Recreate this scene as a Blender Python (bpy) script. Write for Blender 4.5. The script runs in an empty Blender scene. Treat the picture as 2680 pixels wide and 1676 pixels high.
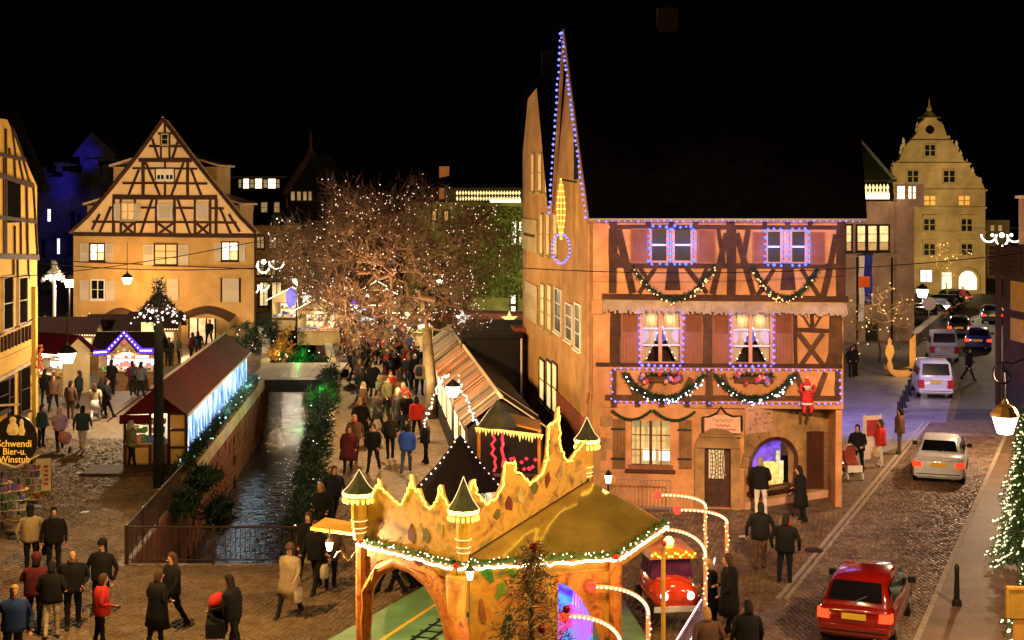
import bpy, bmesh, math, random
import numpy as np
from mathutils import Vector, Matrix

random.seed(7)
R = math.radians
SC = bpy.context.scene
COL = SC.collection

# ------------------------------------------------------------------ camera
CAM_H = 9.8
FPX = 50.0 / 36.0 * 2680.0
cam_d = bpy.data.cameras.new('camera')
cam_d.lens = 50.0
cam_d.sensor_width = 36.0
cam_d.shift_y = -318.0 / 2680.0
cam_d.clip_start = 0.1
cam_d.clip_end = 3000.0
cam = bpy.data.objects.new('camera', cam_d)
cam.location = (0, 0, CAM_H)
cam.rotation_euler = (R(90), 0, 0)
COL.objects.link(cam)
SC.camera = cam

# ------------------------------------------------------------------ night sky, moon
world = bpy.data.worlds.new('World')
SC.world = world
world.use_nodes = True
wn = world.node_tree
wn.nodes.clear()
sky = wn.nodes.new('ShaderNodeTexSky')
sky.sky_type = 'NISHITA'
sky.sun_disc = False
sky.sun_elevation = R(4)
sky.sun_rotation = R(200)
bg = wn.nodes.new('ShaderNodeBackground')
bg.inputs['Strength'].default_value = 0.00008
wo = wn.nodes.new('ShaderNodeOutputWorld')
wn.links.new(sky.outputs[0], bg.inputs[0])
wn.links.new(bg.outputs[0], wo.inputs[0])

sun_d = bpy.data.lights.new('moon', 'SUN')
sun_d.energy = 0.004
sun_d.angle = R(0.5)
sun_d.color = (0.75, 0.85, 1.0)
sun = bpy.data.objects.new('moon', sun_d)
sun.rotation_euler = (R(50), 0, R(20))
COL.objects.link(sun)

# ------------------------------------------------------------------ exposure
SC.view_settings.view_transform = 'Standard'
SC.view_settings.look = 'None'
SC.view_settings.exposure = 0.3
SC.view_settings.gamma = 1.0
SC.view_settings.use_curve_mapping = False
SC.render.engine = 'CYCLES'
SC.cycles.use_denoising = True
SC.cycles.sample_clamp_indirect = 1.5
SC.cycles.sample_clamp_direct = 0.0
SC.cycles.max_bounces = 4
SC.cycles.diffuse_bounces = 1
SC.cycles.use_adaptive_sampling = True
SC.cycles.adaptive_threshold = 0.025
SC.cycles.glossy_bounces = 3
SC.cycles.transparent_max_bounces = 6
SC.cycles.caustics_reflective = False
SC.cycles.caustics_refractive = False

# ------------------------------------------------------------------ pixel <-> place
def P(px, py, Y):
    "point seen at photo pixel (px, py) at Y metres from the camera"
    return Vector(((px - 1340.0) / FPX * Y, Y, CAM_H - (py - 520.0) / FPX * Y))

def G(px, py, z=0.0):
    "point of the ground (height z) seen at photo pixel"
    Y = (CAM_H - z) * FPX / (py - 520.0)
    return Vector(((px - 1340.0) / FPX * Y, Y, z))

# ------------------------------------------------------------------ lamps that light the place
def lamp(name, kind, loc, energy, color, radius=0.15, aim=None, cone=90, blend=0.6):
    d = bpy.data.lights.new(name, kind)
    d.energy = energy
    d.color = color
    d.shadow_soft_size = radius
    o = bpy.data.objects.new(name, d)
    o.location = loc
    if kind == 'SPOT':
        d.spot_size = R(cone)
        d.spot_blend = blend
        v = Vector(aim) - Vector(loc)
        o.rotation_euler = v.to_track_quat('-Z', 'Y').to_euler()
    COL.objects.link(o)
    return o

SODIUM = (1.0, 0.50, 0.16)
WARM = (1.0, 0.66, 0.32)
PALE = (1.0, 0.84, 0.62)
# floodlights and street lamps assumed from how the square is lit, none modelled
# assumed floodlights: bare spots placed to light the buildings, without fixtures
lamp('assumed_facade_floodlight', 'SPOT', (6.0, 16.0, 12.5), 36000, (1.0, 0.62, 0.33), .4, (6.5, 45, 4.2), 32, .7)
lamp('assumed_side_floodlight', 'SPOT', (-12.0, 30.0, 10.0), 14000, (1.0, 0.60, 0.20), .4, (2.0, 52, 6.5), 34, .8)
lamp('assumed_gable_house_floodlight', 'SPOT', (-25.5, 70.0, 5.2), 16000, (1.0, 0.71, 0.38), .4, (-23, 96, 8.5), 75, .9)
lamp('assumed_timber_house_floodlight', 'SPOT', (-8.0, 40.0, 7.0), 8500, (1.0, 0.72, 0.32), .4, (-20.3, 57, 7.0), 40, .8)
lamp('assumed_stepped_house_floodlight', 'SPOT', (41.0, 118.0, 4.0), 17000, (1.0, 0.68, 0.27), .5, (42.5, 146, 8.5), 70, .9)
lamp('assumed_market_hall_floodlight', 'SPOT', (22.0, 78.0, 6.5), 7000, (1.0, 0.66, 0.42), .4, (25.5, 98, 6.0), 70, .9)
lamp('assumed_blue_floodlight', 'SPOT', (-40.0, 128.0, 4.0), 34000, (0.02, 0.02, 1.0), .3, (-45.0, 150, 14.5), 9, 1.0)
lamp('assumed_blue_floodlight', 'SPOT', (-44.0, 128.0, 3.0), 26000, (0.02, 0.02, 1.0), .3, (-47.5, 150, 11.5), 11, 1.0)
lamp('assumed_blue_floodlight', 'SPOT', (-46.0, 125.0, 2.0), 7000, (0.02, 0.02, 1.0), .3, (-46.5, 150, 6.5), 24, 1.0)
lamp('assumed_green_floodlight', 'SPOT', (-1.5, 86.0, 5.4), 1900, (0.8, 0.95, 0.14), .4, (0.5, 98, 6.5), 75, .9)
# assumed street lamps without posts, and added lamps for the roof, tree and van
lamp('assumed_square_lamp', 'POINT', (-8.5, 29.5, 8.0), 3300, (1.0, 0.60, 0.20), .2)
lamp('assumed_square_lamp', 'POINT', (11.5, 27.0, 7.0), 2500, (1.0, 0.60, 0.30), .2)
lamp('assumed_square_lamp', 'POINT', (3.0, 22.0, 9.0), 1700, (1.0, 0.58, 0.24), .2)
lamp('assumed_promenade_lamp', 'POINT', (-6.0, 60.0, 5.5), 1900, (1.0, 0.60, 0.24), .2)
lamp('assumed_promenade_lamp', 'POINT', (-8.5, 84.0, 5.5), 2200, (1.0, 0.64, 0.26), .2)
lamp('assumed_market_lamp', 'POINT', (-17.0, 62.0, 5.5), 3200, (1.0, 0.74, 0.44), .2)
lamp('assumed_road_lamp', 'POINT', (18.5, 53.0, 5.5), 2700, (1.0, 0.64, 0.36), .2)
lamp('assumed_blue_plaza_light', 'SPOT', (11.8, 58.0, 8.0), 7500, (0.25, 0.24, 1.0), .3, (16.5, 64.0, 0), 85, 1.0)  # unseen source assumed for the blue wash on the plaza
lamp('assumed_far_road_lamp', 'POINT', (37.0, 104.0, 6.5), 1800, (1.0, 0.74, 0.45), .2)
lamp('tree_fill_light', 'SPOT', (-4.6, 60.0, 1.5), 900, (1.0, 0.62, 0.4), .3, (-5.4, 66.5, 7.0), 110, 1.0)  # unseen lamp added to brighten the big tree
lamp('added_roof_lamp', 'POINT', (-3.4, 52.0, 4.6), 380, (1.0, 0.52, 0.18), .15)  # unseen lamp added to light the plank roof
lamp('van_fill_light', 'POINT', (24.0, 66.0, 6.0), 700, (1.0, 0.82, 0.66), .2)  # unseen lamp added so the van stays white in the blue light


# ------------------------------------------------------------------ objects
def tag(o, label=None, cat=None, group=None, kind=None):
    if label: o['label'] = label
    if cat: o['category'] = cat
    if group: o['group'] = group
    if kind: o['kind'] = kind
    return o

def thing(name, loc, label, cat, group=None, rz=0.0):
    o = bpy.data.objects.new(name, None)
    o.empty_display_size = 0.2
    o.location = loc
    o.rotation_euler = (0, 0, rz)
    COL.objects.link(o)
    return tag(o, label, cat, group)

def MW(o):
    m = o.matrix_basis.copy()
    return MW(o.parent) @ m if o.parent else m

class MB:
    "collects faces in world space (or in the space of matrix m) and links them as one mesh"
    def __init__(s, m=None):
        s.v = []; s.f = []; s.mi = []; s.m = m; s.cur = 0; s.sm = False
    def _add(s, pts, faces):
        n = len(s.v)
        if s.m is not None:
            pts = [s.m @ Vector(p) for p in pts]
        s.v.extend([tuple(p) for p in pts])
        for f in faces:
            s.f.append(tuple(n + i for i in f)); s.mi.append(s.cur)
        return s
    def poly(s, pts): return s._add(pts, [tuple(range(len(pts)))])
    def hexa(s, p):
        "p: 8 corners, 0-3 one end, 4-7 the other"
        return s._add(p, [(3, 2, 1, 0), (4, 5, 6, 7), (0, 1, 5, 4), (1, 2, 6, 5), (2, 3, 7, 6), (3, 0, 4, 7)])
    def box(s, x0, x1, y0, y1, z0, z1):
        return s.hexa([(x0, y0, z0), (x1, y0, z0), (x1, y1, z0), (x0, y1, z0), (x0, y0, z1), (x1, y0, z1), (x1, y1, z1), (x0, y1, z1)])
    def prism(s, pts, d):
        "polygon pts pushed along vector d"
        d = Vector(d); n = len(pts)
        pts = [Vector(p) for p in pts]
        q = pts + [p + d for p in pts]
        fs = [tuple(range(n))[::-1], tuple(range(n, 2 * n))]
        for i in range(n):
            j = (i + 1) % n
            fs.append((i, j, n + j, n + i))
        return s._add(q, fs)
    def bar(s, p, q, w, d, nrm):
        "bar from p to q, width w across, depth d along nrm (centred)"
        p = Vector(p); q = Vector(q); t = (q - p).normalized(); nrm = Vector(nrm).normalized()
        c = t.cross(nrm).normalized() * (w / 2); n = nrm * (d / 2)
        return s.hexa([p - c - n, p + c - n, p + c + n, p - c + n, q - c - n, q + c - n, q + c + n, q - c + n])
    def tube(s, pts, r, k=6, caps=True):
        pts = [Vector(p) for p in pts]; n = len(pts)
        rs = r if isinstance(r, (list, tuple)) else [r] * n
        ring = []; up = Vector((0, 0, 1))
        prev = None
        for i, p in enumerate(pts):
            t = (pts[min(i + 1, n - 1)] - pts[max(i - 1, 0)])
            if t.length < 1e-9: t = Vector((0, 0, 1))
            t.normalize()
            a = prev if prev is not None else (Vector((1, 0, 0)) if abs(t.z) > 0.9 else up)
            a = (a - t * a.dot(t))
            if a.length < 1e-6:
                a = Vector((0, 1, 0)) - t * t.y
            a.normalize(); b = t.cross(a); prev = a
            for j in range(k):
                an = 2 * math.pi * j / k
                ring.append(p + (a * math.cos(an) + b * math.sin(an)) * rs[i])
        fs = []
        for i in range(n - 1):
            for j in range(k):
                j2 = (j + 1) % k
                fs.append((i * k + j, i * k + j2, (i + 1) * k + j2, (i + 1) * k + j))
        if caps:
            fs.append(tuple(range(k))[::-1]); fs.append(tuple((n - 1) * k + j for j in range(k)))
        return s._add(ring, fs)
    def lathe(s, c, prof, k=12, ax=1.0, ay=1.0):
        "prof: (r, z) pairs round the vertical through c"
        c = Vector(c); pts = []; n = len(prof)
        for r, z in prof:
            for j in range(k):
                an = 2 * math.pi * (j + 0.5) / k
                pts.append(c + Vector((r * math.cos(an) * ax, r * math.sin(an) * ay, z)))
        fs = []
        for i in range(n - 1):
            for j in range(k):
                j2 = (j + 1) % k
                fs.append((i * k + j, i * k + j2, (i + 1) * k + j2, (i + 1) * k + j))
        fs.append(tuple(range(k))[::-1]); fs.append(tuple((n - 1) * k + j for j in range(k)))
        return s._add(pts, fs)
    def ball(s, c, r, k=8, rings=5, sz=1.0):
        prof = [(max(1e-4, r * math.sin(math.pi * i / rings)), -r * sz * math.cos(math.pi * i / rings)) for i in range(rings + 1)]
        return s.lathe(c, prof, k)
    def bulb(s, c, r):
        c = Vector(c)
        return s._add([c + Vector(d) * r for d in ((1, 0, 0), (-1, 0, 0), (0, 1, 0), (0, -1, 0), (0, 0, 1), (0, 0, -1))],
                      [(0, 2, 4), (2, 1, 4), (1, 3, 4), (3, 0, 4), (2, 0, 5), (1, 2, 5), (3, 1, 5), (0, 3, 5)])
    def loft(s, rings, caps=True, closed=True):
        n = len(rings); k = len(rings[0]); pts = [p for r in rings for p in r]; fs = []
        for i in range(n - 1):
            for j in range(k if closed else k - 1):
                j2 = (j + 1) % k
                fs.append((i * k + j, i * k + j2, (i + 1) * k + j2, (i + 1) * k + j))
        if caps:
            fs.append(tuple(range(k))[::-1]); fs.append(tuple((n - 1) * k + j for j in range(k)))
        return s._add(pts, fs)
    def build(s, name, mat, parent=None, smooth=False, kind=None, label=None):
        me = bpy.data.meshes.new(name)
        vs = s.v
        if parent is not None:
            inv = MW(parent).inverted()
            vs = [tuple(inv @ Vector(p)) for p in vs]
        me.from_pydata(vs, [], s.f)
        mats = mat if isinstance(mat, (list, tuple)) else [mat]
        for m in mats: me.materials.append(m)
        if len(mats) > 1: me.polygons.foreach_set('material_index', s.mi)
        if smooth: me.polygons.foreach_set('use_smooth', [True] * len(me.polygons))
        bm = bmesh.new(); bm.from_mesh(me)
        bmesh.ops.recalc_face_normals(bm, faces=bm.faces)
        bm.to_mesh(me); bm.free()
        me.update()
        o = bpy.data.objects.new(name, me)
        COL.objects.link(o)
        if parent is not None: o.parent = parent
        if kind: o['kind'] = kind
        if label: o['label'] = label
        return o

def copy_tree(o, parent=None):
    c = o.copy(); COL.objects.link(c)
    if parent is not None: c.parent = parent
    for ch in list(o.children):
        copy_tree(ch, c)
    return c

def inst(me, name, m, parent):
    "one more object of a shared mesh, at world matrix m under parent"
    o = bpy.data.objects.new(name, me)
    COL.objects.link(o)
    o.parent = parent
    o.matrix_basis = MW(parent).inverted() @ m
    return o

# ------------------------------------------------------------------ materials
MATS = {}
def pm(name, base, var=0.18, scale=6.0, rough=0.85, bump=0.15, metal=0.0, spec=0.3, stretch=(1, 1, 1), fine=40.0, coat=0.0):
    "procedural surface: two noises vary the colour, a fine one gives relief"
    if name in MATS: return MATS[name]
    m = bpy.data.materials.new(name); m.use_nodes = True
    nt = m.node_tree; N = nt.nodes; L = nt.links
    b = N['Principled BSDF']
    tc = N.new('ShaderNodeTexCoord'); mp = N.new('ShaderNodeMapping'); mp.inputs['Scale'].default_value = stretch
    L.new(tc.outputs['Object'], mp.inputs[0])
    n1 = N.new('ShaderNodeTexNoise'); n1.inputs['Scale'].default_value = scale; n1.inputs['Detail'].default_value = 5
    n1.inputs['Roughness'].default_value = 0.65
    L.new(mp.outputs[0], n1.inputs['Vector'])
    rp = N.new('ShaderNodeValToRGB')
    c = base
    rp.color_ramp.elements[0].position = 0.3; rp.color_ramp.elements[1].position = 0.72
    rp.color_ramp.elements[0].color = (c[0] * (1 - var), c[1] * (1 - var * 1.05), c[2] * (1 - var * 1.1), 1)
    rp.color_ramp.elements[1].color = (min(1, c[0] * (1 + var)), min(1, c[1] * (1 + var)), min(1, c[2] * (1 + var)), 1)
    L.new(n1.outputs[0], rp.inputs[0])
    n3 = N.new('ShaderNodeTexNoise'); n3.inputs['Scale'].default_value = scale * 0.27; n3.inputs['Detail'].default_value = 3; L.new(mp.outputs[0], n3.inputs['Vector'])
    m3 = N.new('ShaderNodeMapRange'); m3.inputs[1].default_value = .32; m3.inputs[2].default_value = .68; m3.inputs[3].default_value = 1 - min(.45, var * 1.3); m3.inputs[4].default_value = 1 + var * .3
    L.new(n3.outputs[0], m3.inputs[0]); x3 = N.new('ShaderNodeMix'); x3.data_type = 'RGBA'; x3.blend_type = 'MULTIPLY'; x3.inputs[0].default_value = 1.0
    L.new(rp.outputs[0], x3.inputs[6]); L.new(m3.outputs[0], x3.inputs[7]); L.new(x3.outputs[2], b.inputs['Base Color'])
    b.inputs['Roughness'].default_value = rough; b.inputs['Metallic'].default_value = metal
    b.inputs['Specular IOR Level'].default_value = spec
    if coat: b.inputs['Coat Weight'].default_value = coat; b.inputs['Coat Roughness'].default_value = 0.08
    if bump:
        n2 = N.new('ShaderNodeTexNoise'); n2.inputs['Scale'].default_value = fine; n2.inputs['Detail'].default_value = 4
        L.new(mp.outputs[0], n2.inputs['Vector'])
        bp = N.new('ShaderNodeBump'); bp.inputs['Strength'].default_value = bump; bp.inputs['Distance'].default_value = 0.03
        L.new(n2.outputs[0], bp.inputs['Height']); L.new(bp.outputs[0], b.inputs['Normal'])
    MATS[name] = m
    return m

def em(name, color, strength, sample=False, dim=0.0, scale=3.0):
    "something that gives off light; dim > 0 makes the glow uneven"
    if name in MATS: return MATS[name]
    m = bpy.data.materials.new(name); m.use_nodes = True
    nt = m.node_tree; N = nt.nodes; L = nt.links
    b = N['Principled BSDF']
    b.inputs['Base Color'].default_value = (*[min(1, c * 0.6) for c in color], 1)
    b.inputs['Emission Color'].default_value = (*color, 1)
    b.inputs['Emission Strength'].default_value = strength
    if dim:
        tc = N.new('ShaderNodeTexCoord'); n1 = N.new('ShaderNodeTexNoise'); n1.inputs['Scale'].default_value = scale
        n1.inputs['Detail'].default_value = 3
        L.new(tc.outputs['Object'], n1.inputs['Vector'])
        mr = N.new('ShaderNodeMapRange'); mr.inputs[1].default_value = 0.3; mr.inputs[2].default_value = 0.7
        mr.inputs[3].default_value = strength * (1 - dim); mr.inputs[4].default_value = strength
        L.new(n1.outputs[0], mr.inputs[0]); L.new(mr.outputs[0], b.inputs['Emission Strength'])
    try:
        m.cycles.emission_sampling = 'AUTO' if sample else 'NONE'
    except Exception:
        pass
    MATS[name] = m
    return m

def cobble_mat(name, c, sc=7.0, var=0.35, rough=0.6, bump=0.6, warp=0.0):
    if name in MATS: return MATS[name]
    m = bpy.data.materials.new(name); m.use_nodes = True
    nt = m.node_tree; N = nt.nodes; L = nt.links; b = N['Principled BSDF']
    tc = N.new('ShaderNodeTexCoord')
    vo = N.new('ShaderNodeTexVoronoi'); vo.inputs['Scale'].default_value = sc; vo.inputs['Randomness'].default_value = 0.75
    ve = N.new('ShaderNodeTexVoronoi'); ve.feature = 'DISTANCE_TO_EDGE'; ve.inputs['Scale'].default_value = sc; ve.inputs['Randomness'].default_value = 0.75
    big = N.new('ShaderNodeTexNoise'); big.inputs['Scale'].default_value = 0.35; big.inputs['Detail'].default_value = 6
    for n in (vo, ve, big): L.new(tc.outputs['Object'], n.inputs['Vector'])
    sep = N.new('ShaderNodeSeparateColor'); L.new(vo.outputs['Color'], sep.inputs[0])
    add = N.new('ShaderNodeMath'); add.operation = 'ADD'; L.new(sep.outputs[0], add.inputs[0]); L.new(big.outputs[0], add.inputs[1])
    rp = N.new('ShaderNodeValToRGB'); rp.color_ramp.elements[0].position = 0.45; rp.color_ramp.elements[1].position = 1.35 / 1.4
    rp.color_ramp.elements[0].color = (*[x * (1 - var) for x in c], 1); rp.color_ramp.elements[1].color = (*[x * (1 + var) for x in c], 1)
    L.new(add.outputs[0], rp.inputs[0])
    jr = N.new('ShaderNodeMapRange'); jr.inputs[1].default_value = 0.0; jr.inputs[2].default_value = 0.09; jr.inputs[3].default_value = 0.45; jr.inputs[4].default_value = 1.0
    L.new(ve.outputs['Distance'], jr.inputs[0])
    mx = N.new('ShaderNodeMix'); mx.data_type = 'RGBA'; mx.blend_type = 'MULTIPLY'; mx.inputs[0].default_value = 1.0
    L.new(rp.outputs[0], mx.inputs[6]); L.new(jr.outputs[0], mx.inputs[7]); L.new(mx.outputs[2], b.inputs['Base Color'])
    b.inputs['Roughness'].default_value = rough
    bp = N.new('ShaderNodeBump'); bp.inputs['Strength'].default_value = bump; bp.inputs['Distance'].default_value = 0.02
    L.new(jr.outputs[0], bp.inputs['Height']); L.new(bp.outputs[0], b.inputs['Normal'])
    MATS[name] = m
    return m

M_GLASS = pm('dark window glass', (0.006, 0.007, 0.010), 0.2, 2, 0.35, 0.0, spec=0.12)
M_TIMBER = pm('dark oak timber', (0.062, 0.024, 0.014), 0.35, 5, 0.8, 0.35, stretch=(1, 1, 1))
M_TIMBER2 = pm('brown oak timber', (0.10, 0.045, 0.02), 0.35, 5, 0.8, 0.35)
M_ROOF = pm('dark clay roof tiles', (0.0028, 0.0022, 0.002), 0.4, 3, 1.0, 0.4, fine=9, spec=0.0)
M_BLACK = pm('black iron', (0.01, 0.01, 0.011), 0.2, 8, 0.5, 0.1)
M_WHITE = pm('white painted wood', (0.72, 0.69, 0.64), 0.06, 8, 0.6, 0.05)
M_FIR = pm('dark fir needles', (0.012, 0.035, 0.016), 0.5, 9, 0.8, 0.0)
M_GREEN = pm('green leaves', (0.03, 0.09, 0.03), 0.5, 9, 0.7, 0.0)
M_RED = pm('red enamel', (0.5, 0.02, 0.02), 0.15, 8, 0.35, 0.0)
M_GOLD = pm('gold paint', (0.6, 0.33, 0.05), 0.2, 8, 0.4, 0.05)
E_BLUE = em('blue string bulbs', (0.10, 0.16, 1.0), 9.0)
E_COLD = em('cold white string bulbs', (0.18, 0.15, 1.0), 2.4)
E_WARMB = em('warm white string bulbs', (1.0, 0.80, 0.55), 6.0)
E_PINKW = em('pinkish white tree bulbs', (1.0, 0.74, 0.60), 2.2)
E_GOLDB = em('golden rope light', (1.0, 0.72, 0.10), 2.2, True)
E_ROPE = em('white rope light', (1.0, 0.80, 0.45), 5.0, True)
E_LAMP = em('lamp glass', (1.0, 0.88, 0.62), 8.0)
M_UNLIT = pm('unlit window pane', (0.008, 0.007, 0.006), 0.2, 2, 1.0, 0.0, spec=0.0)
E_LITW = em('lit window glass', (1.0, 0.72, 0.30), 1.1, dim=0.5, scale=2.5)
E_LITWW = em('bright lit window glass', (1.0, 0.86, 0.62), 1.8, dim=0.35, scale=2.5)
E_LITWD = em('dim lit window glass', (1.0, 0.62, 0.25), 0.35, dim=0.5, scale=2.5)
E_RED = em('red lamp', (1.0, 0.05, 0.02), 2.5)

# ------------------------------------------------------------------ facades
class Fac:
    "a vertical wall plane over the ground line A-B, features given by photo pixels"
    def __init__(s, A, B):
        s.A = Vector((A[0], A[1], 0)); s.B = Vector((B[0], B[1], 0))
        s.L = (s.B - s.A).length
        s.u = (s.B - s.A).normalized()
        s.n = Vector((s.u.y, -s.u.x, 0))       # outward, left wall end to right wall end as seen from outside
        s.rz = math.atan2(s.u.y, s.u.x)
    def uz(s, px, py, off=0.0):
        d = Vector(((px - 1340.0) / FPX, 1.0, -(py - 520.0) / FPX))
        o = Vector((0, 0, CAM_H)); a = s.A + s.n * off
        t = (a - o).dot(s.n) / d.dot(s.n)
        p = o + d * t
        return (p - s.A).dot(s.u), p.z
    def pt(s, u, z, out=0.0):
        return s.A + s.u * u + s.n * out + Vector((0, 0, z))
    def rect(s, x0, x1, y0, y1, off=0.0):
        a = s.uz(x0, y0, off); b = s.uz(x1, y1, off); c = s.uz(x0, y1, off); d = s.uz(x1, y0, off)
        return (min((a[0] + c[0]) / 2, (b[0] + d[0]) / 2), max((a[0] + c[0]) / 2, (b[0] + d[0]) / 2),
                (c[1] + b[1]) / 2, (a[1] + d[1]) / 2)
    def box(s, mb, u0, u1, z0, z1, o0, o1):
        p = s.pt
        mb.hexa([p(u0, z0, o0), p(u1, z0, o0), p(u1, z0, o1), p(u0, z0, o1), p(u0, z1, o0), p(u1, z1, o0), p(u1, z1, o1), p(u0, z1, o1)])

def zoomer(x0, y0, sc):
    return lambda zx, zy: (x0 + zx * sc, y0 + zy * sc)

def beam(par, fac, Z, x0, y0, x1, y1, wpx, mat=None, out=0.05, wsc=1.0, name='beam'):
    "timber between two picture points on a wall; wpx = width in the picture's pixels"
    p = Z(x0, y0); q = Z(x1, y1)
    a = fac.uz(*p); b = fac.uz(*q)
    k = (fac.pt(a[0], a[1]) - Vector((0, 0, CAM_H))).y / FPX
    w = wpx * k * wsc
    mb = MB(); h = out
    pa = fac.pt(a[0], a[1], 0.0); pb = fac.pt(b[0], b[1], 0.0); t_ = (pb - pa).normalized(); c_ = t_.cross(fac.n).normalized(); n_ = fac.n * (h * (1 + random.uniform(-.12, .12)))
    rings = []
    for i in range(4):
        o_ = c_ * (random.uniform(-.05, .05) * w); hw = w / 2 * random.uniform(.88, 1.12); q_ = pa.lerp(pb, i / 3) + o_
        rings.append([q_ - c_ * hw - n_, q_ + c_ * hw - n_, q_ + c_ * hw + n_, q_ - c_ * hw + n_])
    mb.loft(rings)
    return mb.build(name, mat or M_TIMBER, par)

def wall_holes(par, fac, u0, u1, z0, z1, holes, mat, th=0.3, name='wall', out=0.0):
    us = sorted(set([u0, u1] + [h[0] for h in holes] + [h[1] for h in holes]))
    zs = sorted(set([z0, z1] + [h[2] for h in holes] + [h[3] for h in holes]))
    us = [u for u in us if u0 - 1e-6 <= u <= u1 + 1e-6]; zs = [z for z in zs if z0 - 1e-6 <= z <= z1 + 1e-6]
    mb = MB()
    for i in range(len(us) - 1):
        for j in range(len(zs) - 1):
            cu = (us[i] + us[i + 1]) / 2; cz = (zs[j] + zs[j + 1]) / 2
            if any(h[0] < cu < h[1] and h[2] < cz < h[3] for h in holes): continue
            mb.poly([fac.pt(us[i], zs[j], out), fac.pt(us[i + 1], zs[j], out), fac.pt(us[i + 1], zs[j + 1], out), fac.pt(us[i], zs[j + 1], out)])
    for h in holes:
        a = [(h[0], h[2]), (h[1], h[2]), (h[1], h[3]), (h[0], h[3])]
        for i in range(4):
            p = a[i]; q = a[(i + 1) % 4]
            mb.poly([fac.pt(p[0], p[1], out), fac.pt(q[0], q[1], out), fac.pt(q[0], q[1], out - th), fac.pt(p[0], p[1], out - th)])
    return mb.build(name, mat, par)

def window(par, fac, r, cols=2, rows=2, frame=None, glass=None, fw=0.07, out=0.05, sill=True, name='window', lintel=False, bars=0.035):
    "part window (frame and bars) with one sub-part pane per light"
    u0, u1, z0, z1 = r
    frame = frame or M_WHITE; glass = glass or M_GLASS
    mb = MB()
    fac.box(mb, u0 - fw, u0, z0 - fw, z1 + fw, out - 0.06, out + 0.03)
    fac.box(mb, u1, u1 + fw, z0 - fw, z1 + fw, out - 0.06, out + 0.03)
    fac.box(mb, u0, u1, z1, z1 + fw, out - 0.06, out + 0.028)
    fac.box(mb, u0, u1, z0 - fw, z0, out - 0.06, out + 0.028)
    if sill: fac.box(mb, u0 - fw * 1.6, u1 + fw * 1.6, z0 - fw - 0.07, z0 - fw, out - 0.06, out + 0.09)
    cu = [u0 + (u1 - u0) * i / cols for i in range(cols + 1)]
    cz = [z0 + (z1 - z0) * i / rows for i in range(rows + 1)]
    for i in range(1, cols): fac.box(mb, cu[i] - bars, cu[i] + bars, z0, z1, out - 0.03, out + 0.02)
    for j in range(1, rows):
        for i in range(cols):
            fac.box(mb, cu[i] + (bars if i else 0), cu[i + 1] - (bars if i < cols - 1 else 0), cz[j] - bars * .6, cz[j] + bars * .6, out - 0.025, out + 0.016)
    w = mb.build(name, frame, par)
    for i in range(cols):
        for j in range(rows):
            pb = MB()
            gx = glass[(i * rows + j) % len(glass)] if isinstance(glass, (list, tuple)) else glass
            fac.box(pb, cu[i] + 0.01, cu[i + 1] - 0.01, cz[j] + 0.01, cz[j + 1] - 0.01, out - 0.02, out - 0.008)
            pb.build('pane', gx, w)
    return w

def shutter(par, fac, r, mat, slats=14, out=0.04, half=None, plank=False):
    u0, u1, z0, z1 = r
    mb = MB(); b = (u1 - u0) * 0.11
    fac.box(mb, u0, u0 + b, z0, z1, out - 0.03, out + 0.02); fac.box(mb, u1 - b, u1, z0, z1, out - 0.03, out + 0.02)
    fac.box(mb, u0 + b, u1 - b, z0, z0 + b, out - 0.03, out + 0.018); fac.box(mb, u0 + b, u1 - b, z1 - b, z1, out - 0.03, out + 0.018)
    lo = z0 + b
    if half:
        zm = z0 + (z1 - z0) * half
        fac.box(mb, u0 + b, u1 - b, zm - b * .6, zm + b * .6, out - 0.03, out + 0.018)
        n = 4
        for i in range(n):
            a = u0 + b + (u1 - u0 - 2 * b) * i / n; c = u0 + b + (u1 - u0 - 2 * b) * (i + 1) / n
            fac.box(mb, a + .004, c - .004, lo, zm - b * .6, out - 0.03, out + 0.004)
        lo = zm + b * .6
    if plank:
        n = 3
        for i in range(n):
            a = u0 + b + (u1 - u0 - 2 * b) * i / n; c = u0 + b + (u1 - u0 - 2 * b) * (i + 1) / n
            fac.box(mb, a + .006, c - .006, lo, z1 - b, out - 0.03, out + 0.005)
    else:
        h = (z1 - b - lo) / slats
        for i in range(slats):
            z = lo + i * h
            p = fac.pt
            mb.hexa([p(u0 + b, z, out - .03), p(u1 - b, z, out - .03), p(u1 - b, z, out + .012), p(u0 + b, z, out + .012),
                     p(u0 + b, z + h * .92, out - .03), p(u1 - b, z + h * .92, out - .03), p(u1 - b, z + h * .92, out - .015), p(u0 + b, z + h * .92, out - .015)])
    return mb.build('shutter', mat, par)

def string_lights(name, paths, label, mat, r=0.03, step=0.18, wire=0.008, jitter=0.02, cat='light string', group=None, parent=None, shape='bulb'):
    "a thing: the wire and its bulbs along the paths"
    root = parent or thing(name, paths[0][0], label, cat, group)
    wb = MB(); bb = MB()
    for pts in paths:
        pts = [Vector(p) for p in pts]
        wb.tube(pts, wire, 3, False)
        for i in range(len(pts) - 1):
            d = pts[i + 1] - pts[i]; n = max(1, int(round(d.length / step)))
            for j in range(n):
                q = pts[i] + d * ((j + 0.5) / n) + Vector([random.uniform(-1, 1) * jitter for _ in range(3)])
                bb.bulb(q, r * random.uniform(0.75, 1.2))
    wb.build('wire', M_BLACK, root)
    bb.build('bulbs', mat, root, kind='stuff')
    return root

def swag(a, b, drop, n=14):
    a = Vector(a); b = Vector(b)
    return [a.lerp(b, t / n) + Vector((0, 0, -drop * (1 - (2 * t / n - 1) ** 2))) for t in range(n + 1)]

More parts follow.
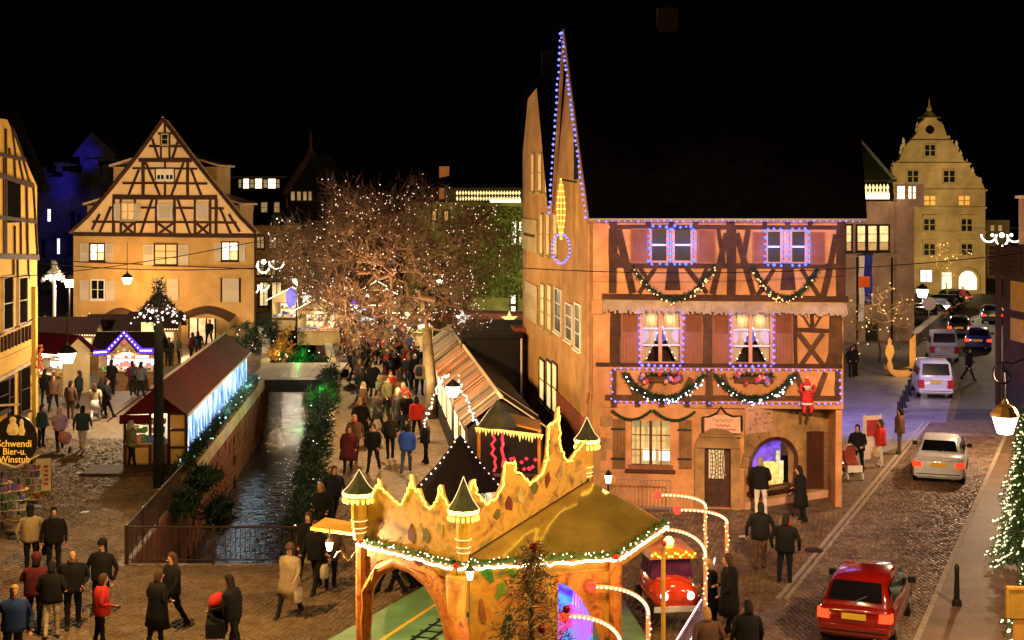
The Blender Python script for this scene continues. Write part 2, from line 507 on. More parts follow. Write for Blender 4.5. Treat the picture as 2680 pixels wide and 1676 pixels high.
def needles(mb, pts, rad, n, ln=0.12, w=0.012):
    "fir needles / sprigs as thin blades round a path"
    pts = [Vector(p) for p in pts]
    for _ in range(n):
        i = random.randrange(len(pts) - 1); t = random.random()
        c = pts[i].lerp(pts[i + 1], t)
        d = Vector((random.gauss(0, 1), random.gauss(0, 1), random.gauss(0, 1))).normalized()
        c = c + d * rad * random.uniform(0, 0.8)
        e = (d + Vector((random.gauss(0, .5), random.gauss(0, .5), random.gauss(0, .5)))).normalized()
        s = e.cross(Vector((random.random(), random.random(), random.random() + .1))).normalized() * w
        l = ln * random.uniform(.5, 1.2)
        mb._add([c - s, c + s, c + e * l], [(0, 1, 2)])

def text_mesh(par, body, fac_pt, u_dir, n_dir, size, mat, name='lettering', ext=0.008, font_scale_x=1.0, align='CENTER'):
    cu = bpy.data.curves.new(name, 'FONT'); cu.body = body; cu.size = size; cu.extrude = ext
    cu.align_x = align; cu.align_y = 'CENTER'; cu.resolution_u = 3
    o = bpy.data.objects.new(name, cu); COL.objects.link(o)
    dg = bpy.context.evaluated_depsgraph_get()
    me = bpy.data.meshes.new_from_object(o.evaluated_get(dg))
    bpy.data.objects.remove(o); bpy.data.curves.remove(cu)
    me.name = name
    u = Vector(u_dir).normalized(); n = Vector(n_dir).normalized(); z = n.cross(u)
    m = Matrix(((u.x * font_scale_x, z.x, n.x, fac_pt[0]), (u.y * font_scale_x, z.y, n.y, fac_pt[1]), (u.z * font_scale_x, z.z, n.z, fac_pt[2]), (0, 0, 0, 1)))
    me.materials.clear(); me.materials.append(mat)
    return inst(me, name, m, par)

# ================================================================== SETTING
CL = [(-10.3, 38.2), (-11.0, 48.0), (-11.95, 61.0), (-13.05, 76.0), (-16.4, 96.0), (-19.0, 108.0)]   # canal, left rim
CR = [(-5.6, 38.2), (-6.9, 48.0), (-8.0, 61.0), (-9.6, 76.0), (-12.6, 96.0), (-15.0, 108.0)]         # canal, right rim
WATER_Z = -2.4

M_PAVE = cobble_mat('worn cobble paving', (0.150, 0.098, 0.056), 6.5, 0.4, 0.65, 0.5)
M_PLAZA = pm('stone plaza flags', (0.30, 0.26, 0.24), 0.2, 1.5, 0.6, 0.2)
M_SETT = pm('granite sett', (0.205, 0.138, 0.098), 0.6, 3.1, 0.42, 0.3, fine=30)
M_SETT2 = pm('square sett', (0.180, 0.112, 0.056), 0.5, 2.3, 0.66, 0.35, fine=30)
M_ASPH = pm('worn asphalt', (0.085, 0.075, 0.07), 0.25, 2.0, 0.65, 0.3, fine=60)
M_KERB = pm('pale granite kerb', (0.42, 0.34, 0.26), 0.2, 4, 0.7, 0.2)
M_SAND = pm('red sandstone block', (0.17, 0.052, 0.03), 0.55, 3.0, 0.85, 0.5, fine=14)
M_COPE = pm('pale coping stone', (0.42, 0.38, 0.28), 0.25, 3.0, 0.8, 0.3)

mb = MB()
mb.poly([(-400, -30, 0), (400, -30, 0), (400, 38.2, 0), (-400, 38.2, 0)])
for i in range(len(CL) - 1):
    a, b = CL[i], CL[i + 1]; c, d = CR[i], CR[i + 1]
    mb.poly([(-400, a[1], 0), (a[0], a[1], 0), (b[0], b[1], 0), (-400, b[1], 0)])
    mb.poly([(c[0], c[1], 0), (400, c[1], 0), (400, d[1], 0), (d[0], d[1], 0)])
mb.poly([(-400, 108, 0), (400, 108, 0), (400, 900, 0), (-400, 900, 0)])
ground = mb.build('ground', M_PAVE); tag(ground, kind='structure')

# water of the canal
M_WATER = bpy.data.materials.new('dark canal water'); M_WATER.use_nodes = True
nt = M_WATER.node_tree; b = nt.nodes['Principled BSDF']
b.inputs['Base Color'].default_value = (0.006, 0.008, 0.009, 1); b.inputs['Roughness'].default_value = 0.15
b.inputs['Specular IOR Level'].default_value = 0.4
tc = nt.nodes.new('ShaderNodeTexCoord'); mp = nt.nodes.new('ShaderNodeMapping'); mp.inputs['Scale'].default_value = (1.1, 2.6, 1)
n1 = nt.nodes.new('ShaderNodeTexNoise'); n1.inputs['Scale'].default_value = 1.6; n1.inputs['Detail'].default_value = 4
bp = nt.nodes.new('ShaderNodeBump'); bp.inputs['Strength'].default_value = 0.7; bp.inputs['Distance'].default_value = 0.14
nt.links.new(tc.outputs['Object'], mp.inputs[0]); nt.links.new(mp.outputs[0], n1.inputs['Vector'])
nt.links.new(n1.outputs[0], bp.inputs['Height']); nt.links.new(bp.outputs[0], b.inputs['Normal'])
mb = MB()
for i in range(len(CL) - 1):
    a, b_ = CL[i], CL[i + 1]; c, d = CR[i], CR[i + 1]
    mb.poly([(a[0] - .05, a[1], WATER_Z), (c[0] + .05, c[1], WATER_Z), (d[0] + .05, d[1], WATER_Z), (b_[0] - .05, b_[1], WATER_Z)])
tag(mb.build('water', M_WATER), kind='structure')

# far asphalt road and the light plaza by the market hall
mb = MB()
mb.poly([(19.6, 63, .008), (26, 63, .008), (34, 80, .008), (44, 112, .008), (56, 160, .008), (44, 160, .008), (33.5, 112, .008), (25.5, 80, .008)])
tag(mb.build('asphalt_road', M_ASPH), kind='structure')
mb = MB()
mb.poly([(10.9, 50.2, .003), (18.3, 60.2, .003), (25.0, 80, .003), (29.0, 99, .003), (12.0, 99, .003), (11.0, 60, .003)])
tag(mb.build('plaza_pavement', M_PLAZA), kind='structure')

# ---- the sett-paved road, its pale edge stones, the raised pavement on its right
RD = Vector((0.387, 0.922, 0)).normalized(); RN = Vector((RD.y, -RD.x, 0))
R0 = Vector((10.8 + .42 * (20 - 44.5), 20, 0))
RW = 3.3
def rp(s, t, z=0.0): return R0 + RD * s + RN * t + Vector((0, 0, z))
mb = MB(); mb.poly([rp(-10, 0, .004), rp(-10, RW, .004), rp(46, RW, .004), rp(46, 0, .004)])
road = mb.build('road', M_PAVE); tag(road, kind='structure')
mb = MB()
mb.prism([rp(-10, RW + .14, 0), rp(-10, RW + 20, 0), rp(46, RW + 20, 0), rp(46, RW + .14, 0)], (0, 0, .1))
pav = mb.build('pavement', pm('brown pavement slabs', (0.20, 0.125, 0.07), 0.3, 1.1, 0.6, 0.4, fine=18)); tag(pav, kind='structure')
mbk = MB(); mbk.box(-.48, .48, -.07, .07, 0, .115)
kme = mbk.build('kerb_stone', M_KERB).data; bpy.data.objects.remove(bpy.data.objects['kerb_stone'])
mbk = MB(); mbk.box(-.48, .48, -.055, .055, 0, .022)
eme = mbk.build('edge_stone', M_KERB).data; bpy.data.objects.remove(bpy.data.objects['edge_stone'])
rot = Matrix.Rotation(math.atan2(RD.y, RD.x), 4, 'Z')
for i in range(40):
    inst(kme, 'kerb_stone', Matrix.Translation(rp(4 + i, RW + .07)) @ rot, road)
for i in range(30):
    for t in (0.0, -.2):
        m = Matrix.Translation(rp(16.5 + i, t)) @ rot @ Matrix.Rotation(random.uniform(-.01, .01), 4, 'Z')
        inst(eme, 'edge_stone', m, road)

# ---- setts and cobbles: real stones in the near part; the 300 that show largest are objects
def stone_field(origin, ux, uy, nu, nv, su, sv, seed, keep, gap=0.012):
    rng = np.random.default_rng(seed)
    I, J = np.meshgrid(np.arange(nu), np.arange(nv), indexing='ij')
    off = (J % 2) * 0.5
    cu = (I + off + rng.normal(0, .05, I.shape)) * su; cv = (J + rng.normal(0, .05, I.shape)) * sv
    cx = origin[0] + ux[0] * cu + uy[0] * cv; cy = origin[1] + ux[1] * cu + uy[1] * cv
    w = su / 2 - gap - rng.uniform(0, .012, I.shape); d = sv / 2 - gap - rng.uniform(0, .01, I.shape)
    h = rng.uniform(.014, .034, I.shape); tx = rng.normal(0, .008, I.shape); ty = rng.normal(0, .008, I.shape)
    a = np.stack([cx, cy, w, d, h, tx, ty], -1).reshape(-1, 7)
    return a[keep(a[:, 0], a[:, 1])]
def stones_mesh(a, ux, uy):
    n = len(a); V = np.zeros((n, 8, 3))
    sg = [(-1, -1), (1, -1), (1, 1), (-1, 1)]
    for k, (p, q) in enumerate(sg):
        for lev, (sh, z) in enumerate(((1.0, 0), (0.72, 1))):
            du = p * a[:, 2] * sh; dv = q * a[:, 3] * sh
            V[:, k + 4 * lev, 0] = a[:, 0] + ux[0] * du + uy[0] * dv
            V[:, k + 4 * lev, 1] = a[:, 1] + ux[1] * du + uy[1] * dv
            V[:, k + 4 * lev, 2] = 0.002 + (a[:, 4] + p * a[:, 5] + q * a[:, 6]) * z
    fb = np.array([(4, 5, 6, 7), (0, 1, 5, 4), (1, 2, 6, 5), (2, 3, 7, 6), (3, 0, 4, 7)])
    Fc = (np.arange(n)[:, None, None] * 8 + fb[None]).reshape(-1, 4)
    me = bpy.data.meshes.new('stones')
    me.vertices.add(n * 8); me.vertices.foreach_set('co', V.reshape(-1))
    me.loops.add(len(Fc) * 4); me.polygons.add(len(Fc))
    me.loops.foreach_set('vertex_index', Fc.reshape(-1))
    me.polygons.foreach_set('loop_start', np.arange(len(Fc)) * 4)
    me.update(calc_edges=True); me.validate()
    return me
def field(name, arr, ux, uy, mat, parent, nsolo):
    order = np.argsort(arr[:, 1]); vis = [i for i in order if abs(arr[i, 0]) < arr[i, 1] * .36 and arr[i, 1] > 31.3][:nsolo]
    rest = np.ones(len(arr), bool); rest[vis] = False
    me = stones_mesh(arr[rest], ux, uy); me.materials.append(mat)
    o = bpy.data.objects.new(name + 's', me); COL.objects.link(o); o.parent = parent; o['kind'] = 'stuff'
    base = np.array([[0, 0, .5, .5, 1.0, 0, 0]]); one = stones_mesh(base, ux, uy); one.materials.append(mat)
    for i in vis:
        x, y, w, d, h = arr[i, :5]
        q = bpy.data.objects.new(name, one); COL.objects.link(q); q.parent = parent
        ang = math.atan2(ux[1], ux[0])
        rm = Matrix.Rotation(ang, 4, 'Z')
        q.matrix_basis = Matrix.Translation((x, y, 0.0)) @ (rm @ Matrix.Diagonal((w * 2, d * 2, h, 1)) @ rm.inverted())
RDt = (RD.x, RD.y); RNt = (RN.x, RN.y)
def on_road(x, y): 
    t = (x - R0.x) * RN.x + (y - R0.y) * RN.y
    return (t > .06) & (t < RW - .03) & (y > 30.5) & (y < 62)
a = stone_field(rp(6, 0), RNt, RDt, 22, 300, .155, .125, 3, on_road)
field('sett', a, RNt, RDt, M_SETT, road, 150)
def on_square(x, y):
    t = (x - R0.x) * RN.x + (y - R0.y) * RN.y
    canal = (y > 38.0) & (x > -10.3 - (y - 38.2) * .0725 - .3) & (x < -5.2 - (y - 38.2) * .13 + .4)
    return (t < -.32) & ~canal & (y > 30.5) & ((y < 46) | ((x < -10) & (y < 58))) & (x > -.37 * y) & ~((x > 2.2) & (y > 44.4))
ca, sa = math.cos(.3), math.sin(.3)
a = stone_field((-22, 12, 0), (ca, sa), (-sa, ca), 240, 370, .17, .14, 5, on_square)
field('cobblestone', a, (ca, sa), (-sa, ca), M_SETT2, ground, 150)

# ---- canal walls of sandstone blocks, coping on top
def canal_wall(rim, side, label, blocks):
    root = thing('canal_wall', (rim[0][0], rim[0][1], 0), label, 'wall')
    mb = MB()
    for i in range(len(rim) - 1):
        a = Vector((*rim[i], 0)); c = Vector((*rim[i + 1], 0)); n = Vector((c - a).cross(Vector((0, 0, 1)))).normalized() * side
        mb.hexa([a + Vector((0, 0, -3)) + n * .06, c + Vector((0, 0, -3)) + n * .06, c + Vector((0, 0, -3)) + n * .5, a + Vector((0, 0, -3)) + n * .5,
                 a + Vector((0, 0, -.01)) + n * .06, c + Vector((0, 0, -.01)) + n * .06, c + Vector((0, 0, -.01)) + n * .5, a + Vector((0, 0, -.01)) + n * .5])
    mb.build('masonry_core', M_SAND, root)
    if blocks:
        hb = MB(); hb.box(-.5, .5, -.03, .07, -.5, .5); o = hb.build('block', M_SAND); bme = o.data; bpy.data.objects.remove(o)
        for i in range(3):
            a = Vector((*rim[i], 0)); c = Vector((*rim[i + 1], 0)); d = c - a; ln = d.length; n = int(ln / .95)
            rm = Matrix.Rotation(math.atan2(d.y, d.x), 4, 'Z')
            for row in range(6):
                z = -.22 - row * .42
                for k in range(n):
                    s = (k + .5 + (row % 2) * .5) / n
                    if s > 1 - .4 / n: continue
                    L = ln / n
                    m = Matrix.Translation(a + d * s + Vector((0, 0, z))) @ rm @ Matrix.Rotation(math.pi if side > 0 else 0, 4, 'Z') @ Matrix.Translation((0, random.uniform(-.03, .03), 0)) @ Matrix.Diagonal((L * .97, 1, .40, 1))
                    inst(bme, 'block', m, root)
    for i in range(len(rim) - 1):
        a = Vector((*rim[i], 0)); c = Vector((*rim[i + 1], 0)); d = (c - a); n = max(1, int(d.length / 1.6)); nn = d.cross(Vector((0, 0, 1))).normalized() * side
        for k in range(n):
            p = a + d * (k / n); q = a + d * ((k + .985) / n)
            mb = MB(); mb.hexa([p - nn * .1, q - nn * .1, q + nn * .45, p + nn * .45] + [v + Vector((0, 0, .5 if i < 3 else .15)) for v in (p - nn * .06, q - nn * .06, q + nn * .41, p + nn * .41)])
            mb.build('coping_stone', M_COPE, root)
    return root
canal_wall(CL[1:], -1, 'red sandstone canal wall with pale parapet behind the blue lit stall', True)
canal_wall(CR, 1, 'canal wall along the crowded promenade', False)
# the quay end nearest the camera
mb = MB(); mb.box(-10.35, -5.55, 37.8, 38.2, -3, -.004)
t = thing('quay_wall', (-8, 38, 0), 'low stone quay wall closing the near end of the canal', 'wall'); mb.build('masonry', M_SAND, t)
mb = MB(); mb.box(-11.1, -10.3, 38.2, 48.0, -3, -.004)
mb2 = MB(); mb2.hexa([(-10.34, 38.2, -3), (-10.26, 38.2, -3), (-10.96, 48, -3), (-11.04, 48, -3), (-10.34, 38.2, -.01), (-10.26, 38.2, -.01), (-10.96, 48, -.01), (-11.04, 48, -.01)])
mb2.build('side_masonry', M_SAND, t)

# iron railings round the near end
def railing(pts, label, h=1.0, step=.13, mat=M_BLACK):
    root = thing('railing', pts[0], label, 'railing')
    for i in range(len(pts) - 1):
        a = Vector(pts[i]); c = Vector(pts[i + 1]); d = c - a; n = max(1, int(d.length / 1.9))
        for k in range(n + 1):
            mb = MB(); p = a + d * (k / n); mb.tube([p, p + Vector((0, 0, h + .06))], .035, 6); mb.build('post', mat, root)
        mb = MB(); up = Vector((0, 0, 1))
        mb.tube([a + up * h, c + up * h], .03, 6); mb.tube([a + up * .12, c + up * .12], .02, 5)
        mb.build('rail', mat, root)
        mb = MB(); m = int(d.length / step)
        for k in range(1, m):
            p = a + d * (k / m); mb.tube([p + up * .12, p + up * h], .011, 4, False)
        mb.build('bars', mat, root, kind='stuff')
    return root
M_RAIL = pm('brown iron railing', (0.05, 0.028, 0.018), 0.2, 8, 0.45, 0.05)
railing([(-10.9, 47.2, 0), (-10.35, 38.1, 0)], 'black iron railing running down the left rim of the canal', mat=M_RAIL)
railing([(-10.3, 38.1, 0), (-5.7, 38.1, 0)], 'iron railing across the near end of the canal', mat=M_RAIL)

# foot bridge
br = thing('foot_bridge', (-11.4, 76, 0), 'flat white metal footbridge across the canal', 'bridge')
M_DECK = pm('white metal deck', (0.62, 0.60, 0.58), 0.12, 1.5, 0.45, 0.1)
for k in range(3):
    x0 = -13.6 + k * 1.5; mb = MB(); mb.hexa([(x0, 73.6, .42), (x0 + 1.47, 73.6, .42), (x0 + 1.47, 79, .55), (x0, 79, .55), (x0, 73.6, .55), (x0 + 1.47, 73.6, .55), (x0 + 1.47, 79, .68), (x0, 79, .68)])
    mb.build('deck_panel', M_DECK, br)
mb = MB(); mb.box(-13.7, -9.0, 73.7, 74.0, -.25, .41); mb.build('beam', M_BLACK, br)
mb = MB(); mb.box(-13.7, -9.0, 78.2, 78.5, -.25, .41); mb.build('beam', M_BLACK, br)

# ================================================================== MAIN HALF-TIMBERED HOUSE
M_SALM = pm('salmon plaster', (0.56, 0.265, 0.125), 0.28, 1.6, 0.9, 0.25, fine=25)
M_OCHRE = pm('ochre plaster', (0.44, 0.24, 0.085), 0.26, 1.3, 0.9, 0.25, fine=25)
M_STONE = pm('ochre dressed stone', (0.38, 0.225, 0.10), 0.35, 2.2, 0.85, 0.4, fine=12)
M_SHUT = pm('red brown shutter paint', (0.24, 0.085, 0.045), 0.15, 4, 0.7, 0.1)
M_DOOR = pm('dark carved door wood', (0.07, 0.022, 0.012), 0.35, 5, 0.5, 0.3)
M_CREAM = pm('cream fringe tiles', (0.48, 0.36, 0.25), 0.25, 4, 0.8, 0.3)
M_CURT = pm('cream curtain', (0.55, 0.47, 0.28), 0.15, 6, 0.9, 0.1, stretch=(6, 6, .4))
ZA = zoomer(1340, 540, .3722)
ZB = zoomer(1500, 1020, .29777)
ID = lambda x, y: (x, y)
YA, YB = 45.4, 44.9
fa = Fac(((1552 - 1340) / FPX * YA, YA), ((2207 - 1340) / FPX * YB, YB))
house = thing('half_timbered_house', fa.A, 'big salmon half-timbered house outlined with blue lights beside the road', 'house', rz=fa.rz)
def zr(x0, x1, y0, y1, off=0.0, f=None, Z=None):
    f = f or fa; Z = Z or ZA
    p = Z(x0, y0); q = Z(x1, y1)
    return f.rect(p[0], q[0], p[1], q[1], off)
z_eave = fa.uz(*ZA(1400, 70))[1]; z_mid = fa.uz(*ZA(1400, 690))[1]; z_bot = fa.uz(*ZA(1400, 1420))[1]
UR = fa.L
W2 = [zr(985, 1085, 165, 382), zr(1145, 1255, 165, 382), zr(1800, 1885, 180, 392), zr(1970, 2058, 180, 392)]
W1 = [zr(918, 1030, 745, 1095), zr(1055, 1180, 745, 1095), zr(1558, 1665, 755, 1100), zr(1690, 1815, 755, 1100)]
wall_holes(house, fa, 0, UR, z_mid, z_eave, W2, M_SALM, .25)
wall_holes(house, fa, 0, UR, z_bot, z_mid - .002, W1, M_SALM, .25)
# underside of the jetty
mb = MB(); mb.poly([fa.pt(0, z_bot), fa.pt(UR, z_bot), fa.pt(UR, z_bot, -1.6), fa.pt(0, z_bot, -1.6)]); mb.build('jetty_underside', M_TIMBER2, house)
# windows
M_BLUEF = pm('pale window frame', (0.62, 0.56, 0.52), 0.05, 8, 0.5, 0.0)
for r in W2: window(house, fa, r, 1, 2, M_BLUEF, M_GLASS, .05, -.08, False, bars=.05)
M_ROOM = pm('dark room backing', (.03, .015, .01), .3, 2, .9, 0)
M_NET = bpy.data.materials.new('net curtain glass'); M_NET.use_nodes = True
_nt = M_NET.node_tree; _nt.nodes.remove(_nt.nodes['Principled BSDF']); _mx = _nt.nodes.new('ShaderNodeMixShader'); _tr = _nt.nodes.new('ShaderNodeBsdfTransparent'); _gl = _nt.nodes.new('ShaderNodeBsdfGlossy')
_gl.inputs['Roughness'].default_value = .05; _mx.inputs[0].default_value = .07; _nt.links.new(_tr.outputs[0], _mx.inputs[1]); _nt.links.new(_gl.outputs[0], _mx.inputs[2]); _nt.links.new(_mx.outputs[0], _nt.nodes['Material Output'].inputs[0])
for r in W1: window(house, fa, r, 1, 3, M_BLUEF, M_NET, .05, -.08, False, bars=.045)
# curtains, looped back, and a dark sheet painted as the unlit room behind
for (a, b_) in ((W1[0], W1[1]), (W1[2], W1[3])):
    u0, u1, z0, z1 = a[0], b_[1], a[2], a[3]; um = (a[1] + b_[0]) / 2
    mb = MB(); mb.poly([fa.pt(u0 - .2, z0 - .2, -.9), fa.pt(u1 + .2, z0 - .2, -.9), fa.pt(u1 + .2, z1 + .2, -.9), fa.pt(u0 - .2, z1 + .2, -.9)]); mb.build('room_backing', M_ROOM, house)
    for sgn, e in ((1, u0), (-1, u1)):
        mb = MB(); n = 14; rows = 9; rings = []
        for j in range(rows):
            t = j / (rows - 1); z = z1 - (z1 - z0) * t
            wd = (um - u0) * (1.0 - .95 * t ** 1.6) + .08
            rings.append([fa.pt(e + sgn * wd * i / n, z, -.3 + .03 * math.sin(i * 2.4)) for i in range(n + 1)])
        mb.loft(rings, False, False); mb.build('curtain', M_CURT, house, True)
        lamp('curtain_light', 'POINT', fa.pt(e + sgn * .3, z1 - .25, -.17), 2.2, (1, .8, .4), .05)  # unseen lamp added between pane and curtain for a room-lit look
    pts = []
    for sgn, e in ((1, u0), (-1, u1)):
        pts.append([fa.pt(e + sgn * ((um - u0) * (1.0 - .95 * (t / 8) ** 1.6) + .06), z1 - (z1 - z0) * t / 8, -.22) for t in range(9)])
    string_lights('curtain_lights', pts, 'warm fairy lights following the looped curtains in the %s first floor window' % ('dark-centred' if a is W1[0] else 'lantern-reflecting'), E_WARMB, .022, .16, .004, .006)
r = zr(1700, 1775, 848, 892)  # lantern reflection in the pane, built as a glowing body inside
refl = thing('lantern_reflection', fa.pt((r[0] + r[1]) / 2, r[2], -.55), 'white lantern-reflection shade seen through the first floor window', 'reflection')
mb = MB(); mb.lathe(fa.pt((r[0] + r[1]) / 2, r[2], -.55), [(.10, 0), (.2, r[3] - r[2]), (.19, r[3] - r[2] + .02)], 12); mb.build('glint', em('lit shade', (1, .9, .75), 3), refl)
mb = MB(); mb.tube([fa.pt((r[0] + r[1]) / 2, r[3], -.55), fa.pt((r[0] + r[1]) / 2, r[3] + .9, -.55)], .01, 4); mb.build('cord', M_BLACK, refl)
# shutters
for q in ((835, 958, 155, 402), (1302, 1430, 162, 404), (1692, 1788, 180, 402), (2096, 2200, 182, 410)): shutter(house, fa, zr(*q), M_SHUT, 16)
for q in ((765, 895, 735, 1112), (1207, 1340, 735, 1112), (1408, 1532, 748, 1120), (1843, 1976, 748, 1120)): shutter(house, fa, zr(*q), M_SHUT, 16, half=.58)
# timber frame, one beam at a time
B = lambda *q, **k: beam(house, fa, ZA, *q, wsc=1.18, **k)
px = .3722
for x in (710, 957, 1120, 1290, 1538, 1775, 1938, 2095, 2318): B(x, 76, x, 135, (48 if x in (710, 1538, 2318) else 27) * px, out=.06)
B(690, 146, 2340, 150, 26 * px, out=.05)
B(710, 158, 708, 612, 48 * px); B(2316, 160, 2312, 640, 52 * px); B(1543, 160, 1543, 630, 58 * px)
for q in ((748, 165, 848, 612, 42), (735, 335, 765, 420, 24), (1508, 190, 1408, 618, 38), (1578, 190, 1696, 622, 38), (1660, 165, 1622, 400, 30), (2285, 200, 2188, 640, 38), (1450, 165, 1490, 400, 22)):
    B(*q[:4], q[4] * px, out=.045)
B(735, 415, 2290, 422, 30 * px, out=.055)
for q in ((1010, 432, 893, 612, 26), (1225, 432, 1372, 612, 30), (900, 432, 960, 520, 22), (1370, 432, 1330, 520, 22), (1840, 440, 1725, 632, 26), (2035, 440, 2158, 635, 26), (1705, 440, 1760, 540, 22), (2150, 440, 2075, 540, 22)):
    B(*q[:4], q[4] * px, out=.045)
for cx in (1130, 1940):
    a = [fa.uz(*ZA(*p)) for p in ((cx - 38, 432), (cx + 38, 432), (cx + 55, 590), (cx - 55, 590))]
    mb = MB(); mb.prism([fa.pt(u, z, 0) for u, z in a], fa.n * .06); mb.build('beam', M_TIMBER, house)
B(635, 634, 2362, 655, 34 * px, out=.10)
B(725, 722, 728, 1110, 66 * px); B(1375, 720, 1377, 1120, 58 * px, M_TIMBER2); B(1990, 722, 1994, 1125, 24 * px); B(2280, 722, 2272, 1128, 78 * px, M_TIMBER2)
B(2004, 870, 2242, 876, 26 * px, out=.045); B(2108, 738, 2110, 860, 22 * px)
for q in ((2012, 892, 2190, 1120, 30), (2186, 892, 2030, 1120, 30), (2250, 980, 2215, 1120, 26), (2030, 745, 2095, 850, 14), (2190, 745, 2125, 850, 14)): B(*q[:4], q[4] * px, M_TIMBER2, out=.045)
B(590, 1112, 2320, 1124, 22 * px, out=.09)
B(655, 1345, 2312, 1352, 30 * px, M_TIMBER2, out=.07)
for x in (718, 882, 1050, 1230, 1383): B(x, 1362, x, 1412, 34 * px, M_TIMBER2, out=.06)
B(1385, 1150, 1385, 1330, 40 * px, M_TIMBER2); B(720, 1150, 720, 1330, 26 * px, M_TIMBER2); B(2290, 1150, 2288, 1340, 34 * px, M_TIMBER2)
for q in ((805, 1175, 872, 1330, 36), (1262, 1210, 1192, 1330, 34), (985, 1240, 945, 1330, 26), (1480, 1180, 1545, 1330, 30), (1960, 1190, 1895, 1335, 34), (1990, 1165, 2062, 1340, 36), (2205, 1170, 2138, 1335, 34)): B(*q[:4], q[4] * px, M_TIMBER2, out=.045)
# pent strip with its ragged fringe between the storeys
mb = MB(); a = fa.uz(*ZA(640, 662)); c = fa.uz(*ZA(2352, 690)); hgt = .36; n = 110
for i in range(n):
    t0, t1 = i / n, (i + .93) / n; u0 = a[0] + (c[0] - a[0]) * t0; u1 = a[0] + (c[0] - a[0]) * t1; z = a[1] + (c[1] - a[1]) * t0
    d = hgt * random.uniform(.75, 1.1)
    mb.hexa([fa.pt(u0, z - d, .28), fa.pt(u1, z - d, .28), fa.pt(u1, z - d, .32), fa.pt(u0, z - d, .32), fa.pt(u0, z, .02), fa.pt(u1, z, .02), fa.pt(u1, z + .03, .06), fa.pt(u0, z + .03, .06)])
mb.build('fringe_tiles', M_CREAM, house, kind='stuff')
mb = MB(); fa.box(mb, a[0] - .35, a[0] - .01, a[1] - .42, a[1] + .02, 0, .16); mb.build('bracket', M_SALM, house)

# ---- ground floor: set back, its right half turned
GB = [G(1556, 1322), G(1852, 1333), G(1947, 1334), G(2180, 1298)]
fg = Fac(GB[0], GB[2]); fr = Fac(GB[2], GB[3])
zg = lambda *q: zr(*q, f=fg, Z=ZB)
wg = zg(512, 850, 275, 668); dg_ = zg(1155, 1385, 515, 1030)
holes = [wg, (dg_[0], dg_[1], 0.02, dg_[3])]
wall_holes(house, fg, 0, fg.L, 0, z_bot + .01, holes, M_SALM, .3)
um = (wg[0] + wg[1]) / 2
window(house, fg, (wg[0], um - .05, wg[2], wg[3]), 2, 3, pm('brown window oak', (.16, .075, .03), .2, 5, .6, .1), M_NET, .09, -.12, False, bars=.025)
window(house, fg, (um + .05, wg[1], wg[2], wg[3]), 2, 3, MATS['brown window oak'], M_NET, .09, -.12, False, bars=.025)
mb = MB(); mb.poly([fg.pt(wg[0] - .5, wg[2] - .3, -1.1), fg.pt(wg[1] + .5, wg[2] - .3, -1.1), fg.pt(wg[1] + .5, wg[3] + .3, -1.1), fg.pt(wg[0] - .5, wg[3] + .3, -1.1)]); mb.build('room_backing', em('shop room', (1.0, .70, .28), .55, dim=.7, scale=2.0), house)  # glowing sheet carries the light of the shop room
for k in range(2):
    c = (wg[0] + .35, um + .25)[k]
    mb = MB(); fg.box(mb, c, c + .38, wg[2] + .1, wg[2] + .42, -.6, -.35); mb.build('display_box', em('lit display', (1, .85, .55), 2.0), house)
mb = MB(); fg.box(mb, wg[0] - .18, wg[1] + .18, wg[2] - .22, wg[2] - .12, 0, .12); mb.build('sill', M_DOOR, house)
mb = MB(); fg.box(mb, wg[0] - .1, wg[1] + .1, wg[2] - .12, wg[2] + .02, .003, .05); mb.build('sill', M_SHUT, house)
M_PSH = pm('plank shutter wood', (.20, .10, .04), .25, 4, .75, .2)
for q in ((350, 460, 258, 692), (932, 1042, 268, 694)):
    s = shutter(house, fg, zg(*q), M_PSH, plank=True)
    r = zg(*q)
    for t in (.2, .8):
        mb = MB(); z = r[2] + (r[3] - r[2]) * t; fg.box(mb, r[0] - .05, r[1], z - .03, z + .03, .062, .075); mb.build('hinge', M_BLACK, s)
# corner stones
for k in range(12):
    z = k * .36; w = .55 if k % 2 else .38
    if z + .34 > z_bot: break
    mb = MB(); fg.box(mb, -.03, w, z + .01, z + .345, -.3, .035); mb.build('corner_stone', M_STONE if k % 3 else M_SALM, house)
# door and its stone surround
mb = MB(); fg.box(mb, dg_[0] + .02, dg_[1] - .02, .05, dg_[3] - .02, -.24, -.17); door = mb.build('door', M_DOOR, house)
g = zg(1188, 1330, 535, 790)
mb = MB(); fg.box(mb, g[0], g[1], g[2], g[3], -.168, -.155); mb.build('door_glass', em('door glass glow', (1, .8, .5), .22, dim=.6, scale=8), door)
mb = MB()
for k in range(6):
    u = g[0] + (g[1] - g[0]) * k / 5; mb.tube([fg.pt(u, g[2], -.14), fg.pt(u + .05 * math.sin(k), (g[2] + g[3]) / 2, -.14), fg.pt(u, g[3], -.14)], .012, 4)
for k in range(7):
    z = g[2] + (g[3] - g[2]) * (k + .5) / 7
    pts = [fg.pt((g[0] + g[1]) / 2 + (g[1] - g[0]) * .4 * math.cos(t), z + .09 * math.sin(2 * t), -.138) for t in [i * .4 for i in range(17)]]
    mb.tube(pts, .008, 3)
mb.build('iron_grille', M_BLACK, door)
mb = MB()
for (a0, a1, b0, b1) in ((.12, .88, .12, .34),):
    for e in (0, 1):
        u0 = dg_[0] + (dg_[1] - dg_[0]) * (.1 + .42 * e); u1 = u0 + (dg_[1] - dg_[0]) * .36
        fg.box(mb, u0, u1, .25, g[2] - .15, -.17, -.13)
mb.build('door_panel', M_DOOR, door)
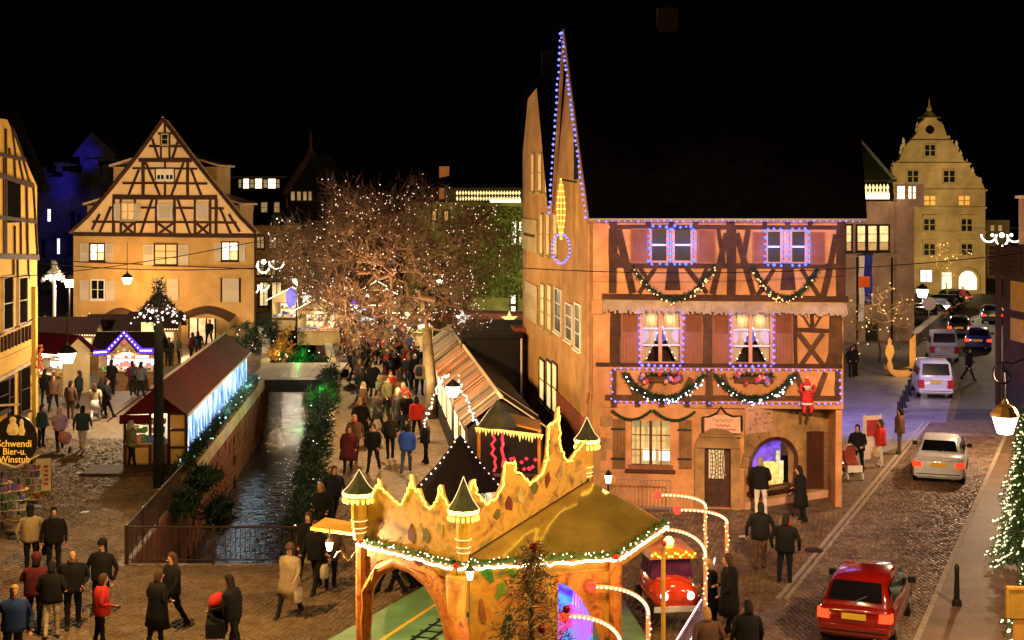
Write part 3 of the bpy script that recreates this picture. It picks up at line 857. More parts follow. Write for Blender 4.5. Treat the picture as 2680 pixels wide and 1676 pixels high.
mb = MB(); mb.ball(fg.pt(dg_[1] - .18, 1.05, -.12), .04); mb.build('handle', M_GOLD, door)
mb = MB(); fg.box(mb, dg_[0] - .3, dg_[0], 0, dg_[3], .003, .14); mb.build('door_jamb', M_STONE, house)
mb = MB(); fg.box(mb, dg_[1], dg_[1] + .3, 0, dg_[3], .003, .14); mb.build('door_jamb', M_STONE, house)
mb = MB(); n = 14; c = (dg_[0] + dg_[1]) / 2; hw = (dg_[1] - dg_[0]) / 2 + .3
out_ = [(c - hw * math.cos(math.pi * i / n), dg_[3] + .02 + .62 * math.sin(math.pi * i / n)) for i in range(n + 1)]
mb.prism([fg.pt(u, z, .003) for u, z in out_], fg.n * .15); mb.build('door_arch', M_STONE, house)
mb = MB(); ts = zg(1115, 1480, 385, 408); fg.box(mb, ts[0], ts[1], ts[2], ts[3], .003, .24); mb.build('door_cornice', M_STONE, house)
# sign plate over the door with its black wire frame, and the poster beside it
s = zg(1155, 1470, 222, 378)
sg = thing('shop_sign', fg.pt((s[0] + s[1]) / 2, s[2], .06), 'pink shop sign plate in a black wire scroll frame above the door', 'sign')
mb = MB(); fg.box(mb, s[0], s[1], s[2], s[3], .05, .08); mb.build('plate', pm('pink sign plate', (.62, .36, .27), .06, 3, .8, .05), sg)
mb = MB(); mb.tube([fg.pt(*fg.uz(*ZB(*p)), .1) for p in ((1140, 380), (1138, 240), (1200, 232), (1262, 205), (1300, 150), (1345, 205), (1400, 232), (1480, 228), (1484, 360))], .035, 6); mb.build('wire_frame', M_BLACK, sg)
M_INK = pm('red brown ink', (.25, .08, .05), .1, 8, .8, 0)
mb = MB()
for row, (f0, f1, am) in enumerate(((.22, .78, .045), (.3, .7, .035), (.12, .4, .02), (.6, .88, .02))):
    z = s[2] + (s[3] - s[2]) * (.7, .42, .2, .2)[row]
    pts = [fg.pt(s[0] + (s[1] - s[0]) * (f0 + (f1 - f0) * i / 26), z + am * math.sin(i * 1.9) + am * .6 * math.sin(i * .8), .085) for i in range(27)]
    mb.tube(pts, .008, 4)
mb.build('faded_script', M_INK, sg)
s = zr(1490, 1745, 150, 382, f=fr, Z=ZB)
pz = thing('wall_poster', fr.pt(s[0], s[2], .03), 'faded pink painted notice on the wall above the arched shop window', 'poster')
mb = MB(); fr.box(mb, max(.03, s[0]), s[1], s[2], s[3], .02, .035); mb.build('sheet', pm('faded pink poster', (.60, .34, .25), .2, 3, .85, .05), pz)
mb = MB()
for k in range(5):
    z = s[3] - (s[3] - s[2]) * (k + .8) / 5.6
    for j in range(random.randint(4, 7)):
        u = max(.1, s[0]) + .05 + (s[1] - s[0] - .2) * random.random(); fr.box(mb, u, u + random.uniform(.03, .09), z, z + random.uniform(.03, .09), .036, .039)
mb.build('faded_lettering', pm('faded ink', (.36, .17, .12), .2, 5, .9, 0), pz, kind='stuff')
# right half of the ground floor with the horseshoe window
oc = ZB(1755, 650); cu, cz = fr.uz(*oc); eu = abs(fr.uz(*ZB(1960, 650))[0] - fr.uz(*ZB(1552, 650))[0]) / 2; ez = abs(fr.uz(*ZB(1755, 430))[1] - cz)
zsill = fr.uz(*ZB(1755, 868))[1]
hole = (cu - eu, cu + eu, zsill, cz + ez)
wall_holes(house, fr, 0, fr.L, 0, z_bot + .01, [hole], M_STONE, .35)
# corners left over by the horseshoe
arc = []
for i in range(25):
    an = math.pi * i / 24; arc.append((cu + eu * math.cos(an), cz + ez * math.sin(an)))
for sgn in (1, -1):
    pts = [(cu + sgn * eu, cz), (cu + sgn * eu, cz + ez), (cu, cz + ez)]
    q = [(u, z) for u, z in arc if (u - cu) * sgn >= -1e-6]
    q.sort(key=lambda p: p[1], reverse=True)
    mb = MB(); mb.prism([fr.pt(u, z, -.3) for u, z in pts[1:] + q], fr.n * .303); mb.build('arch_spandrel', M_STONE, house)
mb = MB(); path = [(cu - eu * .93, zsill)] + [(cu - eu * .99, cz)] + [(2 * cu - u, z) for u, z in arc] + [(cu + eu * .93, zsill)]
mb.tube([fr.pt(u, z, .02) for u, z in path], .075, 6); mb.build('arch_frame', M_DOOR, house)
for k in range(9):
    a0, a1 = math.pi * k / 9 + .015, math.pi * (k + 1) / 9 - .015
    q = [(cu + eu * f_ * math.cos(a_), cz + ez * f_ * math.sin(a_)) for f_, a_ in ((1.06, a0), (1.06, (a0 + a1) / 2), (1.06, a1), (1.36, a1), (1.36, a0))]
    mb = MB(); mb.prism([fr.pt(u, z, .004) for u, z in q], fr.n * .05); mb.build('arch_stone', M_STONE, house)
# shop window display, its lighting put into glowing cloth, card and goods
mb = MB(); fr.box(mb, cu - eu * 1.0, cu + eu * 1.0, zsill, cz + ez, -.72, -.7); mb.build('display_backdrop', em('violet cloth glow', (.22, .10, .95), .95, dim=.8, scale=3.0), house)
mb = MB(); fr.box(mb, cu - eu, cu + eu, zsill - .02, zsill + .03, -.69, -.1); mb.build('display_floor', M_TIMBER2, house)
for k in range(3): mb = MB(); fr.box(mb, cu - eu * (.15 - .05 * k), cu + eu * (.72 - .12 * k), zsill + .04 + .24 * k, zsill + .26 + .24 * k, -.5 - .05 * k, -.3 - .05 * k); mb.build('display_tier', em('golden tier glow', (1.0, .62, .2), 1.1, dim=.75, scale=7), house)
for k in range(2): mb = MB(); fr.box(mb, cu + eu * (.55 + .16 * k), cu + eu * (.68 + .16 * k), zsill + .1, cz + .3 - .35 * k, -.45, -.4); mb.build('display_ribbon', em('cream ribbon glow', (.9, .85, .5), .7, dim=.5, scale=5), house)
mb = MB(); 
for k in range(9): mb.ball(fr.pt(cu - eu * .1 + random.uniform(-.1, .75) * eu * .8, zsill + .12 + random.uniform(0, .6), -.28 + random.uniform(-.05, .05)), random.uniform(.08, .16), 8, 5)
mb.build('display_goods', em('baked goods glow', (1.0, .55, .16), 1.2, dim=.5, scale=9), house, kind='stuff')
mb = MB(); fr.box(mb, cu - eu * .9, cu - eu * .45, zsill + .05, zsill + .7, -.6, -.5); mb.build('display_card', em('display card glow', (1, .92, .75), 1.2, dim=.4), house)
mb = MB(); pts = [fr.pt(cu + eu * .62 + .1 * math.sin(k), zsill + .1 + k * .14, -.55) for k in range(8)]; needles(mb, pts, .3, 260, .14); mb.build('display_fir', pm('display fir', (.08, .2, .05), .4, 9, .7, 0), house, kind='stuff')
mb = MB(); fr.box(mb, cu - eu - .12, cu + eu + .15, zsill - .12, zsill, .004, .22); mb.build('window_ledge', M_DOOR, house)
# plinth, pilaster, dark folding shutters
mb = MB(); fr.box(mb, .02, fr.L - .01, 0, zsill - .3, .005, .07); mb.build('plinth', pm('pink plinth plaster', (.62, .36, .26), .12, 2, .85, .15), house)
M_DKP = pm('dark folding shutter', (.075, .026, .015), .2, 5, .6, .15)
for k in range(4):
    q = (2040 + k * 36, 2072 + k * 36, 365, 860); shutter(house, fr, zr(*q, f=fr, Z=ZB), M_DKP, plank=True, out=.1)
for k in range(7):
    z = .75 + k * .46; q = zr(2188, 2292, 365, 860, f=fr, Z=ZB)
    if z + .44 > z_bot: break
    mb = MB(); fr.box(mb, q[0], min(q[1], fr.L + .05) - (.08 if k % 2 else 0), z, z + .44, .004, .06); mb.build('corner_stone', M_STONE, house)

# ---- left side wall (gable) and the lower house behind it
S1 = Vector((fa.A.x, fa.A.y, 0))
Y2, Y3 = 55.0, 66.0
Sg = Vector(((1450 - 1340) / FPX * Y2, Y2, 0)); Sr = Vector(((1368 - 1340) / FPX * Y3, Y3, 0))
fs = Fac(Sg, S1); fb = Fac(Sr, Sg)
zt = z_eave
apex = P(1488, 84, 50.6)
au, az = fs.uz(1488, 84)
mb = MB(); mb.prism([fs.pt(0, 0), fs.pt(fs.L, 0), fs.pt(fs.L, zt), fs.pt(au, az - .05), fs.pt(0, zt)], -fs.n * .3)
mb.build('wall', M_OCHRE, house)
SQ = lambda x0, x1, y0, y1, f: f.rect(x0, x1, y0, y1)
# gable slot, windows of the side wall (photo pixels)
mb = MB(); r = fs.rect(1503, 1513, 325, 470); fs.box(mb, r[0], r[1], r[2], r[3], .003, .02); mb.build('slot_window', M_GLASS, house)
def qwin(f, x0, x1, ya0, ya1, yb0, yb1, cols, rows, glass, fr_=None, out=.05):
    "window on a receding wall: left edge ya0..ya1, right edge yb0..yb1"
    a = f.uz(x0, ya0); b = f.uz(x0, ya1); c = f.uz(x1, yb0); d = f.uz(x1, yb1)
    return (a[0], c[0], (b[1] + d[1]) / 2, (a[1] + c[1]) / 2)
M_GREYSH = pm('grey beige shutter', (.40, .32, .17), .12, 4, .75, .1)
def az2(x0, x1, ya0, ya1, yb0, yb1):
    p = ZA(x0, 0)[0]; q = ZA(x1, 0)[0]; e = lambda y: ZA(0, y)[1]
    return (p, q, e(ya0), e(ya1), e(yb0), e(yb1))
for q, c in (((205, 232, 548, 832, 560, 850), 1), ((252, 282, 556, 862, 566, 875), 1), ((308, 352, 585, 872, 592, 882), 1)):
    window(house, fb, qwin(fb, *az2(*q), 1, 3, 0), 1, 3, M_WHITE if q[0] > 300 else M_GREYSH, M_GLASS if q[0] > 300 else E_LITWD, .06, .04)
for q in ((385, 428, 690, 925, 700, 945), (450, 487, 690, 985, 702, 1005)):
    window(house, fs, qwin(fs, *az2(*q), 1, 3, 0), 1, 3, M_WHITE, M_GLASS, .06, .04)
for q in ((200, 222, 62, 330, 62, 335), (245, 270, 62, 338, 62, 342), (295, 325, 62, 342, 62, 346)):
    window(house, fb, qwin(fb, *az2(*q), 1, 2, 0), 1, 2, M_GREYSH, E_LITWD, .06, .04)
shutter(house, fb, qwin(fb, *az2(78, 182, 92, 312, 92, 312), 1, 1, 0), M_GREYSH, 10)
shutter(house, fb, qwin(fb, *az2(100, 184, 540, 800, 545, 805), 1, 1, 0), M_GREYSH, 10)
for q in ((200, 232, 1075, 1330, 1095, 1385), (250, 282, 1090, 1400, 1105, 1430), (290, 322, 1105, 1430, 1120, 1470)):
    window(house, fb, qwin(fb, *az2(*q), 1, 1, 0), 1, 2, pm('dark shop frame', (.06, .03, .015), .2, 5, .6, .1), E_LITW, .08, .04)
mb = MB(); mb.tube([fs.pt(fs.L - .12, zt - .2, .12), fs.pt(fs.L - .12, 3.6, .12), fs.pt(fs.L - .45, 3.2, .12), fs.pt(fs.L - .45, 0, .12)], .055, 6); mb.build('drain_pipe', pm('copper pipe', (.4, .16, .06), .2, 6, .5, .05), house)
# lower red panel at the foot of the wall
for k_ in range(7): lamp('eave_glow', 'POINT', fa.pt(.6 + k_ * 1.15, z_eave - .3, .42), 4.5, (.55, .3, 1), .15)
mb = MB(); fs.box(mb, 1.2, fs.L - .8, 0, 2.5, .004, .05); mb.build('red_base', pm('dark red plaster', (.25, .06, .035), .2, 2, .85, .2), house)

# roof of the front house: two slopes with real thickness, ridge parallel to the front
rid = apex
mb = MB(); ov = .55
dirr = fa.u
Rl = Vector((rid.x, rid.y, az)) - dirr * .15
Rr = P(2232, 76, 49.9); Rr = Vector((Rr.x, Rr.y, az))
El = fa.pt(-.12, z_eave - .12, ov); Er = fa.pt(UR + .62, z_eave - .12, ov)
Bl = fs.pt(0, zt - .1) - dirr * .05 + Vector((0, .4, 0)); Br = Bl + dirr * (UR + .8)
for a_, b_, c_, d_ in ((El, Er, Rr, Rl), (Bl, Br, Rr, Rl)):
    nrm = (b_ - a_).cross(d_ - a_).normalized(); nrm = nrm if nrm.z > 0 else -nrm
    mb.prism([a_, b_, c_, d_], nrm * .16)
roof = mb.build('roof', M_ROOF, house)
mb = MB(); mb.prism([fa.pt(UR, 0, -.3), fa.pt(UR, z_eave, 0), fa.pt(UR, z_eave, -9.3), fa.pt(UR, 0, -9.3)], fa.u * -.2); mb.prism([fa.pt(UR, z_eave, 0), Rr - dirr * .4, fa.pt(UR, z_eave, -9.3)], fa.u * -.2)
mb.build('wall', M_SALM, house)
mb = MB(); c = (Rl + Rr) / 2; cc = Rl.lerp(Rr, .36); mb.box(cc.x - .35, cc.x + .35, cc.y - .3, cc.y + .3, cc.z - .8, cc.z + .75); mb.build('chimney', pm('brick chimney', (.008, .003, .002), .3, 6, .9, .3), roof)
mb = MB(); mb.tube([El + Vector((0, 0, .02)), Er + Vector((0, 0, .02))], .07, 6); mb.build('gutter', pm('zinc gutter', (.30, .24, .2), .1, 5, .5, .05), roof)
mb = MB(); mb.bar(Bl + Vector((0, 0, .0)), Rl, .22, .1, fs.n); mb.bar(El, Rl, .22, .1, fs.n); mb.build('verge_board', M_OCHRE, roof)
# eave soffit, cream
mb = MB(); mb.poly([fa.pt(0, z_eave, 0), fa.pt(UR + .3, z_eave, 0), fa.pt(UR + .3, z_eave - .1, ov - .05), fa.pt(0, z_eave - .1, ov - .05)]); mb.build('soffit', M_SALM, roof)

# house behind: plain ochre wall with a steep narrow gable
rear = thing('ochre_rear_house', fb.A, 'narrow ochre house with steep gable joined behind the salmon house', 'house', rz=fb.rz)
e1 = fb.uz(1365, 405)[1]
g0 = fb.uz(1385, 250); g1 = fb.uz(1418, 220)
mb = MB(); mb.prism([fb.pt(0, 0), fb.pt(fb.L - .01, 0), fb.pt(fb.L - .01, zt + .3), fb.pt(fb.L * .62, g1[1]), fb.pt(fb.L * .2, g0[1]), fb.pt(0, e1)], -fb.n * .4); mb.build('wall', M_OCHRE, rear)
for q in ((1392, 1400, 405, 500), (1410, 1420, 405, 500), (1428, 1436, 405, 505)):
    window(rear, fb, fb.rect(*q), 1, 2, M_GREYSH, E_LITWD, .05, .04)
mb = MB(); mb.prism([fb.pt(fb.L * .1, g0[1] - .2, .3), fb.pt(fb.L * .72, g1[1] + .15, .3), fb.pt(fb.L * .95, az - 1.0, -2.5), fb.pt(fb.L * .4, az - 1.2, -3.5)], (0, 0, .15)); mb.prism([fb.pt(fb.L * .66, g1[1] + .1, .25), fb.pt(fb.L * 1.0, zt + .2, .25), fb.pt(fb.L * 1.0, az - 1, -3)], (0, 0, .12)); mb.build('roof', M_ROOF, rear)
mb = MB(); c = P(1432, 150, 62); mb.box(c.x - .25, c.x + .25, c.y - .25, c.y + .25, c.z - 2.2, c.z + .3); mb.build('chimney', MATS['brick chimney'], rear)
mb = MB(); fb.box(mb, -.5, 1.3, 0, fb.uz(1365, 850)[1], .01, .5); mb.build('corner_buttress', MATS['dark red plaster'], rear)

# ---- lights of the house
string_lights('eave_lights', [[fa.pt(.1, z_eave - .14, ov + .06), fa.pt(UR + .5, z_eave - .14, ov + .06)]], 'string of cold white and blue lights along the eave of the salmon house', E_COLD, .035, .2)
string_lights('gable_lights', [[fs.pt(0, zt - .1, .2), Vector(Rl) + fs.n * .12]], 'blue white light string on the far slope of the tall gable', em('gable bulbs', (.12, .14, 1.0), 2.8), .055, .26, group=None)
string_lights('gable_lights', [[Vector(Rl) + fs.n * .12, Vector(El) + fs.n * .1]], 'blue white light string on the near slope of the tall gable', MATS['gable bulbs'], .05, .24)
def win_lights(rects, label, o=.1, m=.1, mat=None):
    paths = []
    for r in rects:
        u0, u1, z0, z1 = r[0] - m, r[1] + m, r[2] - m, r[3] + m
        paths.append([fa.pt(u0, z0, o), fa.pt(u0, z1, o), fa.pt(u1, z1, o), fa.pt(u1, z0, o), fa.pt(u0, z0, o)])
    um_ = (rects[0][0] + rects[-1][1]) / 2; zc_ = (rects[0][2] + rects[0][3]) / 2; e_ = 26 if mat is None else 9
    for q_ in (rects[0][0], um_, rects[-1][1]): lamp('window_glow', 'POINT', fa.pt(q_, zc_, .45), e_, (.06, .14, 1) if mat is None else (.3, .25, 1), .25)
    string_lights('window_lights', paths, label, mat or em('blue window bulbs', (.05, .11, 1.0), 3.2), .055, .19)
win_lights(W2[:2], 'bright blue lights framing the twin attic windows nearest the gable')
win_lights(W2[2:], 'bright blue lights framing the twin attic windows nearest the road')
win_lights([(W1[0][0], W1[1][1], W1[0][2], W1[0][3])], 'blue lights framing the first floor window nearest the gable', mat=em('violet window bulbs', (.13, .12, 1.0), 2.8))
win_lights([(W1[2][0], W1[3][1], W1[2][2], W1[2][3])], 'blue lights framing the first floor window nearest the road', mat=MATS['violet window bulbs'])
q = [fa.uz(*ZA(*p)) for p in ((700, 1142), (2305, 1150), (2305, 1385), (700, 1375))]
string_lights('parapet_lights', [[fa.pt(u, z, .14) for u, z in q + q[:1]]], 'rectangle of blue white lights round the jetty band above the shop', em('jetty bulbs', (.17, .15, 1.0), 2.5), .042, .2)

def garland(name, a, c, drop, label, rad=.12, lights=E_WARMB, nl=24, n=900, o=.16, mat=None):
    pts = swag(fa.pt(*a, o), fa.pt(*c, o), drop, 16)
    root = thing(name, pts[0], label, 'garland')
    mb = MB(); needles(mb, pts, rad, n, .13, .016); mb.tube(pts, rad * .45, 5); mb.build('foliage', mat or M_FIR, root, kind='stuff')
    bb = MB()
    for i in range(nl):
        t = random.random() * 15.99; k = int(t); p = pts[k].lerp(pts[k + 1], t - k) + fa.n * random.uniform(.05, .14) + Vector((0, 0, random.uniform(-1.5, .2) * rad))
        bb.bulb(p, random.uniform(.018, .034))
    bb.build('bulbs', lights, root, kind='stuff')
    return root
E_MIX = em('amber garland bulbs', (1.0, .42, .14), 3)
ga = lambda x, y: fa.uz(*ZA(x, y))
garland('fir_garland', ga(852, 436), ga(1425, 425), 1.0, 'fir swag with amber lights under the attic window nearest the gable', lights=E_MIX, nl=36)
garland('fir_garland', ga(1682, 428), ga(2150, 440), .95, 'fir swag with amber lights under the attic window nearest the road', lights=E_MIX, nl=36)
garland('fir_garland', ga(780, 1168), ga(1352, 1180), .78, 'fir swag with white lights on the jetty band nearest the gable', lights=em('white garland bulbs', (.85, .9, 1), 4), nl=34, rad=.14, n=1100)
garland('fir_garland', ga(1420, 1180), ga(1982, 1180), .78, 'fir swag with white lights on the jetty band nearest the road', lights=MATS['white garland bulbs'], nl=34, rad=.14, n=1100)
g2 = lambda x, y: fg.uz(*ZB(x, y))
for (a, c, lab) in (((342, 178), (690, 176), 'thin dark garland swag over the left shutter of the shop window'), ((705, 176), (1072, 190), 'thin dark garland swag over the right shutter of the shop window')):
    pts = swag(fg.pt(*g2(*a), .12), fg.pt(*g2(*c), .12), .30, 14)
    root = thing('thin_garland', pts[0], lab, 'garland')
    mb = MB(); mb.tube(pts, .045, 5); needles(mb, pts, .05, 200, .06, .01); mb.build('foliage', M_FIR, root, kind='stuff')
# window boxes with baubles
for r, lab in (((905, 1195, 1165, 1245), 'flower box with pink and red baubles under the first floor window nearest the gable'), ((1562, 1832, 1165, 1250), 'flower box with red and blue baubles under the first floor window nearest the road')):
    q = zr(*r); root = thing('flower_box', fa.pt(q[0], q[2], .2), lab, 'flower box')
    mb = MB(); fa.box(mb, q[0], q[1], q[2] + .08, q[3] - .12, .06, .3); mb.build('box', M_TIMBER2, root)
    mb = MB(); pts = [fa.pt(q[0], q[3] - .1, .2), fa.pt(q[1], q[3] - .1, .2)]; needles(mb, pts, .14, 420, .14, .016); mb.build('foliage', M_FIR, root, kind='stuff')
    for k, (mm, cc) in enumerate((('red bauble', (.6, .03, .05)), ('pink bauble', (.7, .25, .3)), ('blue bauble', (.12, .16, .7)))):
        mb = MB()
        for _ in range(6): mb.ball(fa.pt(random.uniform(q[0], q[1]), random.uniform(q[2] + .05, q[3] - .02), .34), random.uniform(.05, .085), 8, 5)
        mb.build('baubles', pm(mm, cc, .1, 5, .25, 0), root, True, kind='stuff')
# red climbing figure hung on the jetty
c = fa.uz(*ZA(2066, 1450)); base = fa.pt(c[0], c[1], .34)
sf = thing('climbing_figure', base, 'red stuffed climbing figure hanging from the jetty near the road corner', 'decoration')
ux, nn, zz = fa.u, fa.n, Vector((0, 0, 1))
M_RFEL = pm('red felt', (.62, .03, .03), .15, 7, .95, .15)
mb = MB(); mb.lathe(base + zz * .25, [(.02, 0), (.17, .05), (.19, .2), (.15, .42), (.06, .5)], 10); 
mb.tube([base + zz * .3 - ux * .08, base + zz * .12 - ux * .1 + nn * .08, base - ux * .09], [.075, .065, .05], 7); mb.tube([base + zz * .3 + ux * .08, base + zz * .16 + ux * .14 + nn * .06, base + zz * .02 + ux * .09], [.075, .065, .05], 7)
mb.tube([base + zz * .66 - ux * .13, base + zz * .78 - ux * .22, base + zz * .95 - ux * .16], [.06, .05, .045], 7); mb.tube([base + zz * .66 + ux * .13, base + zz * .74 + ux * .24, base + zz * .92 + ux * .2], [.06, .05, .045], 7)
mb.build('body', M_RFEL, sf, True)
mb = MB(); mb.ball(base + zz * .82, .1, 10, 7); mb.build('head', pm('cream felt', (.6, .42, .3), .1, 7, .9, .1), sf, True)
mb = MB(); mb.lathe(base + zz * .86, [(.115, 0), (.1, .1), (.05, .2), (.01, .28)], 10); mb.build('hat', M_RFEL, sf, True)
mb = MB(); mb.lathe(base + zz * .84, [(.125, 0), (.13, .025), (.12, .05)], 10); mb.lathe(base + zz * .3, [(.195, 0), (.2, .03), (.19, .06)], 10); mb.ball(base + zz * 1.14, .035); mb.build('white_trim', M_WHITE, sf, True)
mb = MB(); mb.ball(base - ux * .09 - zz * .02 + nn * .03, .06); mb.ball(base + ux * .09 + nn * .03, .06); mb.build('boots', M_BLACK, sf, True)
# tall hanging light ornament on the side gable
c0 = fs.uz(1512, 470); c1 = fs.uz(1500, 690)
bu = c0[0] - .2
root = thing('hanging_star_ornament', fs.pt(bu, c1[1], .5), 'tall golden light ornament with a blue looped foot on the side gable', 'light ornament')
zt0, zb0 = c0[1], c1[1]
ribs = []
for ph in (0, 1.05, 2.1):
    pts = [fs.pt(bu, zb0 + .9 + (zt0 - zb0 - .9) * t / 10, .55) + (fs.u * math.cos(ph) + fs.n * math.sin(ph)) * (.14 * math.sin(math.pi * t / 10 * .95 + .1)) for t in range(11)]
    ribs.append(pts)
    ribs.append([2 * fs.pt(bu, p.z, .55) - p + Vector((0, 0, p.z * 0)) if False else Vector((2 * fs.pt(bu, 0, .55).x - p.x, 2 * fs.pt(bu, 0, .55).y - p.y, p.z)) for p in pts])
mb = MB(); bb = MB()
for pts in ribs: mb.tube(pts, .022, 4)
mb.build('gold_ribs', em('gold tinsel light', (1.0, .5, .08), .7), root)
for pts in ribs:
    for p in pts: bb.bulb(p, .04)
bb.build('bulbs', E_GOLDB, root, kind='stuff')
bb = MB(); mb = MB(); lp = [fs.pt(bu, zb0 + .55, .55) + (Vector((1, 0, 0)) * math.cos(a_) * .3 + Vector((0, 0, 1)) * math.sin(a_) * .5) for a_ in [2 * math.pi * i / 22 for i in range(23)]]
for p in lp[:-1]: bb.bulb(p, .05)
mb.tube(lp, .012, 4); mb.build('hoop', M_BLACK, root); bb.build('hoop_bulbs', MATS['gable bulbs'], root, kind='stuff')
mb = MB(); mb.tube([fs.pt(bu, zt0 - .1, 0), fs.pt(bu, zt0, .55)], .03, 5); mb.build('bracket', M_BLACK, root)
# metal barrier by the wall
mbar = G(1670, 1340); fbx = Fac(G(1612, 1338), G(1755, 1342))
t = thing('metal_barrier', fbx.A, 'grey metal crowd barrier leaning by the shop wall', 'barrier')
mb = MB(); mb.tube([fbx.pt(.05, 0, .25), fbx.pt(.05, 1.05, .25), fbx.pt(fbx.L, 1.05, .25), fbx.pt(fbx.L, 0, .25)], .022, 6); mb.tube([fbx.pt(.05, .18, .25), fbx.pt(fbx.L, .18, .25)], .018, 5); mb.build('frame', pm('galvanised steel', (.45, .42, .4), .1, 5, .4, 0, metal=.7), t)
for k in range(1, 14):
    mb = MB(); u = .05 + (fbx.L - .05) * k / 14; mb.tube([fbx.pt(u, .18, .25), fbx.pt(u, 1.05, .25)], .009, 4); mb.build('bar', MATS['galvanised steel'], t)

# ================================================================== OTHER BUILDINGS
# ---- cream half-timbered gable house across the canal
Z1 = zoomer(0, 200, .29106); Z2 = zoomer(0, 640, .29106)
Yl, Yr = 97.5, 95.0
fh = Fac(((192 - 1340) / FPX * Yl, Yl), ((666 - 1340) / FPX * Yr, Yr))
M_CRM = pm('cream yellow plaster', (0.56, 0.34, 0.13), 0.2, .8, 0.9, 0.15, fine=18)
M_CRMG = pm('cream gable infill', (0.72, 0.48, 0.26), 0.12, .9, 0.9, 0.15, fine=18)
M_RT = pm('brown red frame timber', (0.045, 0.015, 0.007), 0.3, 3, 0.8, 0.3)
M_WSH = pm('pale grey shutter paint', (0.55, 0.47, 0.40), 0.06, 3, 0.7, 0.05)
gh = thing('gable_house', fh.A, 'cream house with a tall half-timbered gable across the canal', 'house', rz=fh.rz)
ze = fh.uz(430, 616)[1]; du = lambda zx, zy: fh.uz(*Z1(zx, zy))
mb = MB(); DV = Vector((-.21, .98, 0)) * 9.0
mb.prism([fh.pt(0, 0), fh.pt(fh.L, 0), fh.pt(fh.L, ze), fh.pt(0, ze)], DV); mb.build('wall', M_CRM, gh)
prof = [(650, 1412), (800, 1272), (1010, 1022), (1235, 742), (1485, 392), (1735, 722), (1960, 1002), (2180, 1272), (2318, 1412)]
pu = [du(*p) for p in prof]
mb = MB(); mb.prism([fh.pt(u, max(z, ze - .02), .02) for u, z in pu], -fh.n * .5); mb.build('gable_wall', M_CRMG, gh)
# roof slopes with flared eaves
mb = MB()
for side in ((0, 1, 2, 3, 4), (8, 7, 6, 5, 4)):
    q = [pu[i] for i in side]
    for i in range(4):
        a, c = q[i], q[i + 1]
        mb.hexa([fh.pt(a[0], a[1], .35), fh.pt(c[0], c[1], .35), fh.pt(c[0], c[1] + .16, .35), fh.pt(a[0], a[1] + .16, .35),
                 fh.pt(a[0], a[1]) + DV, fh.pt(c[0], c[1]) + DV, fh.pt(c[0], c[1] + .16) + DV, fh.pt(a[0], a[1] + .16) + DV])
rf = mb.build('roof', pm('plum roof tiles', (.02, .008, .007), .4, 3, .9, .4, fine=8), gh)
for side in ((0, 1, 2, 3, 4), (8, 7, 6, 5, 4)):
    mb = MB(); mb.tube([fh.pt(pu[i][0], pu[i][1] + .05, .38) for i in side], .13, 4); mb.build('verge_board', M_RT, rf)
    mb = MB(); mb.tube([fh.pt(pu[i][0], pu[i][1] + .19, .36) for i in side[2:]], .05, 4); mb.build('verge_flashing', M_CRM, rf)
# dormers on the flanks
for (x0, x1, y0, y1, lab) in ((1020, 1130, 815, 975, 0), (785, 900, 1160, 1285, 0), (1840, 1950, 815, 975, 1), (2060, 2158, 1160, 1270, 1)):
    r = fh.rect(*[Z1(x0, y0)[0], Z1(x1, y0)[0], Z1(x0, y0)[1], Z1(x0, y1)[1]], -2.0)
    mb = MB(); ex = 2.2
    u0, u1 = (r[0], r[1] + ex) if not lab else (r[0] - ex, r[1])
    fh.box(mb, u0, u1, r[2] - 1.0, r[3], -4.4, -2.0); d_ = mb.build('dormer', M_CRM, gh)
    mb = MB(); e = -.25 if not lab else .25; hi = r[3] + (.95 if True else 0)
    o0, o1 = (u0 + e, u1) if not lab else (u1 + e, u0)
    mb.prism([fh.pt(o0, r[3], -1.8), fh.pt(o1, hi, -1.8), fh.pt(o1, hi, -4.6), fh.pt(o0, r[3], -4.6)], (0, 0, .14)); mb.build('dormer_roof', M_CRMG, d_)
Bh = lambda x0, y0, x1, y1, w, m=None: beam(gh, fh, Z1, x0, y0, x1, y1, w * .29106, m or M_RT, out=.09, wsc=1.3)
for y, x0, x1, w in ((515, 1425, 1545, 14), (628, 1345, 1635, 16), (752, 1250, 1728, 30), (828, 1195, 1775, 15), (960, 1105, 1865, 17), (1085, 1015, 1955, 32), (1308, 835, 2130, 17)): Bh(x0, y, x1, y + (x1 - x0) * .006, w)
Bh(665, 1418, 2300, 1438, 26)
for q in ((985, 1180, 1090, 1181), (1270, 1181, 1405, 1182), (1570, 1183, 1755, 1185), (1890, 1186, 2015, 1188)): Bh(*q, 15)
for x, y0, y1, w in ((1485, 400, 512, 14), (1450, 515, 740, 14), (1527, 515, 740, 14), (1290, 765, 1075, 22), (1690, 765, 1078, 22), (1405, 830, 960, 14), (1567, 830, 960, 14), (1487, 765, 1075, 14), (1025, 1100, 1420, 20), (1090, 1100, 1420, 15), (1215, 1100, 1420, 15), (1408, 1100, 1422, 18), (1572, 1100, 1424, 18), (1757, 1100, 1426, 18), (1893, 1100, 1428, 16), (1947, 1100, 1430, 20)): Bh(x, y0, x, y1, w)
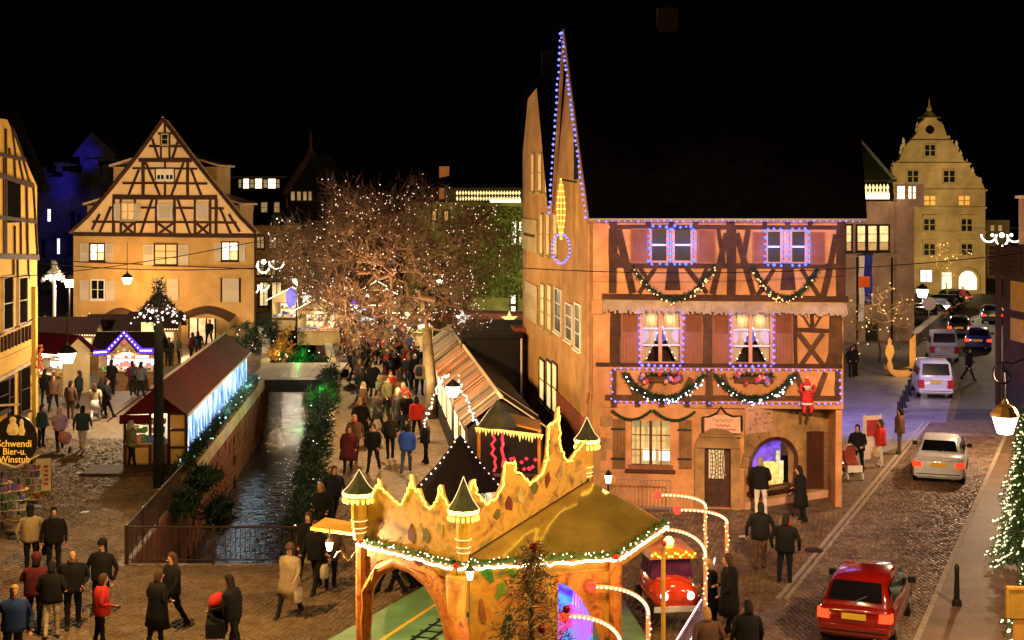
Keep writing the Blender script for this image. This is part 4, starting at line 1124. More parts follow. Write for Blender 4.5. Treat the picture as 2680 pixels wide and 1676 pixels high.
for q in ((1372, 560, 1426, 738), (1612, 565, 1552, 740), (1312, 770, 1440, 1073), (1655, 775, 1543, 1075), (1252, 838, 1160, 1068), (1722, 840, 1812, 1070), (1372, 1105, 1265, 1420), (1600, 1105, 1715, 1424), (998, 1180, 895, 1415), (1978, 1180, 2082, 1425),
          (1100, 1318, 1208, 1418), (1205, 1318, 1100, 1418), (1420, 1320, 1562, 1422), (1562, 1320, 1420, 1422), (1770, 1322, 1885, 1425), (1885, 1322, 1770, 1425), (900, 1240, 830, 1380), (2060, 1240, 2160, 1400)): Bh(*q, 17)
r1 = lambda x0, x1, y0, y1: fh.rect(Z1(x0, y0)[0], Z1(x1, y0)[0], Z1(x0, y0)[1], Z1(x0, y1)[1])
r2 = lambda x0, x1, y0, y1: fh.rect(Z2(x0, y0)[0], Z2(x1, y0)[0], Z2(x0, y0)[1], Z2(x0, y1)[1])
window(gh, fh, r1(1462, 1512, 525, 610), 1, 2, M_GREYSH, M_GLASS, .07, .1)
for q in ((1420, 1478, 845, 925), (1500, 1558, 845, 925)): window(gh, fh, r1(*q), 2, 2, M_WHITE, [M_GLASS, E_LITWD], .08, .1)
window(gh, fh, r1(1102, 1208, 1142, 1288), 2, 2, M_GREYSH, E_LITWD, .07, .1)
for q in ((1032, 1086, 1145, 1295), (1216, 1264, 1148, 1298), (1420, 1556, 1145, 1290), (1770, 1880, 1140, 1292)): shutter(gh, fh, r1(*q), M_WSH, 9, .12)
for q, gl in (((818, 938, 0, 140), E_LITWW), ((1398, 1590, 2, 178), E_LITWD), ((2002, 2138, -15, 138), E_LITWW), ((828, 938, 325, 488), M_GLASS)):
    window(gh, fh, r2(*q), 2, 2 if q[0] != 1398 else 3, M_WHITE if q[2] > 300 else M_RT, [gl, gl, E_LITW if gl is E_LITWW else gl], .09, .06)
for q in ((722, 798, -8, 152), (946, 1018, -6, 154), (1292, 1386, 2, 186), (1606, 1698, 6, 190), (1930, 1990, -12, 150), (2154, 2208, -10, 152), (722, 802, 325, 500), (956, 1032, 330, 506), (1396, 1486, 312, 500), (1510, 1606, 314, 502), (2004, 2150, 308, 516)):
    shutter(gh, fh, r2(*q), M_WSH, 9, .06, half=.45)
Bh2 = lambda *q: beam(gh, fh, Z2, *q[:4], q[4] * .29106, M_RT, out=.05, name='string_course')
Bh2(665, 155, 2290, 222, 9)
fr4 = r2(2000, 2154, 300, 520)
for u0, u1, z0, z1 in ((fr4[0] - .1, fr4[0], fr4[2], fr4[3]), (fr4[1], fr4[1] + .1, fr4[2], fr4[3])):
    mb = MB(); fh.box(mb, u0, u1, z0, z1, .004, .09); mb.build('window_surround', M_RT, gh)
# shop front and canopies
sr = r2(1705, 1940, 665, 980)
mb = MB(); fh.box(mb, sr[0], sr[1], max(.1, sr[2]), sr[3], .02, .06); mb.build('shop_window', em('shop front glow', (1.0, .62, .28), 1.3, dim=.75, scale=1.6), gh)
for k in range(4):
    mb = MB(); u = sr[0] + (sr[1] - sr[0]) * k / 3; fh.box(mb, u - .05, u + .05, .05, sr[3], .061, .12); mb.build('shop_mullion', M_RT, gh)
for (x0, x1, y) in ((930, 1250, 640), (1640, 2120, 625)):
    a = r2(x0, x1, y - 60, y); mb = MB(); n = 10; rings = []
    for i in range(n + 1):
        u = a[0] + (a[1] - a[0]) * i / n; z = a[2] + .55 * math.sin(math.pi * i / n)
        rings.append([fh.pt(u, z, .02), fh.pt(u, z - .35, 1.1), fh.pt(u, z - .42, 1.1), fh.pt(u, z - .08, .02)])
    mb.loft(rings); mb.build('awning', pm('brown awning', (.09, .045, .025), .2, 4, .8, .1), gh)
mb = MB(); mb.tube([fh.pt(fh.L + .1, ze, .15), fh.pt(fh.L + .1, 0, .15)], .07, 5); mb.build('drain_pipe', M_RT, gh)
# lamp hung in front of it
c = P(333, 728, 93.4)
def hung_lamp(pos, w, label, up=1.2, mat=None, cap=None, nm='hanging_lantern'):
    t = thing(nm, pos, label, 'lantern')
    mb = MB(); mb.lathe(pos + Vector((0, 0, -w * .55)), [(w * .28, 0), (w * .5, w * .55), (w * .49, w * .57)], 10); mb.build('lamp_glass', mat or E_LAMP, t)
    mb = MB(); mb.lathe(pos + Vector((0, 0, w * .03)), [(w * .56, 0), (w * .5, w * .1), (w * .3, w * .3), (w * .1, w * .42), (w * .07, w * .6)], 10); mb.build('cap', cap or M_BLACK, t)
    mb = MB(); mb.tube([pos + Vector((0, 0, w * .5)), pos + Vector((0, 0, w * .5 + up))], .02, 4); mb.build('hanger', M_BLACK, t)
    return t
hung_lamp(c, .7, 'lit lantern hanging before the cream gable house', 2.0)
lamp('wall_lantern_light', 'POINT', c + Vector((0, .6, -.3)), 420, (1.0, .5, .12), .1)

# ---- timber house cut by the left edge
ft = Fac(((-90 - 1340) / FPX * 50.8, 50.8), ((97 - 1340) / FPX * 59.0, 59.0))
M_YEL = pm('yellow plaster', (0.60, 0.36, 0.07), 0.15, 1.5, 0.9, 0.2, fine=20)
lh = thing('yellow_timber_house', ft.A, 'yellow half-timbered house cut off by the left edge', 'house', rz=ft.rz)
ZL = zoomer(0, 280, .31746); ZM = zoomer(0, 740, .3042)
zeL = ft.uz(90, 485)[1]
tz = ft.uz(12, 292)
mb = MB(); mb.prism([ft.pt(0, 0), ft.pt(ft.L, 0), ft.pt(ft.L, zeL), ft.pt(tz[0] + .3, tz[1] - .3), ft.pt(0, zeL + 2.5)], -ft.n * .4); mb.build('wall', M_YEL, lh)
mb = MB(); mb.poly([ft.pt(ft.L, 0), ft.pt(ft.L, zeL), ft.pt(ft.L, zeL, -9), ft.pt(ft.L, 0, -9)]); mb.build('wall', pm('shadow toned side render', (.3, .18, .06), .2, 2, .9, .2), lh)  # shadow of the side wall put into a darker plaster colour
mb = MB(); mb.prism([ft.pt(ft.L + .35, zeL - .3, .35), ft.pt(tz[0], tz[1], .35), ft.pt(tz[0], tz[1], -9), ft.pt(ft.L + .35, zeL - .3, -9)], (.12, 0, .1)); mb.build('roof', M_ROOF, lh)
BL = lambda *q: beam(lh, ft, ZL, *q[:4], q[4] * .31746, M_RT, out=.07, wsc=1.3)
for q in ((-80, 375, 205, 440, 22), (-80, 545, 265, 648, 34), (-80, 905, 290, 948, 26), (-80, 1228, 312, 1242, 34)): BL(*q)
for q in ((40, 180, 42, 1220, 18), (70, 340, 72, 400, 20), (85, 100, 125, 420, 10), (100, 180, 190, 430, 14), (110, 420, 118, 590, 14), (150, 440, 185, 610, 14), (185, 440, 240, 640, 14), (212, 650, 222, 1225, 16), (165, 940, 168, 1225, 14), (115, 980, 118, 1225, 14), (268, 640, 305, 1240, 16), (25, 420, 28, 1225, 14), (140, 1250, 142, 1400, 18), (105, 1250, 106, 1400, 14), (228, 1250, 232, 1420, 14)): BL(*q)
def lr(Z, x0, x1, y0, y1): return ft.rect(Z(x0, y0)[0], Z(x1, y0)[0], Z(x0, y0)[1], Z(x0, y1)[1])
mb = MB(); r = lr(ZL, 48, 162, 600, 955); ft.box(mb, *r[:2], *r[2:], .02, .05); mb.build('loft_opening', M_UNLIT, lh)
for Z, q in ((ZM, (18, 100, -40, 395)), (ZM, (152, 222, -40, 345)), (ZM, (70, 105, 820, 1150)), (ZM, (165, 240, 735, 1100)), (ZM, (-40, 60, 850, 1100))):
    window(lh, ft, lr(Z, *q), 1, 2, M_CREAM if q[2] < 0 else M_RT, M_UNLIT, .08, .06)
BM = lambda *q: beam(lh, ft, ZM, *q[:4], q[4] * .3042, M_YEL if len(q) < 6 else q[5], out=.12)
BM(-40, 465, 305, 300, 10, M_RT); BM(-40, 690, 250, 560, 34); BM(-30, 840, 240, 690, 30, M_CREAM)
for k in range(9):
    x = 5 + k * 30; BM(x, 470 - x * .45, x, 600 - x * .45, 9, M_RT)
BM(288, 40, 292, 1290, 62)
mb = MB(); ctr = ft.uz(*ZM(290, 660))
for k in range(26): mb.bulb(ft.pt(ctr[0] + random.gauss(0, .18), ctr[1] + random.gauss(0, .35), .25), random.uniform(.05, .11))
t = thing('red_leaf_spray', ft.pt(ctr[0], ctr[1], .2), 'spray of orange red leaves on the corner post of the yellow house', 'decoration'); mb.build('leaves', pm('orange red leaves', (.6, .13, .04), .3, 6, .7, 0), t, kind='stuff')

# ---- blue lit building far left
fbz = Fac(((60 - 1340) / FPX * 150, 150), ((300 - 1340) / FPX * 150, 150))
bb_ = thing('blue_lit_building', fbz.A, 'dark building washed with blue light behind the huts', 'building')
M_DKW = pm('dark blotched wall', (0.06, 0.055, 0.06), 0.9, .28, 0.9, 0.3, fine=4)  # strong blotches put the patchy blue light into the wall colour
zz0 = fbz.uz(100, 470)[1]
mb = MB(); mb.prism([fbz.pt(0, 0), fbz.pt(fbz.L, 0), fbz.pt(fbz.L, fbz.uz(0, 400)[1]), fbz.pt(fbz.L * .75, fbz.uz(0, 345)[1]), fbz.pt(fbz.L * .5, fbz.uz(0, 420)[1]), fbz.pt(0, zz0)], -fbz.n * 6); mb.build('wall', M_DKW, bb_)
for q in ((125, 133, 548, 580), (150, 157, 625, 665)):
    window(bb_, fbz, fbz.rect(*q), 1, 2, M_DKW, em('pale violet window', (.75, .7, 1), 2.2), .1, .05, False)
for q in ((185, 200, 555, 600), (200, 212, 560, 600), (108, 120, 625, 680), (175, 190, 620, 670)):
    window(bb_, fbz, fbz.rect(*q), 1, 3, M_DKW, M_GLASS, .12, .05, False)
for q in ((60, 300, 610, 618), (60, 300, 675, 681)):
    mb = MB(); r = fbz.rect(*q); fbz.box(mb, *r, .003, .3); mb.build('cornice', M_DKW, bb_)
rng2 = random.Random(4)  # near-black blocks added to break the blue wash into dark patches
for k in range(46):
    u = rng2.uniform(0, fbz.L); z = rng2.uniform(12, zz0 + 1); mb = MB(); fbz.box(mb, u, u + rng2.uniform(.5, 1.4), z, z + rng2.uniform(.4, 1.5), .002, rng2.uniform(.1, .5)); mb.build('shadow_block', (M_DKW, M_ROOF, M_ROOF)[k % 3], bb_)

# ---- long dark house and its gabled wing in the back
fd = Fac(((585 - 1340) / FPX * 140, 140), ((900 - 1340) / FPX * 138, 138))
dk = thing('dark_long_house', fd.A, 'long dark house with lit dormer band behind the cream gable house', 'house')
M_DKH = pm('dark brown wall', (0.035, 0.025, 0.018), 0.4, 1, 0.9, 0.3, fine=8)
zq = lambda y: fd.uz(700, y)[1]
mb = MB(); fd.box(mb, 0, fd.L * .65, 0, zq(520), -8, 0); mb.build('wall', M_DKH, dk)
mb = MB(); mb.prism([fd.pt(-.5, zq(525), .5), fd.pt(fd.L * .66, zq(525), .5), fd.pt(fd.L * .66, zq(462), -3), fd.pt(-.5, zq(462), -3)], (0, 0, .3)); mb.build('roof', M_ROOF, dk)
mb = MB(); fd.box(mb, -.3, fd.L * .5, zq(500), zq(466), -3, -.2); mb.build('dormer_band', M_DKH, dk)
mb = MB(); fd.box(mb, -.6, fd.L * .52, zq(466), zq(461), -4, .1); mb.build('dormer_roof', pm('zinc sheet', (.3, .28, .27), .2, 3, .6, .1), dk)
for q in ((637, 652, 468, 494), (668, 686, 468, 494), (702, 722, 468, 494), (625, 632, 470, 492), (655, 665, 470, 492), (690, 700, 470, 492), (724, 732, 470, 492)):
    window(dk, fd, fd.rect(*q, -.2), 1, 2, M_DKH, E_LITWW if q[1] - q[0] > 12 else E_LITWD, .06, -.15, False)
for q in ((648, 664, 530, 556), (684, 700, 530, 556), (718, 732, 530, 556)): window(dk, fd, fd.rect(*q), 1, 2, M_DKH, E_LITWD, .08, .06)
wing = thing('dark_gabled_wing', fd.pt(fd.L * .55, 0, 2), 'dark gabled timber wing with a small crest behind the trees', 'house')
g = lambda x, y: fd.pt(*fd.uz(x, y, 2.0), 2.0)
mb = MB(); mb.prism([g(750, 760), g(875, 760), g(875, 505), g(812, 402), g(750, 500)], -fd.n * 7); mb.build('wall', M_DKH, wing)
mb = MB(); mb.bar(g(745, 508), g(818, 398), .5, .6, fd.n); mb.build('verge_board', pm('brown verge', (.16, .09, .05), .2, 3, .9, .1), wing)
mb = MB(); mb.bar(g(812, 400), g(880, 508), .5, .6, fd.n); mb.build('verge_board', M_DKH, wing)
mb = MB(); mb.lathe(g(813, 400), [(.25, 0), (.12, .8), (.2, 1.0), (.03, 2.2)], 6); mb.build('finial', MATS['brown verge'], wing)
for q in ((762, 772, 502, 525), (778, 788, 502, 525), (794, 803, 502, 525), (808, 816, 502, 525)): window(wing, fd, fd.rect(*q, 2), 1, 1, MATS['brown verge'], E_LITWD, .1, 2.06, False)
# ---- orange lit house between the gable house and the tree
fo = Fac(((640 - 1340) / FPX * 122, 122), ((790 - 1340) / FPX * 124, 124))
oh = thing('orange_lit_house', fo.A, 'orange lit shop house glimpsed behind the cream gable house', 'house')
mb = MB(); fo.box(mb, 0, fo.L, 0, fo.uz(700, 585)[1], -5, 0); mb.build('wall', pm('orange render', (.62, .33, .07), .2, .8, .9, .2), oh)
for k, q in enumerate(((672, 690, 690, 720), (700, 720, 690, 720), (680, 700, 740, 800), (712, 735, 740, 805), (672, 690, 620, 650), (705, 722, 620, 650))): window(oh, fo, fo.rect(*q), 2, 2, M_RT, E_LITW if k in (2, 3) else E_LITWD, .1, .06)
mb = MB(); fo.box(mb, -.3, fo.L + .3, fo.uz(700, 590)[1], fo.uz(700, 580)[1], -5, .5); mb.build('eave', M_ROOF, oh)

# ---- green lit ivy house
fv = Fac(((1060 - 1340) / FPX * 100, 100), ((1420 - 1340) / FPX * 97, 97))
iv = thing('green_lit_house', fv.A, 'house with green lit ivy wall and lattice eave behind the big tree', 'house')
M_IVW = pm('ivy grown wall', (0.16, 0.15, 0.05), 0.55, .7, 0.9, 0.5, fine=6)
vz = lambda y: fv.uz(1300, y)[1]
mb = MB(); fv.box(mb, 0, fv.L, 0, vz(530), -9, 0); mb.build('wall', M_IVW, iv)
mb = MB(); mb.prism([fv.pt(-.5, vz(492), .4), fv.pt(fv.L, vz(492), .4), fv.pt(fv.L, vz(340), -6), fv.pt(2.0, vz(340), -6)], (0, 0, .2)); mb.build('roof', M_ROOF, iv)
mb = MB(); fv.box(mb, 3.0, fv.L, vz(528), vz(490), .003, .15); lat = mb.build('lattice_band', M_DKH, iv)
E_LAT = em('lattice glow', (1.0, .78, .32), 1.2)
e0 = fv.uz(1195, 505)[0]; e1 = fv.uz(1365, 505)[0]; n = 22
for k in range(n):
    u = e0 + (e1 - e0) * k / n
    for row in range(2):
        mb = MB(); z = vz(520) + row * .38; w = (e1 - e0) / n
        mb.prism([fv.pt(u + w * .1, z, .16), fv.pt(u + w * .5, z + .16, .16), fv.pt(u + w * .9, z, .16), fv.pt(u + w * .5, z - .16, .16)], fv.n * .03); mb.build('lattice_light', E_LAT, lat)
mb = MB(); fv.box(mb, fv.uz(1285, 520)[0], e1, vz(518) - .32, vz(518) - .12, .16, .2); mb.build('light_strip', em('strip glow', (1, .85, .5), 2.2), lat)
for q, gl in (((1340, 1352, 580, 640), E_LITWW), ((1360, 1366, 580, 640), E_LITWW), ((1338, 1350, 772, 795), E_LITWW), ((1338, 1350, 802, 818), E_LITWW), ((1132, 1142, 553, 578), E_LITWD), ((1164, 1174, 553, 578), E_LITWD)): window(iv, fv, fv.rect(*q), 1, 2, M_DKH, gl, .1, .08)
mb = MB(); fv.box(mb, fv.uz(1215, 800)[0], fv.uz(1225, 800)[0], 0, vz(540), .004, .2); mb.build('drain_pipe', M_DKH, iv)
mb = MB(); rng3 = random.Random(9)
for k in range(5000):
    u = rng3.uniform(fv.uz(1200, 600)[0], fv.L); z = rng3.uniform(3, vz(545)); p = fv.pt(u, z, .05 + rng3.uniform(0, .3)); s_ = rng3.uniform(.06, .15)
    d = Vector((rng3.gauss(0, 1), rng3.gauss(0, 1), rng3.gauss(0, 1))).normalized() * s_; e = d.cross(Vector((rng3.random(), rng3.random(), 1))).normalized() * s_
    mb._add([p - d, p + e, p + d, p - e], [(0, 1, 2, 3)])
mb.build('ivy', pm('ivy leaves', (.14, .16, .04), .5, 3, .7, 0), iv, kind='stuff')
c = P(1163, 447, 100)
mb = MB(); mb.box(c.x - .35, c.x + .35, c.y - .3, c.y + .3, c.z - 2, c.z + .3); mb.build('chimney', pm('light toned chimney brick', (.5, .2, .1), .2, 4, .9, .2), iv)  # lit copy of the chimney brick, the light put into its colour
mb = MB(); fv.box(mb, -2.0, fv.L, 1.75, 2.1, .3, 3.0); hb = mb.build('red_canopy_roof', pm('dark red roof sheets', (.12, .03, .02), .3, 3, .8, .2), iv)

# ---- market hall beside the far plaza (pink stone, banners)
Z4 = zoomer(2180, 240, .37037); Z5 = zoomer(2180, 640, .2117)
fk = Fac(((2200 - 1340) / FPX * 97, 97), ((2382 - 1340) / FPX * 98.6, 98.6))
kh = thing('market_hall', fk.A, 'pink stone market hall with long banners and a green tiled roof', 'building')
M_PINK = pm('pink sandstone', (0.44, 0.30, 0.20), 0.3, 1, 0.85, 0.3, fine=10)
r4 = lambda x0, x1, y0, y1, o=0: fk.rect(Z4(x0, y0)[0], Z4(x1, y0)[0], Z4(x0, y0)[1], Z4(x0, y1)[1], o)
r5 = lambda x0, x1, y0, y1, o=0: fk.rect(Z5(x0, y0)[0], Z5(x1, y0)[0], Z5(x0, y0)[1], Z5(x0, y1)[1], o)
kz = lambda y: fk.uz(*Z4(300, y))[1]
mb = MB(); fk.box(mb, -3, fk.L, 0, kz(775), -8, 0); mb.build('wall', M_PINK, kh)
a = r4(430, 535, 660, 800); mb = MB(); fk.box(mb, a[0], fk.L + .1, 0, kz(790), .003, .35); mb.build('pilaster', M_PINK, kh)
a = r4(436, 600, 655, 808); mb = MB(); fk.box(mb, *a, .1, .7); bay = mb.build('bay', M_PINK, kh)
for q in ((452, 505, 668, 760), (530, 552, 670, 758), (562, 582, 670, 758)): window(bay, fk, r4(*q, .7), 1, 2, M_PINK, E_LITWW, .05, .74, False)
a = r4(190, 392, 655, 765); mb = MB(); fk.box(mb, -2, a[1], a[2], a[3], .003, .1); par_ = mb.build('balustrade', M_DKH, kh)
for k in range(8):
    for row in range(2):
        w = (a[1] - a[0]) / 8; u = a[0] + w * k; z = a[2] + (a[3] - a[2]) * (.45 + .33 * row)
        mb = MB(); mb.prism([fk.pt(u + w * .1, z, .1), fk.pt(u + w * .5, z + .26, .1), fk.pt(u + w * .9, z, .1), fk.pt(u + w * .5, z - .26, .1)], fk.n * .04); mb.build('lattice_light', E_LAT, par_)
mb = MB(); fk.box(mb, a[0], a[1], a[2] + .05, a[2] + .45, .101, .14); mb.build('light_strip', MATS['strip glow'], par_)
mb = MB(); mb.prism([fk.pt(-3, kz(655), .4), fk.pt(*fk.uz(*Z4(430, 640)), .4), fk.pt(*fk.uz(*Z4(150, 310), -5), -5), fk.pt(-6, kz(300), -5)], (0, 0, .2)); mb.build('roof', pm('green glazed tiles', (.05, .06, .025), .5, 5, .5, .4, fine=7), kh)
mb = MB(); mb.tube([fk.pt(*fk.uz(*Z4(430, 620), .4), .4), fk.pt(*fk.uz(*Z4(150, 312), -5), -4.8)], .16, 5); mb.build('ridge_tiles', pm('pale ridge', (.35, .36, .25), .2, 5, .7, .2), kh)
for q in ((92, 126, 948, 1125), (170, 224, 950, 1122), (246, 306, 950, 1122), (326, 388, 950, 1120)): window(kh, fk, r4(*q), 1, 3, M_DKH, [E_LITWD, E_LITW, E_LITW], .12, .06)
a = r4(90, 540, 1148, 1164); mb = MB(); fk.box(mb, -1, a[1], a[2], a[3], .004, .4); mb.build('cornice', M_PINK, kh)
for x in (285, 715):
    a = r5(x, x + 22, 160, 960); mb = MB(); fk.box(mb, a[0], a[1], 0, a[3], .004, .06); mb.build('recess_dark_strip', M_DKH, kh)  # raised dark strip, the darkness of a recess put into its colour
for q, m, lab in (((318, 384, 140, 960), M_WHITE, 'long white banner on the market hall'), ((386, 484, 130, 735), pm('blue banner cloth', (.03, .05, .45), .5, 2.5, .8, .1), 'blue patterned banner on the market hall')):
    a = r5(*q, .5); t = thing('banner', fk.pt(a[0], a[2], .5), lab, 'banner')
    mb = MB(); n = 12; mb.loft([[fk.pt(a[0], a[3] + (a[2] - a[3]) * i / n, .5 + .06 * math.sin(i)), fk.pt(a[1], a[3] + (a[2] - a[3]) * i / n, .5 + .06 * math.sin(i + .6)), fk.pt(a[1], a[3] + (a[2] - a[3]) * i / n, .52 + .06 * math.sin(i + .6)), fk.pt(a[0], a[3] + (a[2] - a[3]) * i / n, .52 + .06 * math.sin(i))] for i in range(n + 1)]); mb.build('cloth', m, t)
    mb = MB(); mb.tube([fk.pt(a[0] - .1, a[3] + .05, .5), fk.pt(a[1] + .1, a[3] + .05, .5)], .05, 5); mb.build('rod', M_BLACK, t)
a = r5(322, 455, 395, 530, .7); t = thing('orange_sign', fk.pt(a[0], a[2], .7), 'square orange sign hanging across the white banner', 'sign')
mb = MB(); fk.box(mb, *a, .66, .72); mb.build('panel', pm('orange panel', (.85, .14, .01), .08, 3, .6, 0), t)
a = r5(400, 550, 960, 1240); mb = MB(); fk.box(mb, a[0], a[1], 0, a[3], .01, .06); mb.build('doorway', M_DKH, kh)

# ---- stepped gable house at the end of the street
fz = Fac(((2372 - 1340) / FPX * 146, 146), ((2579 - 1340) / FPX * 146, 146))
st = thing('stepped_gable_house', fz.A, 'tall cream stone house with stepped renaissance gable at the street end', 'house')
M_CSTN = pm('cream stone', (0.50, 0.38, 0.19), 0.28, .7, 0.85, 0.25, fine=8)
u4 = lambda x, y: fz.uz(*Z4(x, y))
rz4 = lambda x0, x1, y0, y1, o=0: fz.rect(Z4(x0, y0)[0], Z4(x1, y0)[0], Z4(x0, y0)[1], Z4(x0, y1)[1], o)
mb = MB(); fz.box(mb, u4(430, 700)[0], fz.L, 0, u4(700, 690)[1], -10, 0); mb.build('wall', M_CSTN, st)
out_ = [(430, 690), (1075, 690), (1040, 610), (985, 580), (960, 505), (910, 480), (880, 400), (832, 345), (800, 300), (780, 230), (740, 205), (730, 185), (655, 185), (640, 205), (605, 230), (590, 300), (545, 345), (500, 400), (470, 480), (430, 505), (415, 560)]
mb = MB(); mb.prism([fz.pt(*u4(*p), -.02) for p in out_], -fz.n * 1.2); gb = mb.build('gable_wall', M_CSTN, st)
mb = MB(); c = u4(692, 185); mb.lathe(fz.pt(c[0], c[1], -.6), [(1.3, 0), (.8, .3), (.4, .6), (.2, .75), (.3, .9), (.1, 1.3), (.04, 2.0)], 8); mb.build('spire', M_CSTN, st)
for y, x0, x1 in ((350, 540, 845), (510, 415, 970), (697, 420, 1085), (822, 530, 1080), (992, 528, 1078), (1165, 528, 1078)):
    a = rz4(x0, x1, y - 6, y + 8); mb = MB(); fz.box(mb, *a, .003, .3); mb.build('cornice', M_CSTN, st)
for (x, y) in ((605, 240), (775, 238), (790, 290), (830, 335), (880, 370), (910, 440), (955, 505), (995, 560), (1050, 630), (505, 350), (490, 400), (430, 515), (410, 600)):
    c = u4(x, y); mb = MB(); mb.lathe(fz.pt(c[0], c[1] - .6, -.4), [(.3, 0), (.25, .3), (.12, .5), (.18, .65), (.03, 1.0)], 6); mb.build('pinnacle', pm('light toned pinnacle stone', (.75, .68, .5), .1, 3, .8, .1), st)  # floodlight on the pinnacles put into a paler stone colour
c = u4(685, 270); mb = MB(); n = 16; mb.prism([fz.pt(c[0] + .45 * math.cos(2 * math.pi * i / n), c[1] + .45 * math.sin(2 * math.pi * i / n), .0) for i in range(n)], fz.n * .06); mb.build('oculus', M_GLASS, st)
for q, gl in (((650, 720, 378, 455), M_GLASS), ((528, 600, 560, 640), M_GLASS), ((782, 858, 560, 640), M_GLASS), ((645, 722, 738, 802), em('orange lit pane', (1, .42, .06), .9, dim=.5, scale=1)), ((888, 965, 738, 802), em('orange lit pane', (1, .42, .06), .9)),
              ((643, 718, 902, 980), M_GLASS), ((908, 980, 902, 985), M_GLASS), ((643, 718, 1078, 1155), M_GLASS), ((908, 982, 1078, 1155), M_GLASS)):
    w_ = window(st, fz, rz4(*q), 2, 2, M_CSTN if gl is not M_GLASS else M_GREYSH, gl, .18, .06, bars=.07)
    if q[2] > 800:
        a = rz4(q[0] - 15, q[1] + 15, q[2] - 30, q[2] - 18); mb = MB(); fz.box(mb, *a, .004, .35); mb.build('window_hood', M_CSTN, st)
window(st, fz, rz4(618, 698, 1262, 1345), 2, 2, M_CSTN, em('cold shop pane', (.75, .9, 1), 2.0, dim=.5, scale=1.2), .15, .06)
c = u4(950, 1330); ru = abs(u4(1022, 1330)[0] - c[0]); zb = u4(950, 1400)[1]
mb = MB(); n = 14; mb.prism([fz.pt(c[0] - ru, zb, 0), fz.pt(c[0] + ru, zb, 0)] + [fz.pt(c[0] + ru * math.cos(math.pi * i / n), c[1] + ru * 1.0 * math.sin(math.pi * i / n), 0) for i in range(n + 1)], fz.n * .08); aw = mb.build('arched_shop_window', em('arch shop glow', (1, .88, .62), 2.2, dim=.7, scale=.9), st)
mb = MB(); mb.tube([fz.pt(c[0] - ru * 1.08, zb, .1)] + [fz.pt(c[0] + ru * 1.08 * math.cos(math.pi - math.pi * i / n), c[1] + ru * 1.08 * math.sin(math.pi * i / n), .1) for i in range(n + 1)] + [fz.pt(c[0] + ru * 1.08, zb, .1)], .22, 4); mb.build('arch_moulding', M_CSTN, aw)
mb = MB(); a = rz4(770, 835, 1280, 1420); fz.box(mb, *a, .003, .1); mb.build('shop_door', em('door glow', (1, .9, .6), 1.6, dim=.6, scale=1), st)

# ---- dark timber house cut by the right edge
fe = Fac(((2618 - 1340) / FPX * 66, 66), ((2760 - 1340) / FPX * 60, 60))
eh = thing('dark_timber_house', fe.A, 'dark timber house with orange infill panels cut off by the right edge', 'house')
ez_ = lambda x, y: fe.uz(x, y)
mb = MB(); mb.prism([fe.pt(*ez_(2625, 955)), fe.pt(fe.L, 0), fe.pt(fe.L, ez_(2680, 640)[1]), fe.pt(*ez_(2625, 640))], -fe.n * 5); mb.build('wall', M_TIMBER, eh)
mb = MB(); fe.box(mb, -.05, fe.L, 0, ez_(2640, 955)[1], -4.9, -.1); mb.build('base_wall', M_DKH, eh)
M_OPAN = pm('orange infill plaster', (.58, .30, .05), .15, 2, .9, .2)
for q in ((2646, 2690, 738, 815), (2646, 2690, 836, 895)):
    mb = MB(); a = fe.rect(*q); fe.box(mb, *a, .003, .03); mb.build('infill_panel', M_OPAN, eh)
for k in range(6):
    y = 650 + k * 13; mb = MB(); a0 = ez_(2600, y); a1 = ez_(2675, y + 3); mb.bar(fe.pt(a0[0] - 0.2, a0[1], .1), fe.pt(a1[0], a1[1], .1), .2, .06, fe.n); mb.build('board', pm('dark red boards', (.06, .016, .01), .3, 3, .85, .2), eh)
mb = MB(); fe.box(mb, -.1, .25, 0, ez_(2630, 640)[1], .04, .2); mb.build('corner_post', M_TIMBER, eh)
pk = thing('pink_house_corner', P(2672, 760, 110), 'narrow pink house corner at the right edge', 'house')
c = P(2735, 700, 110); mb = MB(); mb.box(c.x - 1.9, c.x + 3, c.y, c.y + .4, 0, P(2672, 520, 110).z); mb.build('wall', pm('dull pink render', (.25, .12, .08), .2, 2, .9, .2), pk); mb = MB(); mb.box(c.x - 2.2, c.x + 3, c.y - .4, c.y + .4, P(2672, 520, 110).z, P(2672, 512, 110).z); mb.build('cornice', M_PINK, pk)
# small far yellow house down the street
fy = Fac(((2572 - 1340) / FPX * 175, 175), ((2680 - 1340) / FPX * 175, 175))
yh = thing('far_yellow_house', fy.A, 'small yellow house far down the street on the right', 'house')
mb = MB(); fy.box(mb, .5, fy.L * .65, 0, fy.uz(2620, 575)[1], -5, 0); mb.build('wall', M_CSTN, yh)
for q in ((2592, 2602, 590, 605), (2612, 2622, 590, 605)): window(yh, fy, fy.rect(*q), 1, 1, M_CSTN, E_LITWD, .1, .05)
mb = MB(); mb.prism([fy.pt(.2, fy.uz(2620, 576)[1], .3), fy.pt(fy.L * .68, fy.uz(2620, 576)[1], .3), fy.pt(fy.L * .6, fy.uz(2620, 545)[1], -3), fy.pt(1, fy.uz(2620, 545)[1], -3)], (0, 0, .2)); mb.build('roof', M_ROOF, yh)

